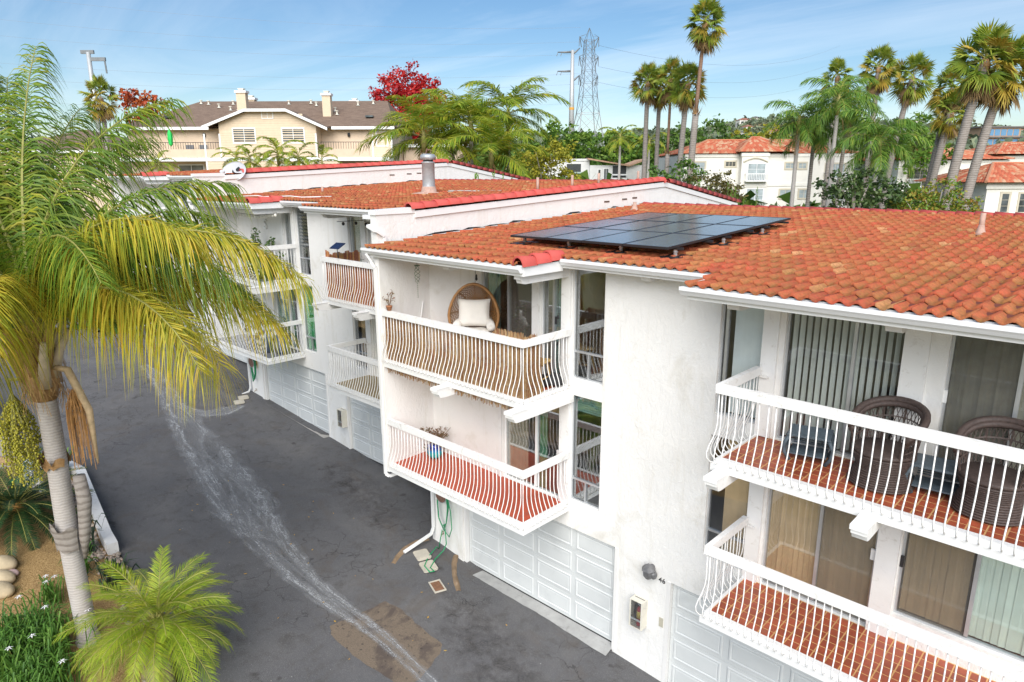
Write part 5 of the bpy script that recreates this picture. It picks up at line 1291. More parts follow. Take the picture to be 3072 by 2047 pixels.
# ---- white three-storey building with tiled hips
ws = mk('offwhite_stucco', (.78, .755, .69), .85, .04, 1.0); wtrim = mk('stone_trim', (.56, .51, .40), .85, .06, 3)
def mk_ftile():
    m, n, l, p = nt_new('far_roof_tile'); g = n.new('ShaderNodeNewGeometry'); r = g.outputs['Random Per Island']
    l.new(ramp(n, l, r, [(0, (.36, .085, .04)), (.4, (.46, .12, .06)), (.7, (.45, .19, .10)), (1, (.50, .33, .21))]), p.inputs['Base Color']); p.inputs['Roughness'].default_value = .85; return m
ftile = mk_ftile()
def tiled_plane(mb, p0, p1, p2, p3, step=.32, rise=.07):
    """barrel-tile courses on a roof plane p0-p1 (eave) to p3-p2 (ridge)"""
    p0, p1, p2, p3 = (Vector(p) for p in (p0, p1, p2, p3)); H = max(2, int(((p3 - p0).length + (p2 - p1).length) / 2 / .8))
    nn = (p1 - p0).cross((p3 - p0) if (p3 - p0).length > .1 else (p2 - p0)).normalized()
    for i in range(H):
        a0, b0 = p0.lerp(p3, i / H), p1.lerp(p2, i / H); a1, b1 = p0.lerp(p3, min(1, (i + 1.05) / H)), p1.lerp(p2, min(1, (i + 1.05) / H)); n_ = max(1, int((b0 - a0).length / step))
        for k in range(n_):
            t0, t1, tm = k / n_, (k + 1) / n_, (k + .5) / n_
            A, B, Mm = a0.lerp(b0, t0), a0.lerp(b0, t1), a0.lerp(b0, tm) + nn * (rise + .04); A2, B2, M2 = a1.lerp(b1, t0), a1.lerp(b1, t1), a1.lerp(b1, tm) + nn * rise
            b = len(mb.v); mb.v += [tuple(A), tuple(Mm), tuple(B), tuple(A2), tuple(M2), tuple(B2)]; mb.f += [(b, b + 1, b + 4, b + 3), (b + 1, b + 2, b + 5, b + 4), (b, b + 2, b + 1)]
def tiled_hip(R, x0, x1, y0, y1, z0, h, ov, run, hl=True, hr=True):
    rf = roof_hip(R, x0, x1, y0, y1, z0, h, ov, underlay, 'roof', hl, hr, run)
    a, b, c, d = x0 - ov, x1 + ov, y0 - ov, y1 + ov; ym = (c + d) / 2; xl = a + (run if hl else 0); xr = b - (run if hr else 0)
    mb = MB(); e = .015
    tiled_plane(mb, (a, c, z0 + e), (b, c, z0 + e), (xr, ym, z0 + h + e), (xl, ym, z0 + h + e))
    if hl: tiled_plane(mb, (a, d, z0 + e), (a, c, z0 + e), (xl, ym, z0 + h + e), (xl, ym, z0 + h + e))
    if hr: tiled_plane(mb, (b, c, z0 + e), (b, d, z0 + e), (xr, ym, z0 + h + e), (xr, ym, z0 + h + e))
    stuff(mb.build('tile_courses', ftile, rf, True))
    cp = MB()
    for p, q in ((((xl, ym, z0 + h), (xr, ym, z0 + h))), ((a, c, z0), (xl, ym, z0 + h)), ((b, c, z0), (xr, ym, z0 + h))):
        if (Vector(p) - Vector(q)).length > .5: cp.tube([Vector(p) + Vector((0, 0, .07)), Vector(q) + Vector((0, 0, .07))], .12, 6)
    stuff(cp.build('hip_caps', ftile, rf))
    return rf
def balconet(R, x0, x1, z0, z1, y):
    m2 = MB().box(x0, y - .5, z0 - .12, x1, y - .002, z0 - .02).box(x0, y - .5, z1 - .07, x1, y - .43, z1).box(x0, y - .43, z1 - .07, x0 + .06, y - .002, z1).box(x1 - .06, y - .43, z1 - .07, x1, y - .002, z1)
    b = m2.build('balconet', white, R); x = x0 + .03
    me = MB().box(-.025, -.025, 0, .025, .025, z1 - z0 - .05).mesh('baluster', white)
    while x < x1: link('baluster', me, b, (x, y - .465, z0 - .02)); x += .17
A3 = far('apartment_building', 'three-storey off-white apartment building with red hipped tile roofs behind slim palms', 26.5, 72, 2.5)
def ax(r): return r - 26.5
def az(z): return z - 2.5
MB().box(ax(18.0), .8, -1, ax(35.6), 14, az(12.1)).build('wall', ws, A3)
MB().box(ax(17.5), 1.6, -1, ax(18.0), 13, az(11.9)).build('wall', ws, A3)
MB().box(ax(23.7), 0, -1, ax(26.4), .8, az(12.15)).box(ax(26.4), .4, -1, ax(35.5), .8, az(12.0)).build('bay_wall', ws, A3)
tiled_hip(A3, ax(17.9), ax(35.4), 1.0, 13, az(12.1), 1.55, .45, 4.5); tiled_hip(A3, ax(23.7), ax(29.0), .2, 8, az(12.25), 1.55, .4, 2.6)
bd = MB().box(ax(18.0), .72, az(11.75), ax(23.6), .8, az(12.05)).box(ax(23.6), -.07, az(11.8), ax(26.5), -.002, az(12.1)).box(ax(26.5), .33, az(11.75), ax(35.5), .398, az(12.05)).box(ax(18), .75, az(8.8), ax(23.6), .8, az(9.1)).box(ax(26.5), .34, az(8.8), ax(35.5), .398, az(9.1)).box(ax(23.66), -.05, az(8.7), ax(26.44), -.002, az(9.0))
bd.build('cornice', ws, A3)
ar = MB(); P_ = [(ax(23.85) + i / 10 * 2.5, az(11.2) + .38 * math.sin(PI * i / 10)) for i in range(11)]
for (a, c), (b, d) in zip(P_, P_[1:]): ar.prism([(a, c), (b, d), (b, d + .12), (a, c + .12)], 'y', -.12, -.003)
ar.build('arch_moulding', wtrim, A3)
far_win(A3, ax(24.4), ax(26.15), az(9.4), az(11.05), 0, 1, 3, gl=PALEGL); far_win(A3, ax(24.45), ax(26.1), az(6.6), az(8.5), 0, 1, 3, gl=PALEGL)
balconet(A3, ax(24.1), ax(26.35), az(9.38), az(10.1), 0); balconet(A3, ax(24.1), ax(26.35), az(6.55), az(7.45), 0)
for a, b, c, d, y, mu in ((22.3, 23.3, 10.85, 11.25, .8, 2), (28.4, 29.4, 10.6, 11.1, .4, 1), (29.75, 30.5, 10.6, 11.1, .4, 1), (28.05, 29.2, 7.6, 8.4, .4, 1), (30.05, 31.05, 7.6, 8.4, .4, 1), (18.9, 20.1, 10.2, 11.2, .8, 1), (22.3, 23.2, 7.7, 8.6, .8, 1), (32.6, 34.5, 9.6, 11.0, .4, 1), (32.6, 34.5, 6.8, 8.3, .4, 1)):
    far_win(A3, ax(a), ax(b), az(c), az(d), y, mu, 2, gl=PALEGL if mu == 1 else None, fm=wtrim, trim=.16)
balconet(A3, ax(32.4), ax(34.7), az(9.5), az(10.2), .4); balconet(A3, ax(32.4), ax(34.7), az(6.7), az(7.4), .4); balconet(A3, ax(18.8), ax(20.3), az(10.0), az(10.5), .8)
A4 = far('apartment_building', 'off-white apartment building with red tile roof seen between the grey palm trunks', 54, 85, 3.0)
MB().box(-6.9, 0, -1, 6.3, 12, 8.6).build('wall', ws, A4); MB().box(6.3, .6, -1, 13, 12, 9.1).build('bay_wall', ws, A4)
tiled_hip(A4, -6.9, 6.2, 0, 12, 8.7, 1.6, .5, 5); tiled_hip(A4, 5.2, 13, .4, 12, 9.3, 1.5, .5, 5, True, False)
MB().box(-7.0, -.06, 8.3, 6.4, -.002, 8.6).box(6.4, .54, 8.8, 13, .598, 9.1).build('cornice', ws, A4)
far_win(A4, -5.7, -3.4, 5.6, 7.5, 0, 2, 3, fm=wtrim); balconet(A4, -5.9, -3.2, 5.5, 6.4, 0); far_win(A4, -.7, .7, 6.9, 7.5, 0, 2, 2, fm=wtrim); far_win(A4, 2.6, 4.6, 5.8, 7.4, 0, 1, 2, fm=wtrim); far_win(A4, 8, 10, 6, 7.6, .6, 1, 2, fm=wtrim)
A5 = far('apartment_building', 'low off-white building corner with an orange tile roof behind the leaning palms', 41, 56, 2.5)
MB().box(-2.6, 0, -1, .9, 9, 6.75).build('wall', ws, A5); MB().prism([(.9, 0), (6.5, 2.8), (6.5, 9), (.9, 9)], 'z', -1, 6.75).build('wall', ws, A5)
tiled_hip(A5, -2.7, 6.5, -.1, 9, 6.8, 1.5, .5, 3.8)
MB().box(-2.75, -.12, 6.3, 1.0, -.002, 6.6).build('cornice', ws, A5)
far_win(A5, -1.3, -.75, 4.45, 5.9, 0, 0, 3, fm=wtrim, trim=.18); far_win(A5, .15, .7, 4.45, 5.9, 0, 0, 3, fm=wtrim, trim=.14)
balconet(A5, 1.6, 3.6, 3.6, 4.4, .2)
# ---- cream flats below the pylon
fl = mk('grey_white_stucco', (.66, .66, .64), .85, .05, 1.5); sage = mk('sage_wood', (.36, .46, .42), .8, .08, 3)
Cf = far('apartment_building', 'low grey-white flats with sage balconies and a tan tile roof below the lattice pylon', 12, 98, 4.0)
MB().box(-7.5, .6, -1, -1, 9, 7.9).build('wall', fl, Cf); MB().box(-1, 0, -1, 6.4, 9, 7.3).build('wall', fl, Cf)
tt = mk('tan_tile', (.46, .29, .19), .9, .2, 3)
m2 = MB(); m2.v = [(-1.4, -.5, 8.3), (4.4, -.5, 7.35), (4.9, 9, 7.35), (-.9, 9, 8.5)]; m2.f = [(0, 1, 2, 3)]; m2.prism([(4.4, 7.3), (6.9, 8.2), (6.9, 8.0), (4.4, 7.1)], 'y', -.4, 9); m2.prism([(-1.4, 8.28), (4.4, 7.33), (4.4, 7.13), (-1.4, 8.08)], 'y', -.52, -.46)
m2.build('roof', tt, Cf)
MB().box(-7.7, .5, 7.9, -.9, .62, 8.2).build('parapet', fl, Cf)
for x0, x1, z0 in ((-4.2, -2.2, 5.9), (2.2, 4.1, 5.6), (-5.8, -4.4, 2.6)):
    y = .6 if x0 < -1 else 0
    MB().box(x0, y - .03, z0, x1, y - .002, z0 + 1.6).build('recess_shade', mk('recess_shade_paint', (.05, .055, .055), .9), Cf); MB().box(x0 - .1, y - .4, z0 - .25, x1 + .1, y - .32, z0 - .05).box(x0 - .1, y - .4, z0 + .3, x1 + .1, y - .32, z0 + .5).box(x0 - .1, y - .32, z0 - .25, x1 + .1, y - .031, z0 - .1).build('balcony', sage if x0 < 2 else white, Cf)  # flat dark panel on the wall, painted as the shade of a balcony opening
far_win(Cf, .2, .5, 5.6, 6.7, 0, 0, 1); far_win(Cf, 1.0, 1.6, 5.4, 6.8, 0, 1, 1)
# ================================================================== PYLON, POLES AND WIRES
steel = mk('pylon_steel', (.20, .215, .225), .5, .15, 2, metal=.4); gal2 = mk('pale_steel', (.46, .48, .49), .5, .1, 2, metal=.3)
def pylon(r, q, zb):
    t = thing('pylon', 'tall lattice transmission pylon rising behind the cream flats', 'pylon', W(r, q, zb), YAW + .2)
    prof = [(0, 4.6), (7.5, 3.6), (13, 2.75), (22, 1.85), (27, 1.6), (29, 1.5), (34, 1.4), (36, 1.35), (40.5, 1.1), (33.5, 1.4)]
    prof = [(0, 4.6), (6, 3.75), (12, 2.85), (17, 2.3), (21, 1.95), (24.5, 1.7), (28, 1.45), (30.5, 1.35), (33, 1.2)]
    lo = MB(); hi = MB(); W2 = .085
    for (z0, a0), (z1, a1) in zip(prof, prof[1:]):
        mb = lo if z1 <= 12 else hi; th = .16 if z1 <= 12 else .11
        cs0 = [(a0, a0), (-a0, a0), (-a0, -a0), (a0, -a0)]; cs1 = [(a1, a1), (-a1, a1), (-a1, -a1), (a1, -a1)]
        for k in range(4):
            p0, p1 = (*cs0[k], z0), (*cs1[k], z1); q0, q1 = (*cs0[(k + 1) % 4], z0), (*cs1[(k + 1) % 4], z1)
            mb.beam(p0, p1, th * 1.3, th * 1.3); mb.beam(p0, q1, th * .7, th * .7); mb.beam(q0, p1, th * .7, th * .7); mb.beam(p1, q1, th * .7, th * .7)
    lo.build('lower_lattice', gal2, t); hi.build('upper_lattice', steel, t)
    top = MB()
    for sx in (-1, 1):
        for sy in (-1, 1): top.beam((sx * 1.2, sy * 1.2, 33), (0, 0, 36.5), .10, .10)
    top.build('peak', steel, t)
    for z in (21.5, 27.0, 32.5):
        for s in (-1, 1):
            m2 = MB(); a = interp(z, prof)
            m2.beam((s * a, a, z), (s * 3.0, 0, z + 1.5), .09, .09).beam((s * a, -a, z), (s * 3.0, 0, z + 1.5), .09, .09).beam((s * a, a, z + 2), (s * 3.0, 0, z + 1.5), .07, .07).beam((s * a, -a, z + 2), (s * 3.0, 0, z + 1.5), .07, .07)
            m2.build('cross_arm', steel, t)
            MB().tube([(s * 3.0, 0, z + 1.5), (s * 2.2, .6, z - 1.4)], .13, 6).tube([(s * 3.0, 0, z + 1.5), (s * 3.1, .2, z - 1.2)], .10, 6).build('insulator', steel, t)
    return t
pylon(23.6, 220, 16.4)
t = thing('transmission_pole', 'slender steel monopole with curved arms standing just beside the pylon', 'pole', W(18.55, 219, 16.0), YAW)
MB().tube([(0, 0, 0), (0, 0, 16), (0, 0, 30.5)], [.95, .72, .5], 12).build('shaft', gal2, t, True); MB().lathe([(.80, 13.4), (.80, 14.1)], 12).build('warning_band', mk('orange_band', (.65, .33, .05), .6), t)
for z, s in ((30.2, 1), (30.0, -1), (24.6, -1), (22.5, 1)): MB().tube([(0, 0, z - .7), (s * .8, 0, z - .3), (s * 2.2, 0, z + .9)] if s > 0 else [(0, 0, z), (-2.5, 0, z - .1), (-4.5, 0, z - .05)], [.35, .28, .14], 8).build('arm', steel, t, True)
for z, s in ((29.9, -1), (24.5, -1)):
    for x in (-3.2, -4.4): MB().tube([(x, 0, z), (x - .4, 0, z - 1.1)], .09, 5).build('insulator', steel, t)
t = thing('transmission_pole', 'steel pole with a short crossarm above the fan palm and red tree', 'pole', W(-87.3, 150, 9), YAW)
MB().tube([(0, 0, 0), (0, 0, 25.9)], [.62, .42], 10).build('shaft', gal2, t, True); MB().box(-1.5, -.2, 25.6, 1.2, .2, 26.3).build('arm', steel, t); MB().box(.2, -.2, 24.2, 3.4, .2, 24.9).build('arm', steel, t); MB().tube([(3.2, 0, 24.2), (3.3, 0, 21.8)], .16, 6).build('insulator', steel, t)
wire = mk('wire', (.20, .23, .27), .6)
def cable(a, b, sag, label, r=.026):
    a = Vector(a); b = Vector(b); pts = [a.lerp(b, i / 24) - Vector((0, 0, sag * 4 * (i / 24) * (1 - i / 24))) for i in range(25)]
    tag(MB().tube(pts, r, 3).build('power_line', wire), label, 'power line', 'power lines across the sky')
zp = 16.4
for i, (za, zb, lb) in enumerate(((53.0, 53.5, 'uppermost power line running from the pylon peak over the tan house'), (49.0, 48.0, 'second power line from the top, crossing above the red tree'), (45.5, 44.5, 'third power line from the top, dipping toward the flue'), (40.0, 38.0, 'fourth power line across the pale sky above the chimneys'), (37.0, 34.5, 'fifth power line just over the chimney tops'), (31.5, 29.0, 'lowest power line skimming the brown shingle ridge'))):
    cable(W(21, 220, za), W(-140 - 6 * i, 190, zb + 3), 3.2, lb)
for i, (za, lb) in enumerate(((48.0, 'thin line falling from the pylon top toward the fan palms'), (42.0, 'thin line from the middle pylon arm toward the fan palms'), (37.5, 'thin line from the lowest pylon arm toward the hillside'))):
    cable(W(26.5, 220, za), W(190, 420, 82 - 8 * i), 8, lb, .035)
# ================================================================== VEGETATION
def mesh2(name, parts, smooth=False):
    """one mesh from (MB, material) pairs"""
    v = []; f = []; mi = []
    for k, (mb, mt) in enumerate(parts):
        b = len(v); v += mb.v; f += [tuple(b + i for i in q) for q in mb.f]; mi += [k] * len(mb.f)
    me = bpy.data.meshes.new(name); me.from_pydata(v, [], f)
    for _, mt in parts: me.materials.append(mt)
    me.polygons.foreach_set('material_index', mi)
    if smooth: me.polygons.foreach_set('use_smooth', [True] * len(f))
    me.update(); return me
def feather(L, e0, arch, n, ll, w, droop, plume, rn, r0=.035, start=.14, sweep=.75, segs=3, drop=1.25):
    sweep = .55 if ll > 1.0 and n < 100 else sweep
    """a feather frond rising along +x at elevation e0 and arching over; returns leaflets and midrib"""
    K = 14; P = [Vector((0, 0, 0))]; T = []
    for i in range(K):
        a = e0 - arch * ((i + .5) / K) ** drop; T.append(Vector((math.cos(a), 0, math.sin(a)))); P.append(P[-1] + T[-1] * (L / K))
    T.append(T[-1]); rib = MB().tube(P, [lerp(r0, .006, i / K) for i in range(K + 1)], 5, False); lf = MB()
    for i in range(n):
        t = start + (1 - start) * (i + rn.random()) / n
        k = min(int(t * K), K - 1); p = P[k].lerp(P[k + 1], t * K - k); tg = T[k].lerp(T[k + 1], t * K - k).normalized(); up = Vector((-tg.z, 0, tg.x))
        for s in (1, -1):
            sw = sweep + .35 * t + rn.uniform(-.12, .12); el = rn.uniform(-plume, plume) + .15
            d = (Vector((0, s, 0)) * math.cos(el) + up * math.sin(el)) * math.cos(sw) + tg * math.sin(sw)
            l = ll * (.35 + .65 * math.sin(PI * (.12 + .80 * t) ** .9)) * rn.uniform(.8, 1.1); dr = droop * rn.uniform(.7, 1.3)
            wd = tg * (w * .5); q = p; pts = []
            for j in range(segs + 1):
                u = j / segs; c = p + d * (l * (u - .18 * dr * u * u)) + Vector((0, 0, -1)) * (l * dr * .62 * u * u)
                ww = wd * (1.0 if 0 < u < .6 else .55) * (1 if j < segs else .08); pts += [c - ww, c + ww]
            b = len(lf.v); lf.v += [tuple(x) for x in pts]
            for j in range(segs): lf.f.append((b + 2 * j, b + 2 * j + 1, b + 2 * j + 3, b + 2 * j + 2))
    return lf, rib
def fan(pet, r, e0, n, rn, spread=2.3, droop=.35, w=None):
    """a fan frond: stalk then a pleated half-round blade with drooping tips"""
    a = e0; d = Vector((math.cos(a), 0, math.sin(a))); hub = d * pet - Vector((0, 0, .12 * pet * math.cos(a))); up = Vector((-d.z, 0, d.x))
    st = MB().tube([(0, 0, 0), d * pet * .5, hub], .022, 4, False); lf = MB()
    for i in range(n):
        th = lerp(-spread, spread, (i + .5) / n) + rn.uniform(-.04, .04); dt = spread / n
        def at(rad, t2, lift): 
            return hub + (d * math.cos(t2) + Vector((0, 1, 0)) * math.sin(t2)) * rad + up * lift
        l = r * (.80 + .2 * math.cos(th * .5)) * rn.uniform(.85, 1.1); dz = Vector((0, 0, -1)) * l * droop * rn.uniform(.5, 1.5)
        m = .55 * l; A, B, C = at(.05, th, 0), at(m, th - dt, -.01 * r), at(m, th + dt, -.01 * r); M_ = at(m * .98, th, .06 * r); E_ = at(l, th, 0) + dz
        B += dz * .18; C += dz * .18; M_ += dz * .15
        b = len(lf.v); lf.v += [tuple(x) for x in (A, B, M_, C, E_)]; lf.f += [(b, b + 1, b + 2), (b, b + 2, b + 3), (b + 1, b + 4, b + 2), (b + 2, b + 4, b + 3)]
    return lf, st
def mk_bark(name, c0, c1, ring=9.0, rough=.9):
    m, n, l, p = nt_new(name); P = n.new('ShaderNodeTexCoord').outputs['Object']
    wv = n.new('ShaderNodeTexWave'); wv.wave_type = 'BANDS'; wv.bands_direction = 'Z'; wv.inputs['Scale'].default_value = ring; wv.inputs['Distortion'].default_value = 3.5; wv.inputs['Detail'].default_value = 4; wv.inputs['Detail Scale'].default_value = 1.6
    l.new(P, wv.inputs['Vector']); f = noise(n, l, 5, 6, .7, P, .4)
    c = mixc(n, l, .5, ramp(n, l, wv.outputs['Fac'], [(.1, c0), (.5, c1)]), ramp(n, l, f, [(.3, c0), (.7, c1)])); l.new(c, p.inputs['Base Color']); p.inputs['Roughness'].default_value = rough; p.inputs['Specular IOR Level'].default_value = .2
    l.new(bump(n, l, wv.outputs['Fac'], .22, .02), p.inputs['Normal']); MATS[name] = m; return m
barkgrey = mk_bark('palm_bark_grey', (.16, .135, .115), (.36, .325, .295), 2.2); barkpale = mk_bark('palm_bark_pale', (.36, .325, .30), (.52, .485, .455), 5.5); barkred = mk_bark('palm_bark_red', (.16, .09, .06), (.31, .20, .14), 2.5)
barktree = mk('tree_bark', (.13, .10, .075), .9, .3, 6, .4, 20); barkwhite = mk('pale_bark', (.34, .30, .26), .9, .2, 6, .3, 20)
G_queen = mk_leaf('queen_leaf', [(0, (.055, .125, .012)), (.4, (.125, .23, .02)), (.7, (.25, .32, .028)), (.9, (.44, .40, .04)), (1, (.50, .36, .06))], .35)
G_queeny = mk_leaf('queen_leaf_yellow', [(0, (.17, .22, .016)), (.35, (.38, .38, .03)), (.65, (.58, .47, .045)), (1, (.64, .38, .06))], .35)
G_rob = mk_leaf('date_palm_leaf', [(0, (.14, .24, .018)), (.4, (.28, .40, .03)), (.7, (.42, .48, .045)), (1, (.58, .50, .08))], .35)
G_far = mk_leaf('far_feather_leaf', [(0, (.07, .16, .03)), (.45, (.16, .31, .05)), (.8, (.30, .41, .06)), (1, (.46, .42, .07))], .4)
G_king = mk_leaf('king_palm_leaf', [(0, (.11, .21, .025)), (.4, (.26, .38, .04)), (.7, (.48, .50, .05)), (1, (.66, .47, .07))], .45)
G_fan = mk_leaf('fan_leaf', [(0, (.07, .15, .025)), (.4, (.17, .28, .035)), (.75, (.32, .38, .05)), (1, (.50, .40, .06))], .35)
G_fany = mk_leaf('fan_leaf_yellow', [(0, (.18, .18, .025)), (.5, (.40, .33, .045)), (1, (.56, .38, .07))], .25)
G_dead = mk_leaf('dead_frond', [(0, (.11, .07, .035)), (.5, (.24, .155, .07)), (1, (.38, .26, .12))], .1, .8)
ribm = mk('frond_stalk', (.26, .25, .06), .6, .25, 6); boot = mk('palm_boot', (.36, .21, .09), .85, .35, 6, .5, 30, dirt=(.55, .42, .26), dscale=5)
# ---- feather palms
VAR = {}
def frond_set(key, mat, L, ll, n, w, droop, els, arch, plume=.5, seed=1, segs=3, r0=.03):
    if key in VAR: return VAR[key]
    out = []
    for i, e in enumerate(els):
        rn = random.Random(seed + i); a, b = feather(L * rn.uniform(.9, 1.08), e, arch + .35 * (e > .6), n, ll, w, droop, plume, rn, r0=r0, segs=segs)
        out.append(mesh2('frond', [(a, mat), (b, ribm)]))
    VAR[key] = out; return out
def feather_palm(loc, H, label, key, N=18, tr=.17, lean=(0, 0), bark=None, scale=1.0, seed=0, group=None, crownshaft=True, low=.55, dead=2, bunch=False):
    t = thing('palm_tree', label, 'palm tree', loc, random.Random(seed).uniform(0, 6), group); rn = random.Random(seed)
    top = Vector((lean[0], lean[1], H)); pts = [Vector((lean[0] * (k / 8) ** 2, lean[1] * (k / 8) ** 2, H * k / 8 - (.4 if k == 0 else 0))) for k in range(9)]
    MB().tube(pts, [tr * (1.25 if k == 0 else 1.0 - .25 * k / 8) for k in range(9)], 10).build('trunk', bark or barkpale, t, True)
    if crownshaft: MB().tube([top - Vector((0, 0, .3)), top + Vector((0, 0, .35)), top + Vector((0, 0, 1.0))], [tr * .85, tr * 1.25, tr * .5], 8).build('crown_shaft', mk('crown_shaft', (.30, .27, .09), .7, .3, 6), t, True)
    ms = VAR[key]; nv = len(ms)
    for i in range(N):
        f = (i + .5) / N; k = min(nv - 1, int(f ** low * nv))
        o = link('frond', ms[k], t, top + Vector((0, 0, .95 - .5 * f)), (rn.uniform(-.12, .12), rn.uniform(-.12, .12), i * 2.4 + rn.uniform(-.3, .3)), (scale * rn.uniform(.85, 1.1),) * 3)
    for i in range(dead):
        a, b = feather(2.2, -1.1, .5, 40, .5, .03, .6, .4, rn); o = link('dead_frond', mesh2('dead_frond', [(a, G_dead), (b, boot)]), t, top + Vector((0, 0, .3)), (0, 0, rn.uniform(0, 6)))
    if bunch:
        m2 = MB()
        for _ in range(160): 
            z = rn.uniform(-1.3, 0); m2.ball((.32 + rn.gauss(0, .10), rn.gauss(0, .12), z), .035, 5, 3)
        m2.build('fruit_cluster', mk('fruit_olive', (.26, .24, .05), .6, .25, 20), t)
    return t
frond_set('far', G_far, 2.8, 1.05, 46, .068, .75, (1.35, 1.1, .85, .6, .3, -.05), 1.25, .6, 11, 2)
frond_set('king', G_king, 3.7, 1.45, 50, .085, .5, (1.42, 1.2, .95, .7, .4, .0), 1.05, .22, 31, 2)
frond_set('small', G_king, 1.9, .55, 36, .07, .5, (1.3, 1.0, .7, .3, -.1), 1.2, .3, 51, 2)
def base_z(r, q): return terrain_z(r, q) - .1
def fp(r, q, zc, *a, **k):
    z0 = base_z(r, q); return feather_palm(W(r, q, z0), zc - z0, *a, **k)
fp(21.1, 52, 13.2, 'slim queen palm with a pale straight trunk, leftmost before the tiled apartment building', 'far', N=17, seed=1, dead=1)
fp(23.15, 54, 12.6, 'thin-trunked queen palm with dark fronds, second trunk before the tiled apartment building', 'far', N=15, seed=2, bark=barkgrey)
fp(22.9, 50, 14.3, 'tall queen palm crowned above the tiled apartment building, third grey trunk along', 'far', N=19, seed=3, dead=1)
fp(24.9, 53, 14.0, 'queen palm close beside the third trunk, crown overlapping it', 'far', N=17, seed=4, bark=barkgrey, lean=(.4, 0))
fp(22.95, 44, 11.3, 'queen palm with hanging olive fruit in front of the dark magnolia', 'far', N=20, seed=5, bunch=True, scale=1.05, dead=1)
fp(-5.2, 42, 11.6, 'broad king palm with yellowing fronds beside the dark red tree', 'king', N=16, seed=6, tr=.16)
fp(-2.5, 44, 12.4, 'tall king palm at the middle of the feather palm clump', 'king', N=18, seed=7, tr=.16, dead=3)
fp(-.2, 46, 13.2, 'king palm with fronds drooping toward the willow', 'king', N=17, seed=8, tr=.16, dead=3)
fp(-1.2, 42, 10.6, 'lower king palm tucked beneath its taller neighbours', 'king', N=14, seed=9, tr=.15, dead=3)
fp(-3.9, 47, 12.6, 'king palm behind the clump with stiff upright fronds', 'king', N=14, seed=10, tr=.15)
fp(-18.3, 55, 11.0, 'small arching palm before the tan bay wall', 'small', N=16, seed=12, tr=.1, dead=0, scale=1.25)
fp(-22.0, 56, 10.6, 'small palm behind the grey satellite dish', 'small', N=13, seed=13, tr=.08, dead=0)
fp(-16.4, 54, 10.6, 'small palm to the east of the tan bay wall', 'small', N=13, seed=14, tr=.08, dead=0)
fp(-14.6, 54, 10.4, 'spiky little palm below the tan house east balcony', 'small', N=11, seed=15, tr=.08, dead=0)
fp(-28.2, 56, 10.2, 'lime little palm before the tan house lower slider', 'small', N=13, seed=16, tr=.08, dead=0)
fp(-19.8, 53, 10.5, 'little palm between the dish and the black-capped flue', 'small', N=12, seed=17, tr=.08, dead=0)
fp(14.2, 92, 14.0, 'young palm with an orange crown shaft before the cream flats, first', 'small', N=13, seed=18, tr=.2, dead=0, scale=1.7)
fp(18.0, 92, 13.5, 'young palm with a bulging shaft at the east end of the cream flats', 'small', N=13, seed=19, tr=.2, dead=0, scale=1.7)
# ---- fan palms
FV = {}
for nm_, mt_ in (('g', G_fan), ('y', G_fany)):
    FV[nm_] = []
    for i, e in enumerate((1.3, 1.0, .7, .4, .1, -.25, -.6, -1.0)):
        a, b = fan(1.0, .95, e, 20, random.Random(60 + i), 1.9, .10 + .05 * i); FV[nm_].append(mesh2('frond', [(a, mt_), (b, ribm)]))
FD = []
for i, e in enumerate((-1.1, -1.3, -1.45)):
    a, b = fan(1.0, 1.05, e, 16, random.Random(80 + i), 1.5, .25); FD.append(mesh2('dead_frond', [(a, G_dead), (b, boot)]))
def fan_palm(r, q, zc, label, scale=1.0, tr=.2, N=30, dead=8, bark=None, base=None, seed=0, yellow=.25, slim=None):
    r0, q0 = base or (r, q); z0 = base_z(r0, q0); loc = W(r0, q0, z0); top = W(r, q, zc) - loc; rn = random.Random(seed)
    t = thing('fan_palm', label, 'palm tree', loc); K = 12; pts = []; rad = []
    for k in range(K + 1):
        u = k / K; pts.append(Vector((top.x * u ** 1.6, top.y * u ** 1.6, top.z * u - (.4 if k == 0 else 0)))); rad.append(tr * (1.35 if k == 0 else 1.0 - .18 * u))
    if slim is None: MB().tube(pts, rad, 10).build('trunk', bark or barkgrey, t, True)
    else:
        MB().tube(pts[:slim + 1], rad[:slim + 1], 10).build('trunk', barkgrey, t, True); MB().tube(pts[slim:], [x * .62 for x in rad[slim:]], 9).build('bare_trunk', barkred, t, True)
        m2 = MB(); c = pts[slim]
        for i in range(26): a = rn.uniform(0, 6.28); m2.poly(c + Vector((math.cos(a), math.sin(a), -.3)) * tr * .9, c + Vector((math.cos(a + .5), math.sin(a + .5), -.3)) * tr * .9, c + Vector((math.cos(a + .25) * 1.9, math.sin(a + .25) * 1.9, rn.uniform(-1, 2.4))) * tr)
        m2.build('ragged_boots', boot, t)
    scale *= 1.02
    N += 8
    MB().ball(top + Vector((0, 0, -.25)), tr * .95, 9, 6, (1, 1, 1.6)).build('crown_heart', boot, t, True)
    for i in range(N):
        f = (i + .5) / N; k = min(7, int(f * 8)); y = rn.random() < yellow * (1.6 * f)
        link('frond', FV['y' if y else 'g'][k], t, top + Vector((0, 0, .35 - .55 * f)), (rn.uniform(-.95, .95) * (f > .15), rn.uniform(-.15, .15), i * 2.4 + rn.uniform(-.35, .35)), (scale * rn.uniform(.85, 1.12),) * 3)
    for i in range(dead): link('dead_frond', rn.choice(FD), t, top + Vector((0, 0, -.15 - .3 * rn.random())), (rn.uniform(-.1, .1), rn.uniform(-.1, .1), i * 2.4), (scale * rn.uniform(.8, 1.05),) * 3)
    return t
fan_palm(13.3, 70, 18.7, 'fan palm with a full round crown, first of the cluster by the tallest palm', .95, .26, 30, 6, seed=1)
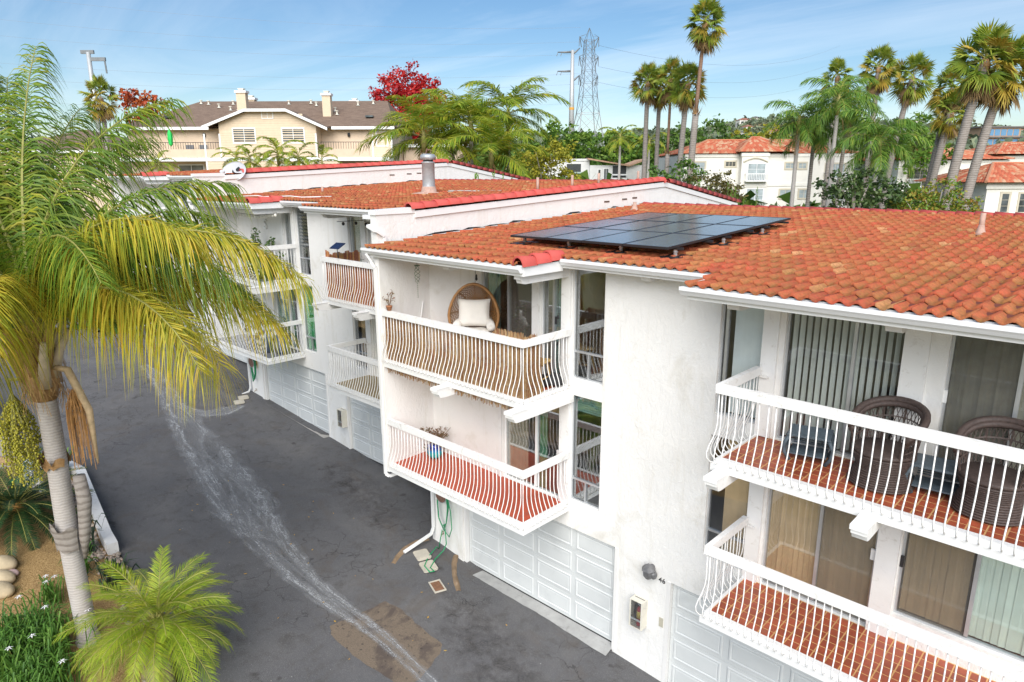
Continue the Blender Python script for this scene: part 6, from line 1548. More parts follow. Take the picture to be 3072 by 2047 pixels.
fan_palm(14.7, 71, 18.4, 'fan palm hidden behind its cluster neighbours, thin trunk', .9, .24, 26, 8, seed=2, yellow=.5)
fan_palm(14.9, 67, 18.6, 'fan palm with a ragged collar low on its trunk, third of the cluster', .9, .24, 26, 6, seed=3, slim=6)
fan_palm(16.0, 65, 18.0, 'fan palm with hanging brown seed stalks, last of the cluster', .98, .28, 30, 16, base=(15.5, 65), seed=4)
fan_palm(15.9, 60, 22.0, 'tallest fan palm with a bare reddish upper trunk reaching out of frame', .95, .30, 34, 12, base=(15.3, 60), seed=5, slim=7)
fan_palm(30.8, 68, 18.9, 'fan palm crown peeking above the queen palms', .85, .24, 22, 4, seed=6)
fan_palm(33.6, 66, 19.4, 'fan palm with dry stalks in its crown, behind the queen palms', 1.0, .26, 28, 12, seed=7)
fan_palm(36.8, 66, 18.6, 'fan palm with a leaning trunk behind the queen palms on the hillside edge', 1.05, .28, 30, 10, base=(35.4, 66), seed=8)
fan_palm(35.6, 58, 16.6, 'bushy fan palm half behind the curved grey trunk', .92, .26, 26, 6, base=(34.6, 58), seed=9)
fan_palm(35.2, 57, 14.7, 'shorter fan palm with a compact crown under its bushy neighbour', .88, .30, 26, 8, base=(34.2, 57), seed=10, yellow=.5)
fan_palm(30.1, 46, 16.9, 'big fan palm on a curved rough grey trunk, left of the edge pair', 1.12, .33, 34, 14, base=(28.7, 46), seed=11)
fan_palm(31.9, 46.5, 16.4, 'big fan palm with a golden crown on the outermost leaning trunk', 1.12, .32, 34, 12, base=(29.9, 46), seed=12, yellow=.7)
fan_palm(-34.4, 60, 16.4, 'small fan palm below the steel pole, behind the feather fronds', .82, .22, 24, 8, seed=13, yellow=.4)
# ---- broadleaf trees
def tree(r, q, ztop, label, leafmat, lobes, n, s, name='tree', trunk=barktree, cat='tree', tr=.22, shell=.35, sq=.8, z0=None, limbs=7):
    z0 = base_z(r, q) if z0 is None else z0; t = thing(name, label, cat, W(r, q, z0), YAW); rn = random.Random(int(r * 31 + q * 7)); H = ztop - z0; m2 = MB()
    tot = sum(l[3] ** 2 for l in lobes)
    for (x, y, z, R) in lobes:
        c = Vector((x, y, z - z0)); k = int(n * R ** 2 / tot); cl = []
        for _ in range(max(6, k // 22)):
            while True:
                v = Vector((rn.uniform(-1, 1), rn.uniform(-1, 1), rn.uniform(-1, 1)))
                if shell < v.length < 1: break
            cl.append((c + Vector((v.x * R, v.y * R, v.z * R * sq)), R * rn.uniform(.16, .30)))
        for (p0, cr) in cl:
            for _ in range(22):
                p = p0 + Vector((rn.gauss(0, .55), rn.gauss(0, .55), rn.gauss(0, .45))) * cr
                d = Vector((rn.gauss(0, 1), rn.gauss(0, 1), rn.gauss(0, .8))).normalized(); e = d.orthogonal().normalized(); e.rotate(Quaternion(d, rn.uniform(0, 6))); ss = s * rn.uniform(.6, 1.3)
                m2.poly(p - d * ss, p + e * ss * .55, p + d * ss, p - e * ss * .55)
    tk = MB(); top = Vector((sum(l[0] for l in lobes) / len(lobes), sum(l[1] for l in lobes) / len(lobes), H * .62)); tk.tube([(0, 0, -.3), top * .5, top], [tr, tr * .75, tr * .45], 7)
    for i in range(limbs):
        l = lobes[i % len(lobes)]; c = Vector((l[0], l[1], l[2] - z0)) + Vector((rn.uniform(-.6, .6), rn.uniform(-.6, .6), rn.uniform(-.2, .6))) * l[3]
        b = top * rn.uniform(.5, .95); tk.tube([b, b.lerp(c, .5) + Vector((0, 0, .25)), c], [tr * .4, tr * .25, tr * .08], 5)
    tk.build('trunk', trunk, t, True); m2.build('crown', leafmat, t)
    return t
def leafset(nm, *c, tr=.25): return mk_leaf(nm, [(i / (len(c) - 1), x) for i, x in enumerate(c)], tr, .55, vs=.5)
L_red = leafset('maroon_leaf', (.22, .010, .016), (.52, .022, .028), (.70, .08, .05)); L_or = leafset('rust_leaf', (.28, .04, .015), (.50, .09, .03), (.42, .20, .04))
L_grn = leafset('fresh_leaf', (.05, .12, .016), (.12, .23, .03), (.26, .36, .045)); L_mid = leafset('mid_leaf', (.035, .09, .018), (.09, .18, .03), (.18, .27, .045)); L_drk = leafset('magnolia_leaf', (.02, .042, .016), (.05, .095, .026), (.12, .16, .05), tr=.1)
L_wil = leafset('willow_leaf', (.16, .19, .02), (.34, .33, .03), (.52, .43, .04)); L_jun = leafset('juniper_leaf', (.09, .20, .03), (.18, .34, .045), (.29, .45, .06)); L_mix = leafset('toyon_leaf', (.07, .16, .02), (.17, .29, .035), (.31, .25, .04), (.45, .16, .04)); L_olv = leafset('olive_leaf', (.06, .06, .018), (.13, .12, .03), (.19, .13, .04))
tree(-11.9, 85, 22.5, 'maroon autumn tree glowing behind the tan house', L_red, [(-2.6, 0, 19.2, 2.2), (-.4, 0, 19.9, 2.4), (2.0, 0, 18.8, 2.1), (-1.6, 0, 16.8, 2.4), (1.2, 0, 16.6, 2.6), (0, 0, 14.6, 1.8), (-3.4, 0, 17.6, 1.5), (3.2, 0, 17.2, 1.5)], 11000, .20, trunk=barkwhite, shell=.1, sq=1.2)
tree(-46.8, 90, 21.5, 'rust and red autumn tree above the tan roof end', L_or, [(-1.2, 0, 19.4, 1.8), (1.6, 0, 18.8, 1.6), (0, 0, 17.2, 1.8)], 1500, .24, shell=.1)
tree(-17.6, 84, 18.5, 'nearly bare treetop with a few red leaves behind the chimneys', L_or, [(-1, 0, 17.4, 1.0), (1.5, 0, 17.2, .9)], 90, .16, shell=.1)
tree(2.7, 55, 12.5, 'golden-green willow with hanging sprays beside the feather palms', L_wil, [(-1.3, 0, 11.2, 1.5), (.9, 0, 11.6, 1.5), (0, 0, 10.2, 1.9), (1.8, -.3, 9.6, 1.3), (-1.8, 0, 9.4, 1.2)], 3600, .14, trunk=barkwhite, shell=.1)
tree(7.8, 112, 18, 'round green tree just west of the pylon', L_grn, [(-3, 0, 15.2, 2.8), (0, 0, 16, 3.0), (3.2, 0, 15, 2.6), (-5, 0, 13.2, 2.6), (1, 0, 13, 3)], 2600, .34)
tree(11.2, 125, 17.5, 'darker green tree partly hidden by the pylon legs', L_mid, [(-2, 0, 15, 2.8), (1.8, 0, 14.6, 2.6), (0, 0, 12.8, 3.2)], 1500, .38)
tree(17.2, 116, 17, 'spreading green tree just east of the pylon', L_grn, [(-2.8, 0, 14.6, 2.7), (.5, 0, 15.2, 2.8), (3.5, 0, 14.4, 2.5), (6, 0, 13.4, 2.4), (0, 0, 12.6, 3)], 2600, .34)
tree(25.5, 92, 16.2, 'broad green tree behind the tallest palm', L_mid, [(-3.5, 0, 13.6, 3.0), (0, 0, 14.4, 3.2), (3.5, 0, 13.4, 2.8), (0, 0, 12, 3.6)], 2800, .30)
tree(34.2, 96, 16.4, 'olive-green tree on the ridge side of the tiled apartment building', L_wil, [(-2.5, 0, 13.9, 2.6), (1, 0, 14.4, 2.6), (3.6, 0, 13.2, 2.2)], 1600, .30)
tree(41.5, 94, 15.6, 'mid-green tree between the two tiled apartment buildings', L_mid, [(-2.5, 0, 13.0, 2.6), (1, 0, 13.2, 2.6), (3.4, 0, 12.2, 2.4)], 1600, .30)
tree(48.3, 85, 17.4, 'bright leafy tree rising behind the leaning fan palm trunk', L_grn, [(-2, 0, 13.8, 2.6), (.6, 0, 15.0, 2.4), (2.6, 0, 12.8, 2.6), (0, 0, 12, 3)], 2600, .26)
tree(21.0, 42, 10.8, 'dark glossy magnolia in front of the tiled apartment building', L_drk, [(-1.2, 0, 9.3, 1.2), (.5, 0, 9.6, 1.2), (1.9, 0, 8.7, 1.2), (-.3, 0, 8.0, 1.6), (-1.6, 0, 7.7, 1.0)], 3000, .13, trunk=barkwhite)
tree(25.8, 42, 9.6, 'rounded green and russet tree at the foot of the leaning palms', L_mix, [(-1.4, 0, 8.3, 1.2), (.2, 0, 8.8, 1.2), (1.6, 0, 8.2, 1.1), (0, 0, 7.6, 1.5)], 3000, .11, trunk=barkwhite)
tree(11.8, 48, 11.0, 'dark shrubby tree at the foot of the fan palm cluster', L_mid, [(-1.4, 0, 9.6, 1.3), (.4, 0, 10.0, 1.2), (-.8, 0, 8.4, 1.3)], 1800, .13)
tree(13.0, 44, 10.2, 'olive-brown rounded shrub before the tallest palm trunk', L_olv, [(-1.2, 0, 9.2, .9), (.3, 0, 9.4, 1.0), (1.3, 0, 9.0, .8), (0, 0, 8.4, 1.2)], 2200, .10)
tree(-9.2, 55, 11.5, 'leafy shrub tree under the dark red tree', L_mid, [(-1, 0, 9.8, 1.2), (1, 0, 9.6, 1.2), (0, 0, 8.6, 1.4)], 1000, .16)
def juniper(r, q, zt, n, label):
    z0 = base_z(r, q); t = thing('juniper', label, 'shrub', W(r, q, z0), YAW); rn = random.Random(int(q * 13 + r * 5)); m2 = MB(); st = MB()
    for i in range(n):
        x = rn.gauss(0, .55) ; y = rn.gauss(0, .4); h = (zt - z0) * rn.uniform(.78, 1.03) - abs(x) * .35; wv = rn.uniform(-.25, .25)
        st.tube([(x * .3, y * .3, -.2), (x, y, h * .6), (x + wv, y, h * .97)], [.05, .03, .01], 4)
        for _ in range(110):
            u = rn.uniform(.45, 1); rr = .20 * (1.06 - u) / .55 + .02; a = rn.uniform(0, 6.28); p = Vector((x + wv * u * u + rr * math.cos(a) * rn.random(), y + rr * math.sin(a) * rn.random(), h * u)); d = (Vector((math.cos(a) * .35, math.sin(a) * .35, 1))).normalized(); e = d.orthogonal().normalized(); k = rn.uniform(.06, .14)
            m2.poly(p - d * k * .5, p + e * k * .3, p + d * k, p - e * k * .3)
    st.build('stem', barktree, t); m2.build('foliage', L_jun, t)
for i, (r, q, z, n) in enumerate(((9.3, 38, 10.15, 7), (10.2, 38, 9.7, 8), (10.9, 38.5, 9.9, 8), (11.6, 38, 9.5, 7), (12.4, 38, 9.35, 8), (13.2, 38.3, 9.25, 6))):
    juniper(r, q, z, n, ('tallest spiky bright green juniper at the start of the row under the fan palms', 'second spiky juniper in the row under the fan palms', 'third spiky juniper in the row under the fan palms', 'fourth spiky juniper in the row under the fan palms', 'fifth spiky juniper in the row, before the apartment windows', 'last spiky juniper of the row, by the end of the red rake')[i])
for i, (r, q, z, n) in enumerate(((-1.9, 36, 10.3, 9), (-.9, 36, 10.2, 9), (.1, 36, 10.1, 9), (1.1, 36, 10.0, 9), (2.0, 36.4, 9.9, 8))):
    juniper(r, q, z, n, ('first spiky green juniper beneath the king palms', 'second spiky green juniper beneath the king palms', 'third spiky green juniper beneath the king palms', 'fourth spiky green juniper, below the willow', 'last spiky green juniper, before the cream flats')[i])
# low scrub on the slope behind, and the far hillside's trees: masses nobody could count
def scatter(name, label_mat, n, s0, s1, rgn, leafmat, seed, per=9, up=.5, keep=None):
    rn = random.Random(seed); m2 = MB()
    for _ in range(n):
        r, q = rn.uniform(*rgn[0]), rn.uniform(*rgn[1])
        if keep and not keep(r, q, rn): continue
        s = rn.uniform(s0, s1); c = W(r, q, terrain_z(r, q) + s * up)
        for _ in range(per):
            p = c + Vector((rn.gauss(0, .5), rn.gauss(0, .5), rn.gauss(0, .35))) * s; d = Vector((rn.gauss(0, 1), rn.gauss(0, 1), rn.gauss(0, .7))).normalized(); e = d.orthogonal().normalized(); e.rotate(Quaternion(d, rn.uniform(0, 6))); k = s * rn.uniform(.35, .6)
            m2.poly(p - d * k, p + e * k * .7, p + d * k, p - e * k * .7)
    return stuff(m2.build(name, leafmat))
L_hill_hazed = leafset('hazed_hill_leaf', (.09, .125, .085), (.15, .19, .11), (.25, .27, .15), tr=.1)  # distance haze is put into these paler hillside leaf colours
scatter('hillside_trees', None, 6000, 2, 6, ((60, 860), (330, 960)), L_hill_hazed, 3, 9)
scatter('hillside_trees', None, 1500, 3, 7, ((-500, 60), (260, 900)), L_hill_hazed, 4, 8)
scatter('hillside_shrubs', None, 1500, .8, 2.4, ((-70, 80), (66, 210)), L_mid, 5, 16, keep=lambda r, q, rn: not (q > 190 and 10 < r < 36) and not (q < 75 and -38 < r < 5))
scatter('slope_shrubs', None, 900, .5, 1.3, ((-40, 45), (34, 66)), L_mid, 6, 20, keep=lambda r, q, rn: not (q > 60 and r < -8))
# houses far up the hillside
hw = mk('hill_house_wall', (.80, .77, .70), .85, .06, .3); hr = mk('hill_house_roof', (.30, .13, .09), .9, .2, .3); hg = mk('hill_house_grey_roof', (.16, .15, .145), .9, .2, .3)
rn = random.Random(12)
HS = [(205, 640), (240, 720), (262, 800), (285, 830), (180, 560), (225, 600), (400, 700), (440, 620), (470, 560), (490, 640), (520, 590), (500, 480), (545, 560), (560, 660)]
for i, (r, q) in enumerate(HS):
    z = terrain_z(r, q); w, d, h = rn.uniform(9, 17), rn.uniform(8, 11), rn.uniform(4, 7)
    t = thing('hillside_house', 'small pale house among trees on the far hillside', 'house', W(r, q, z), YAW + rn.uniform(-.5, .5), 'houses scattered over the far hillside')
    MB().box(-w / 2, -d / 2, -4, w / 2, d / 2, h).build('wall', hw, t); roof_hip(t, -w / 2, w / 2, -d / 2, d / 2, h, 2.4, .6, hr if i % 3 else hg)
    for k in range(3): MB().box(-w * .38 + k * w * .3, -d / 2 - .12, h * .35, -w * .38 + k * w * .3 + w * .18, -d / 2 - .01, h * .75).build('window', DARKGL, t)
t = thing('hillside_block', 'broad modern glazed house with blue windows on the far hillside', 'house', W(270, 390, terrain_z(270, 390)), YAW)
MB().box(-11, 0, -4, 11, 10, 10.5).build('wall', mk('tan_block', (.42, .28, .18), .85), t); MB().box(-12, -1, 10.5, 12, 11, 11.2).box(-12, -1.5, 5.2, 12, 0, 5.8).build('roof', hg, t)
for k in range(6):
    for z in (1, 6.3): MB().box(-10.2 + k * 3.45, -.1, z, -7.3 + k * 3.45, -.01, z + 3.4).build('window', mk('blue_pane', (.12, .26, .42), .1), t)
# ================================================================== THE PLANTING STRIP BY THE DRIVE
def big_palm():
    bx, by = -14.84, -7.87; z0 = bed_z(bx, by) - .1; t = thing('queen_palm', 'big queen palm with arching yellow-green fronds beside the asphalt drive', 'palm tree', (bx, by, z0)); rn = random.Random(21)
    H = 5.95 - z0; pts = []; rad = []
    for k in range(41):
        u = k / 40; pts.append((.015 * math.sin(u * 9), .012 * math.cos(u * 7), H * u - (.2 if k == 0 else 0))); rad.append((.23 if k < 2 else .192 - .015 * u) * (1 + .006 * (k % 2)) * (1.06 if k in (17, 18, 19) else 1))
    MB().tube(pts, rad, 18).build('trunk', barkpale, t, True)
    # torn boot sleeve half-way up, fibre column and old frond bases under the crown
    for zc, hh, rr in ((2.55, .55, .245), (4.1, .16, .235)):
        m2 = MB(); n = 20
        for i in range(n + 1):
            a = 2 * PI * i / n * .86 + 1.2; e = rn.uniform(-.12, .12); m2.v += [(rr * math.cos(a), rr * math.sin(a), zc - hh / 2 + e * .4), (rr * 1.06 * math.cos(a), rr * 1.06 * math.sin(a), zc), (rr * (1.12 + rn.uniform(0, .22)) * math.cos(a), rr * (1.12 + rn.uniform(0, .22)) * math.sin(a), zc + hh / 2 + e)]
        for i in range(n):
            for j in range(2): m2.f.append((3 * i + j, 3 * i + 3 + j, 3 * i + 4 + j, 3 * i + 1 + j))
        m2.build('torn_sheath', barkgrey if zc < 3 else boot, t, True)
    MB().tube([(0, 0, H - .05), (0, 0, H + .35), (0, 0, H + .9), (0, 0, H + 1.5)], [.20, .30, .28, .14], 14).build('fibre_column', boot, t, True)
    fb = MB()
    for i in range(260):
        a = rn.uniform(0, 6.28); z = H + rn.uniform(.0, 1.0); p = Vector((.28 * math.cos(a), .28 * math.sin(a), z)); q = p + Vector((rn.uniform(-.10, .16) * math.cos(a + .6), rn.uniform(-.1, .16) * math.sin(a + .6), -rn.uniform(.12, .42))); fb.tube([p, p.lerp(q, .5) + Vector((.03 * math.cos(a), .03 * math.sin(a), .03)), q], .005, 3, False)
    stuff(fb.build('hanging_fibres', mk('fibre', (.42, .27, .12), .9, .3, 12), t))
    for i in range(11):
        a = i * 2.4; m2 = MB().tube([(.20 * math.cos(a), .20 * math.sin(a), H + .25 + .05 * i), (.38 * math.cos(a), .38 * math.sin(a), H + .75 + .05 * i), (.62 * math.cos(a), .62 * math.sin(a), H + 1.15 + .05 * i)], [.12, .085, .05], 7)
        m2.build('frond_base', boot if i % 3 else mk('pale_boot', (.55, .47, .36), .8, .2, 6, .2, 20), t, True)
    top = Vector((0, 0, H + 1.25))
    # fronds: bearing measured from the street direction of view, elevation, length, arch
    def yawdir(deg): return YAW + math.radians(deg)          # 0 = towards the side (right), 90 = away
    specs = [(4, 1.02, 5.5, 1.85, 'y'), (-26, .95, 4.9, 2.0, 'y'), (-12, .72, 4.3, 1.9, 'y'), (10, .62, 4.5, 1.45, 'y'), (22, 1.15, 4.9, 1.95, 'g'), (40, .85, 4.6, 1.75, 'g'), (58, 1.2, 4.7, 1.55, 'g'), (-4, 1.25, 4.6, 2.1, 'g'), (-40, 1.3, 4.5, 2.1, 'g'),
             (75, 1.38, 5.4, 1.25, 'g'), (95, 1.45, 6.0, .95, 'g'), (112, 1.32, 5.8, 1.1, 'g'), (128, 1.46, 6.3, .85, 'g'), (145, 1.36, 6.2, .9, 'g'), (160, 1.48, 6.4, .8, 'g'), (172, 1.28, 5.8, 1.1, 'g'), (186, 1.42, 6.2, .85, 'g'), (202, 1.3, 5.8, 1.0, 'g'), (220, 1.2, 5.2, 1.3, 'y'), (238, 1.0, 4.8, 1.6, 'y'),
             (118, .95, 5.0, 1.4, 'g'), (150, 1.05, 5.2, 1.4, 'g'), (178, .9, 5.0, 1.5, 'y'), (198, .65, 4.4, 1.6, 'y'), (-62, 1.1, 4.4, 1.9, 'y'), (-95, 1.25, 4.2, 1.8, 'y'), (-120, 1.05, 4.4, 1.8, 'g'), (255, 1.3, 4.7, 1.6, 'g'), (85, .8, 4.6, 1.5, 'g'), (-80, .6, 3.7, 1.7, 'y'), (136, 1.2, 5.6, 1.2, 'g'), (165, 1.18, 5.6, 1.2, 'g'), (60, 1.46, 5.4, 1.2, 'g'), (-15, 1.42, 4.7, 1.9, 'y'), (192, 1.1, 5.2, 1.3, 'g'), (32, 1.42, 5.0, 1.6, 'g'), (104, 1.5, 6.4, .7, 'g'), (138, 1.28, 6.2, .95, 'g'), (154, 1.42, 6.6, .7, 'g'), (167, 1.38, 6.5, .75, 'g'), (180, 1.5, 6.6, .7, 'g'), (120, 1.4, 6.2, .85, 'g')]
    for i, (deg, e, L, ar, c) in enumerate(specs):
        a, b = feather(L * (1.06 if e < 1.27 or not 60 < deg < 225 else .93), e, ar, 165, 1.28, .030, 1.25, .8, random.Random(200 + i), r0=.045, start=.16, sweep=.5, segs=4, drop=1.15)
        link('frond', mesh2('frond', [(a, G_queeny if c == 'y' else G_queen), (b, ribm)]), t, top + Vector((0, 0, rn.uniform(-.35, .25))), (0, 0, yawdir(deg)))
    # hanging fruit bunch and the dried flower stalk
    d = Vector((math.cos(yawdir(200)), math.sin(yawdir(200)), 0)); c = d * .52 + Vector((0, 0, H + .15)); m2 = MB(); st = MB().tube([top - Vector((0, 0, .9)), c + Vector((0, 0, .25)), c + Vector((0, 0, -.2))], [.05, .035, .02], 6)
    for i in range(46):
        a = rn.uniform(0, 6.28); q = c + Vector((.36 * math.cos(a) * rn.uniform(.2, 1), .36 * math.sin(a) * rn.uniform(.2, 1), -rn.uniform(1.1, 1.95))); st.tube([c, c.lerp(q, .4) + Vector((math.cos(a), math.sin(a), 0)) * .12, q], .006, 3, False)
        for k in range(34):
            p = c.lerp(q, .12 + .88 * k / 34) + Vector((math.cos(a), math.sin(a), 0)) * (.10 * math.sin(PI * k / 34)) + Vector((rn.gauss(0, .025), rn.gauss(0, .025), 0)); m2.ball(p, rn.uniform(.018, .025), 5, 3)
    st.build('fruit_stalk', ribm, t); stuff(m2.build('fruit_cluster', mk_leaf('green_fruit', [(0, (.22, .22, .02)), (.5, (.42, .40, .04)), (1, (.60, .52, .09))], .05, .5), t, True))
    d = Vector((math.cos(yawdir(-5)), math.sin(yawdir(-5)), 0)); m2 = MB()
    MB().tube([Vector((0, 0, H + .6)) + d * .2, Vector((0, 0, H + .55)) + d * .55, Vector((0, 0, H - .25)) + d * .85, Vector((0, 0, H - 1.3)) + d * .86], [.05, .075, .07, .02], 7).build('dry_spathe', mk('spathe', (.50, .37, .22), .8, .25, 8), t, True)
    c = Vector((0, 0, H + .2)) + d * .62
    for i in range(150):
        a = rn.uniform(0, 6.28); q = c + Vector((.20 * math.cos(a), .20 * math.sin(a), -rn.uniform(.6, 1.65))); m2.tube([c + Vector((rn.gauss(0, .05), rn.gauss(0, .05), -.2 * rn.random())), c.lerp(q, .5) + Vector((.08 * math.cos(a), .08 * math.sin(a), 0)), q], .005, 3, False)
    stuff(m2.build('dry_flower_strands', mk('dry_strand', (.42, .22, .075), .85, .3, 10), t))
    MB().tube([Vector((0, 0, H - 1.6)) + d * .42, Vector((0, 0, H - 2.1)) + d * .45, Vector((0, 0, H - 2.9)) + d * .33, Vector((0, 0, H - 3.4)) + d * .26], [.11, .13, .10, .03], 9).build('hanging_boot', barkgrey, t, True)
big_palm()
def ground_palm():
    bx, by = -12.72, -7.08; z0 = bed_z(bx, by); t = thing('pygmy_date_palm', 'low bushy date palm with bright fronds at the drive edge', 'palm tree', (bx, by, z0)); rn = random.Random(33)
    for dx, dy, h in ((0, 0, 1.35), (-.35, -.25, 1.15), (.25, -.35, 1.0)): MB().tube([(dx, dy, -.2), (dx * .8, dy * .8, h * .5), (dx * .4, dy * .4, h)], [.14, .125, .11], 10).build('trunk', mk('palm_scar_bark', (.30, .23, .16), .95, .4, 14, .8, 30), t, True)
    for i in range(56):
        f = i / 56; e = lerp(1.35, -.35, f ** .8) + rn.uniform(-.1, .1); a, b = feather(rn.uniform(1.25, 1.75), e, 1.05, 66, .36, .015, .30, .16, random.Random(300 + i), r0=.014, start=.18, sweep=.62, segs=2, drop=1.4)
        link('frond', mesh2('frond', [(a, G_rob), (b, ribm)]), t, (rn.uniform(-.1, .1), rn.uniform(-.1, .1), 1.45 - .15 * f), (rn.uniform(-.1, .1), 0, i * 2.4 + rn.uniform(-.2, .2)))
ground_palm()
def cycad():
    bx, by = -20.4, -7.9; t = thing('sago_palm', 'dark green sago cycad with an orange heart beside the white posts', 'cycad', (bx, by, zg(bx) + .2)); rn = random.Random(44)
    gm = leafset('cycad_leaf', (.012, .04, .012), (.03, .075, .02), (.07, .12, .035), tr=.15)
    MB().ball((0, 0, .45), .22, 12, 8, (1, 1, 1.3)).build('heart', mk('cycad_heart', (.48, .25, .07), .9, .3, 20, .6, 40), t, True)
    for i in range(58):
        e = lerp(1.1, -.25, i / 58); a, b = feather(rn.uniform(1.6, 2.05), e, .95, 70, .27, .022, .1, .15, random.Random(400 + i), r0=.014, sweep=.5, segs=2); link('frond', mesh2('frond', [(a, gm), (b, ribm)]), t, (0, 0, .55), (0, 0, i * 2.4))
cycad()
def strap_clump(loc, n, L, mat, label, name='iris_clump', seed=0, spread=.5, flowers=0, cat='plant', w=.022):
    t = thing(name, label, cat, loc); rn = random.Random(seed); m2 = MB()
    for i in range(n):
        a = rn.uniform(0, 6.28); p = Vector((rn.gauss(0, spread * .5), rn.gauss(0, spread * .5), 0)); l = L * rn.uniform(.6, 1.1); o = rn.uniform(.15, .75) * l; d = Vector((math.cos(a), math.sin(a), 0)); s = Vector((-d.y, d.x, 0)) * w * rn.uniform(.7, 1.2); b = len(m2.v)
        for k, (u, z) in enumerate(((0, 0), (.25, .5), (.6, .82), (1, .78 if rn.random() < .6 else .6))): c = p + d * o * u * (1 if k else 0) + Vector((0, 0, l * z)); ww = s * (1 if k < 3 else .15); m2.v += [tuple(c - ww), tuple(c + ww)]
        m2.f += [(b, b + 1, b + 3, b + 2), (b + 2, b + 3, b + 5, b + 4), (b + 4, b + 5, b + 7, b + 6)]
    m2.build('foliage', mat, t)
    for i in range(flowers):
        a = rn.uniform(0, 6.28); p = Vector((rn.gauss(0, spread * .75), rn.gauss(0, spread * .75), L * rn.uniform(.7, 1.05))); f = MB()
        for k in range(6):
            th = k * PI / 3 + a; f.poly(p, p + Vector((math.cos(th - .3) * .035, math.sin(th - .3) * .035, .015)), p + Vector((math.cos(th) * .085, math.sin(th) * .085, .0)), p + Vector((math.cos(th + .3) * .05, math.sin(th + .3) * .035, .015)))
        fl_ = f.build('flower', mk('white_petal', (.80, .79, .82), .6, .03), t); MB().tube([(p.x * .6, p.y * .6, 0), p], .005, 3).build('flower_stalk', ribm, fl_)
    return t
irl = leafset('iris_leaf', (.035, .10, .015), (.09, .21, .03), (.19, .32, .05)); flx = leafset('flax_leaf', (.012, .03, .016), (.03, .06, .03), (.06, .09, .04), tr=.1)
def bl(x, y): return (x, y, bed_z(x, y))
strap_clump(bl(-15.05, -8.9), 950, 1.0, irl, 'dense iris clump with white flowers at the foot of the bark bed', seed=1, spread=.72, flowers=6, w=.013)
strap_clump(bl(-13.9, -8.9), 450, .85, irl, 'iris clump in front of the date palm trunks', seed=2, spread=.5, flowers=2, w=.013)
strap_clump(bl(-16.6, -8.1), 60, .7, irl, 'sparse iris tuft with white flowers further up the bark bed', seed=3, spread=.3, flowers=3, w=.013)
strap_clump(bl(-16.3, -6.85), 46, .95, flx, 'dark flax tuft between the trunk and the pebbles', 'flax_clump', 4, .25, cat='plant')
strap_clump(bl(-18.3, -7.0), 40, .95, flx, 'dark flax tuft close behind the torn palm sheath', 'flax_clump', 5, .25)
strap_clump(bl(-17.3, -7.35), 34, .8, irl, 'green strap-leaved tuft by the cycad', 'flax_clump', 6, .2)
strap_clump(bl(-23.0, -6.4), 50, .9, irl, 'bright strap-leaved tuft behind the hanging flower stalk', 'flax_clump', 7, .25)
# low white wall at the bed's edge, white slatted posts
def wallpt(x): return (x, edge_y(x) - .04)
m2 = MB(); xs_ = [-24.3, -22.7, -21.5, -20, -18.56, -17.9]
lo_ = []
for x in xs_:
    y = edge_y(x); z = zg(x) - .1; m2.v += [(x, y, z), (x, y, z + .40), (x, y - .26, z + .42), (x, y - .26, z)]
for i in range(len(xs_) - 1):
    for j in range(3): m2.f.append((4 * i + j, 4 * i + 1 + j, 4 * i + 5 + j, 4 * i + 4 + j))
m2.f += [(0, 1, 2, 3), tuple(4 * len(xs_) - 4 + j for j in (3, 2, 1, 0))]
tag(m2.build('planter_wall', oldwhite), 'low white rendered wall between the pebble bed and the drive', 'wall')
t = thing('slatted_screen', 'short white slatted screen of three posts at the path end', 'fence', (-22.6, -7.1, zg(-22.6)), .3)
for i, h in enumerate((1.05, .95, .80)): MB().box(-.35 + .33 * i, -.05, -.1, -.22 + .33 * i, .05, h).build('slat', white, t)
MB().beam((-.38, .06, 1.0), (.46, .06, .76), .04, .10).beam((-.38, .06, .35), (.46, .06, .25), .04, .10).build('crossbar', white, t)
t = thing('feed_tub', 'red plastic tub with a green top beside the white slatted screen', 'tub', (-22.9, -7.5, zg(-22.9) + .03))
MB().lathe([(.15, 0), (.17, .26), (.175, .28)], 14).build('tub', redp, t, True); MB().lathe([(.16, .28), (.12, .36), (.0001, .40)], 10).build('top', mk('green_lid', (.05, .30, .10), .5, .1), t); MB().box(-.08, -.18, .08, .08, -.165, .18).build('sticker', white, t)
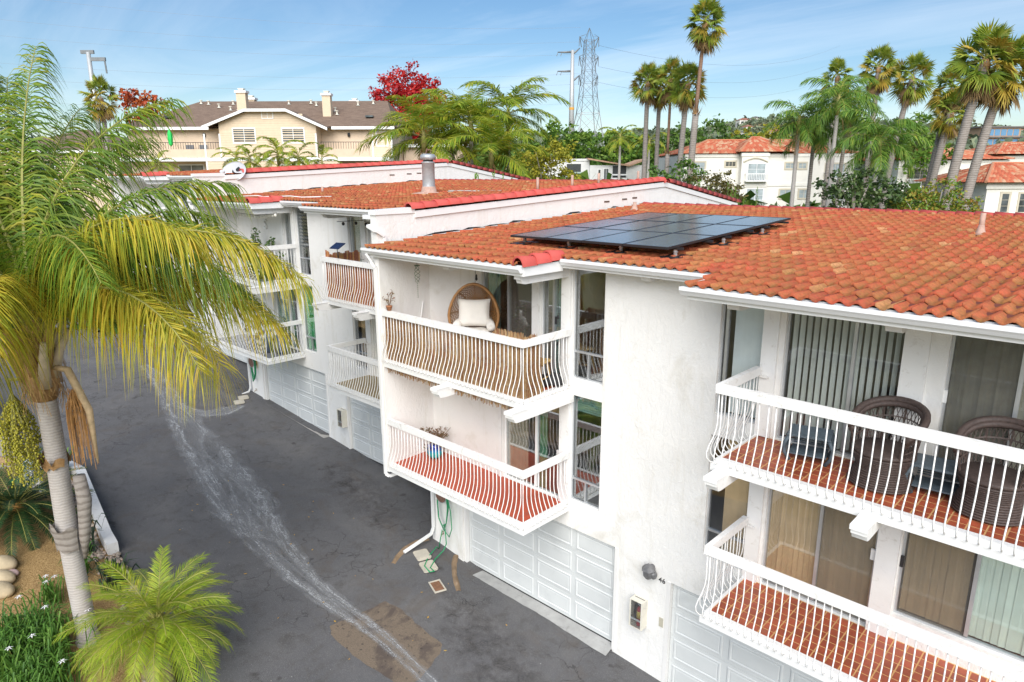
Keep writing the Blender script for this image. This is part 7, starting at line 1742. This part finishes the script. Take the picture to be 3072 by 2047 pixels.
# river pebbles and the bed's larger stones
pm = mk_leaf('river_pebble', [(0, (.16, .13, .11)), (.4, (.34, .29, .24)), (.7, (.48, .36, .28)), (1, (.60, .56, .50))], 0.0, .75)
m2 = MB(); rn = random.Random(70)
for i in range(900):
    x = rn.uniform(-22.5, -12.9); y = edge_y(x) - (.32 if x < -17.8 else .05) - abs(rn.gauss(0, .22)); s = rn.uniform(.03, .065); m2.ball((x, y, bed_z(x, y) + s * .35), s, 6, 4, (rn.uniform(.9, 1.5), rn.uniform(.8, 1.2), rn.uniform(.55, .8)))
stuff(m2.build('river_pebbles', pm, None, True))
sm = mk('sandstone', (.46, .37, .24), .85, .2, 4, .3, 20)
for i, (x, y, s) in enumerate(((-18.75, -8.55, .28), (-18.2, -8.68, .26), (-17.75, -8.8, .27), (-18.35, -8.45, .12))):
    t = tag(MB().ball((0, 0, 0), s, 14, 9, (1.25, .8, .6)).build('garden_stone', sm if i < 3 else mk('pink_stone', (.50, .36, .34), .8, .1), None, True), ('rounded sandstone boulder, furthest of the row in the bark bed', 'rounded sandstone boulder, middle of the row in the bark bed', 'rounded sandstone boulder, lowest of the row in the bark bed', 'small pinkish stone wedged between the sandstone boulders')[i], 'stone'); t.location = (x, y, bed_z(x, y) + s * .4); t.rotation_euler = (.1, .1, .5)
t = tag(MB().tube([(0, 0, .15), (-1.4, -.9, .16), (-3, -1.9, .14)], [.14, .13, .12], 9).build('log_edging', mk('log', (.30, .20, .10), .9, .3, 8, .5, 20), None, True), 'pale log edging along the bed above the footpath', 'log'); t.location = (-24.6, -7.0, zg(-24.6))
def hedge(x, y, R, h, label, mat, n=1500, seed=1):
    t = thing('hedge_shrub', label, 'shrub', (x, y, zg(x))); rn = random.Random(seed); m2 = MB()
    for _ in range(n):
        v = Vector((rn.gauss(0, 1), rn.gauss(0, 1), rn.gauss(0, 1))).normalized() * rn.uniform(.6, 1); p = Vector((v.x * R, v.y * R, h * .5 + v.z * h * .5)); d = Vector((rn.gauss(0, 1), rn.gauss(0, 1), rn.gauss(0, .7))).normalized(); e = d.orthogonal().normalized(); k = rn.uniform(.04, .09); m2.poly(p - d * k, p + e * k * .6, p + d * k, p - e * k * .6)
    MB().tube([(0, 0, -.1), (.05, 0, h * .4), (0, .1, h * .7)], [.08, .06, .03], 6).build('stem', barktree, t); m2.build('foliage', mat, t)
hedge(-28.6, -8.2, 1.0, 1.9, 'dark leafy hedge shrub beyond the hanging fruit', L_drk, 1800, 2); hedge(-30.2, -7.9, 1.1, 2.1, 'dark hedge shrub further up behind the palm heart', L_mid, 1800, 3); hedge(-27.2, -8.9, .9, 1.3, 'lighter green shrub at the near end of the hedge', L_grn, 1500, 4)
hedge(-33.0, -8.4, 1.3, 2.6, 'tall hedge shrub far up the drive behind the palm', L_mid, 1800, 5)
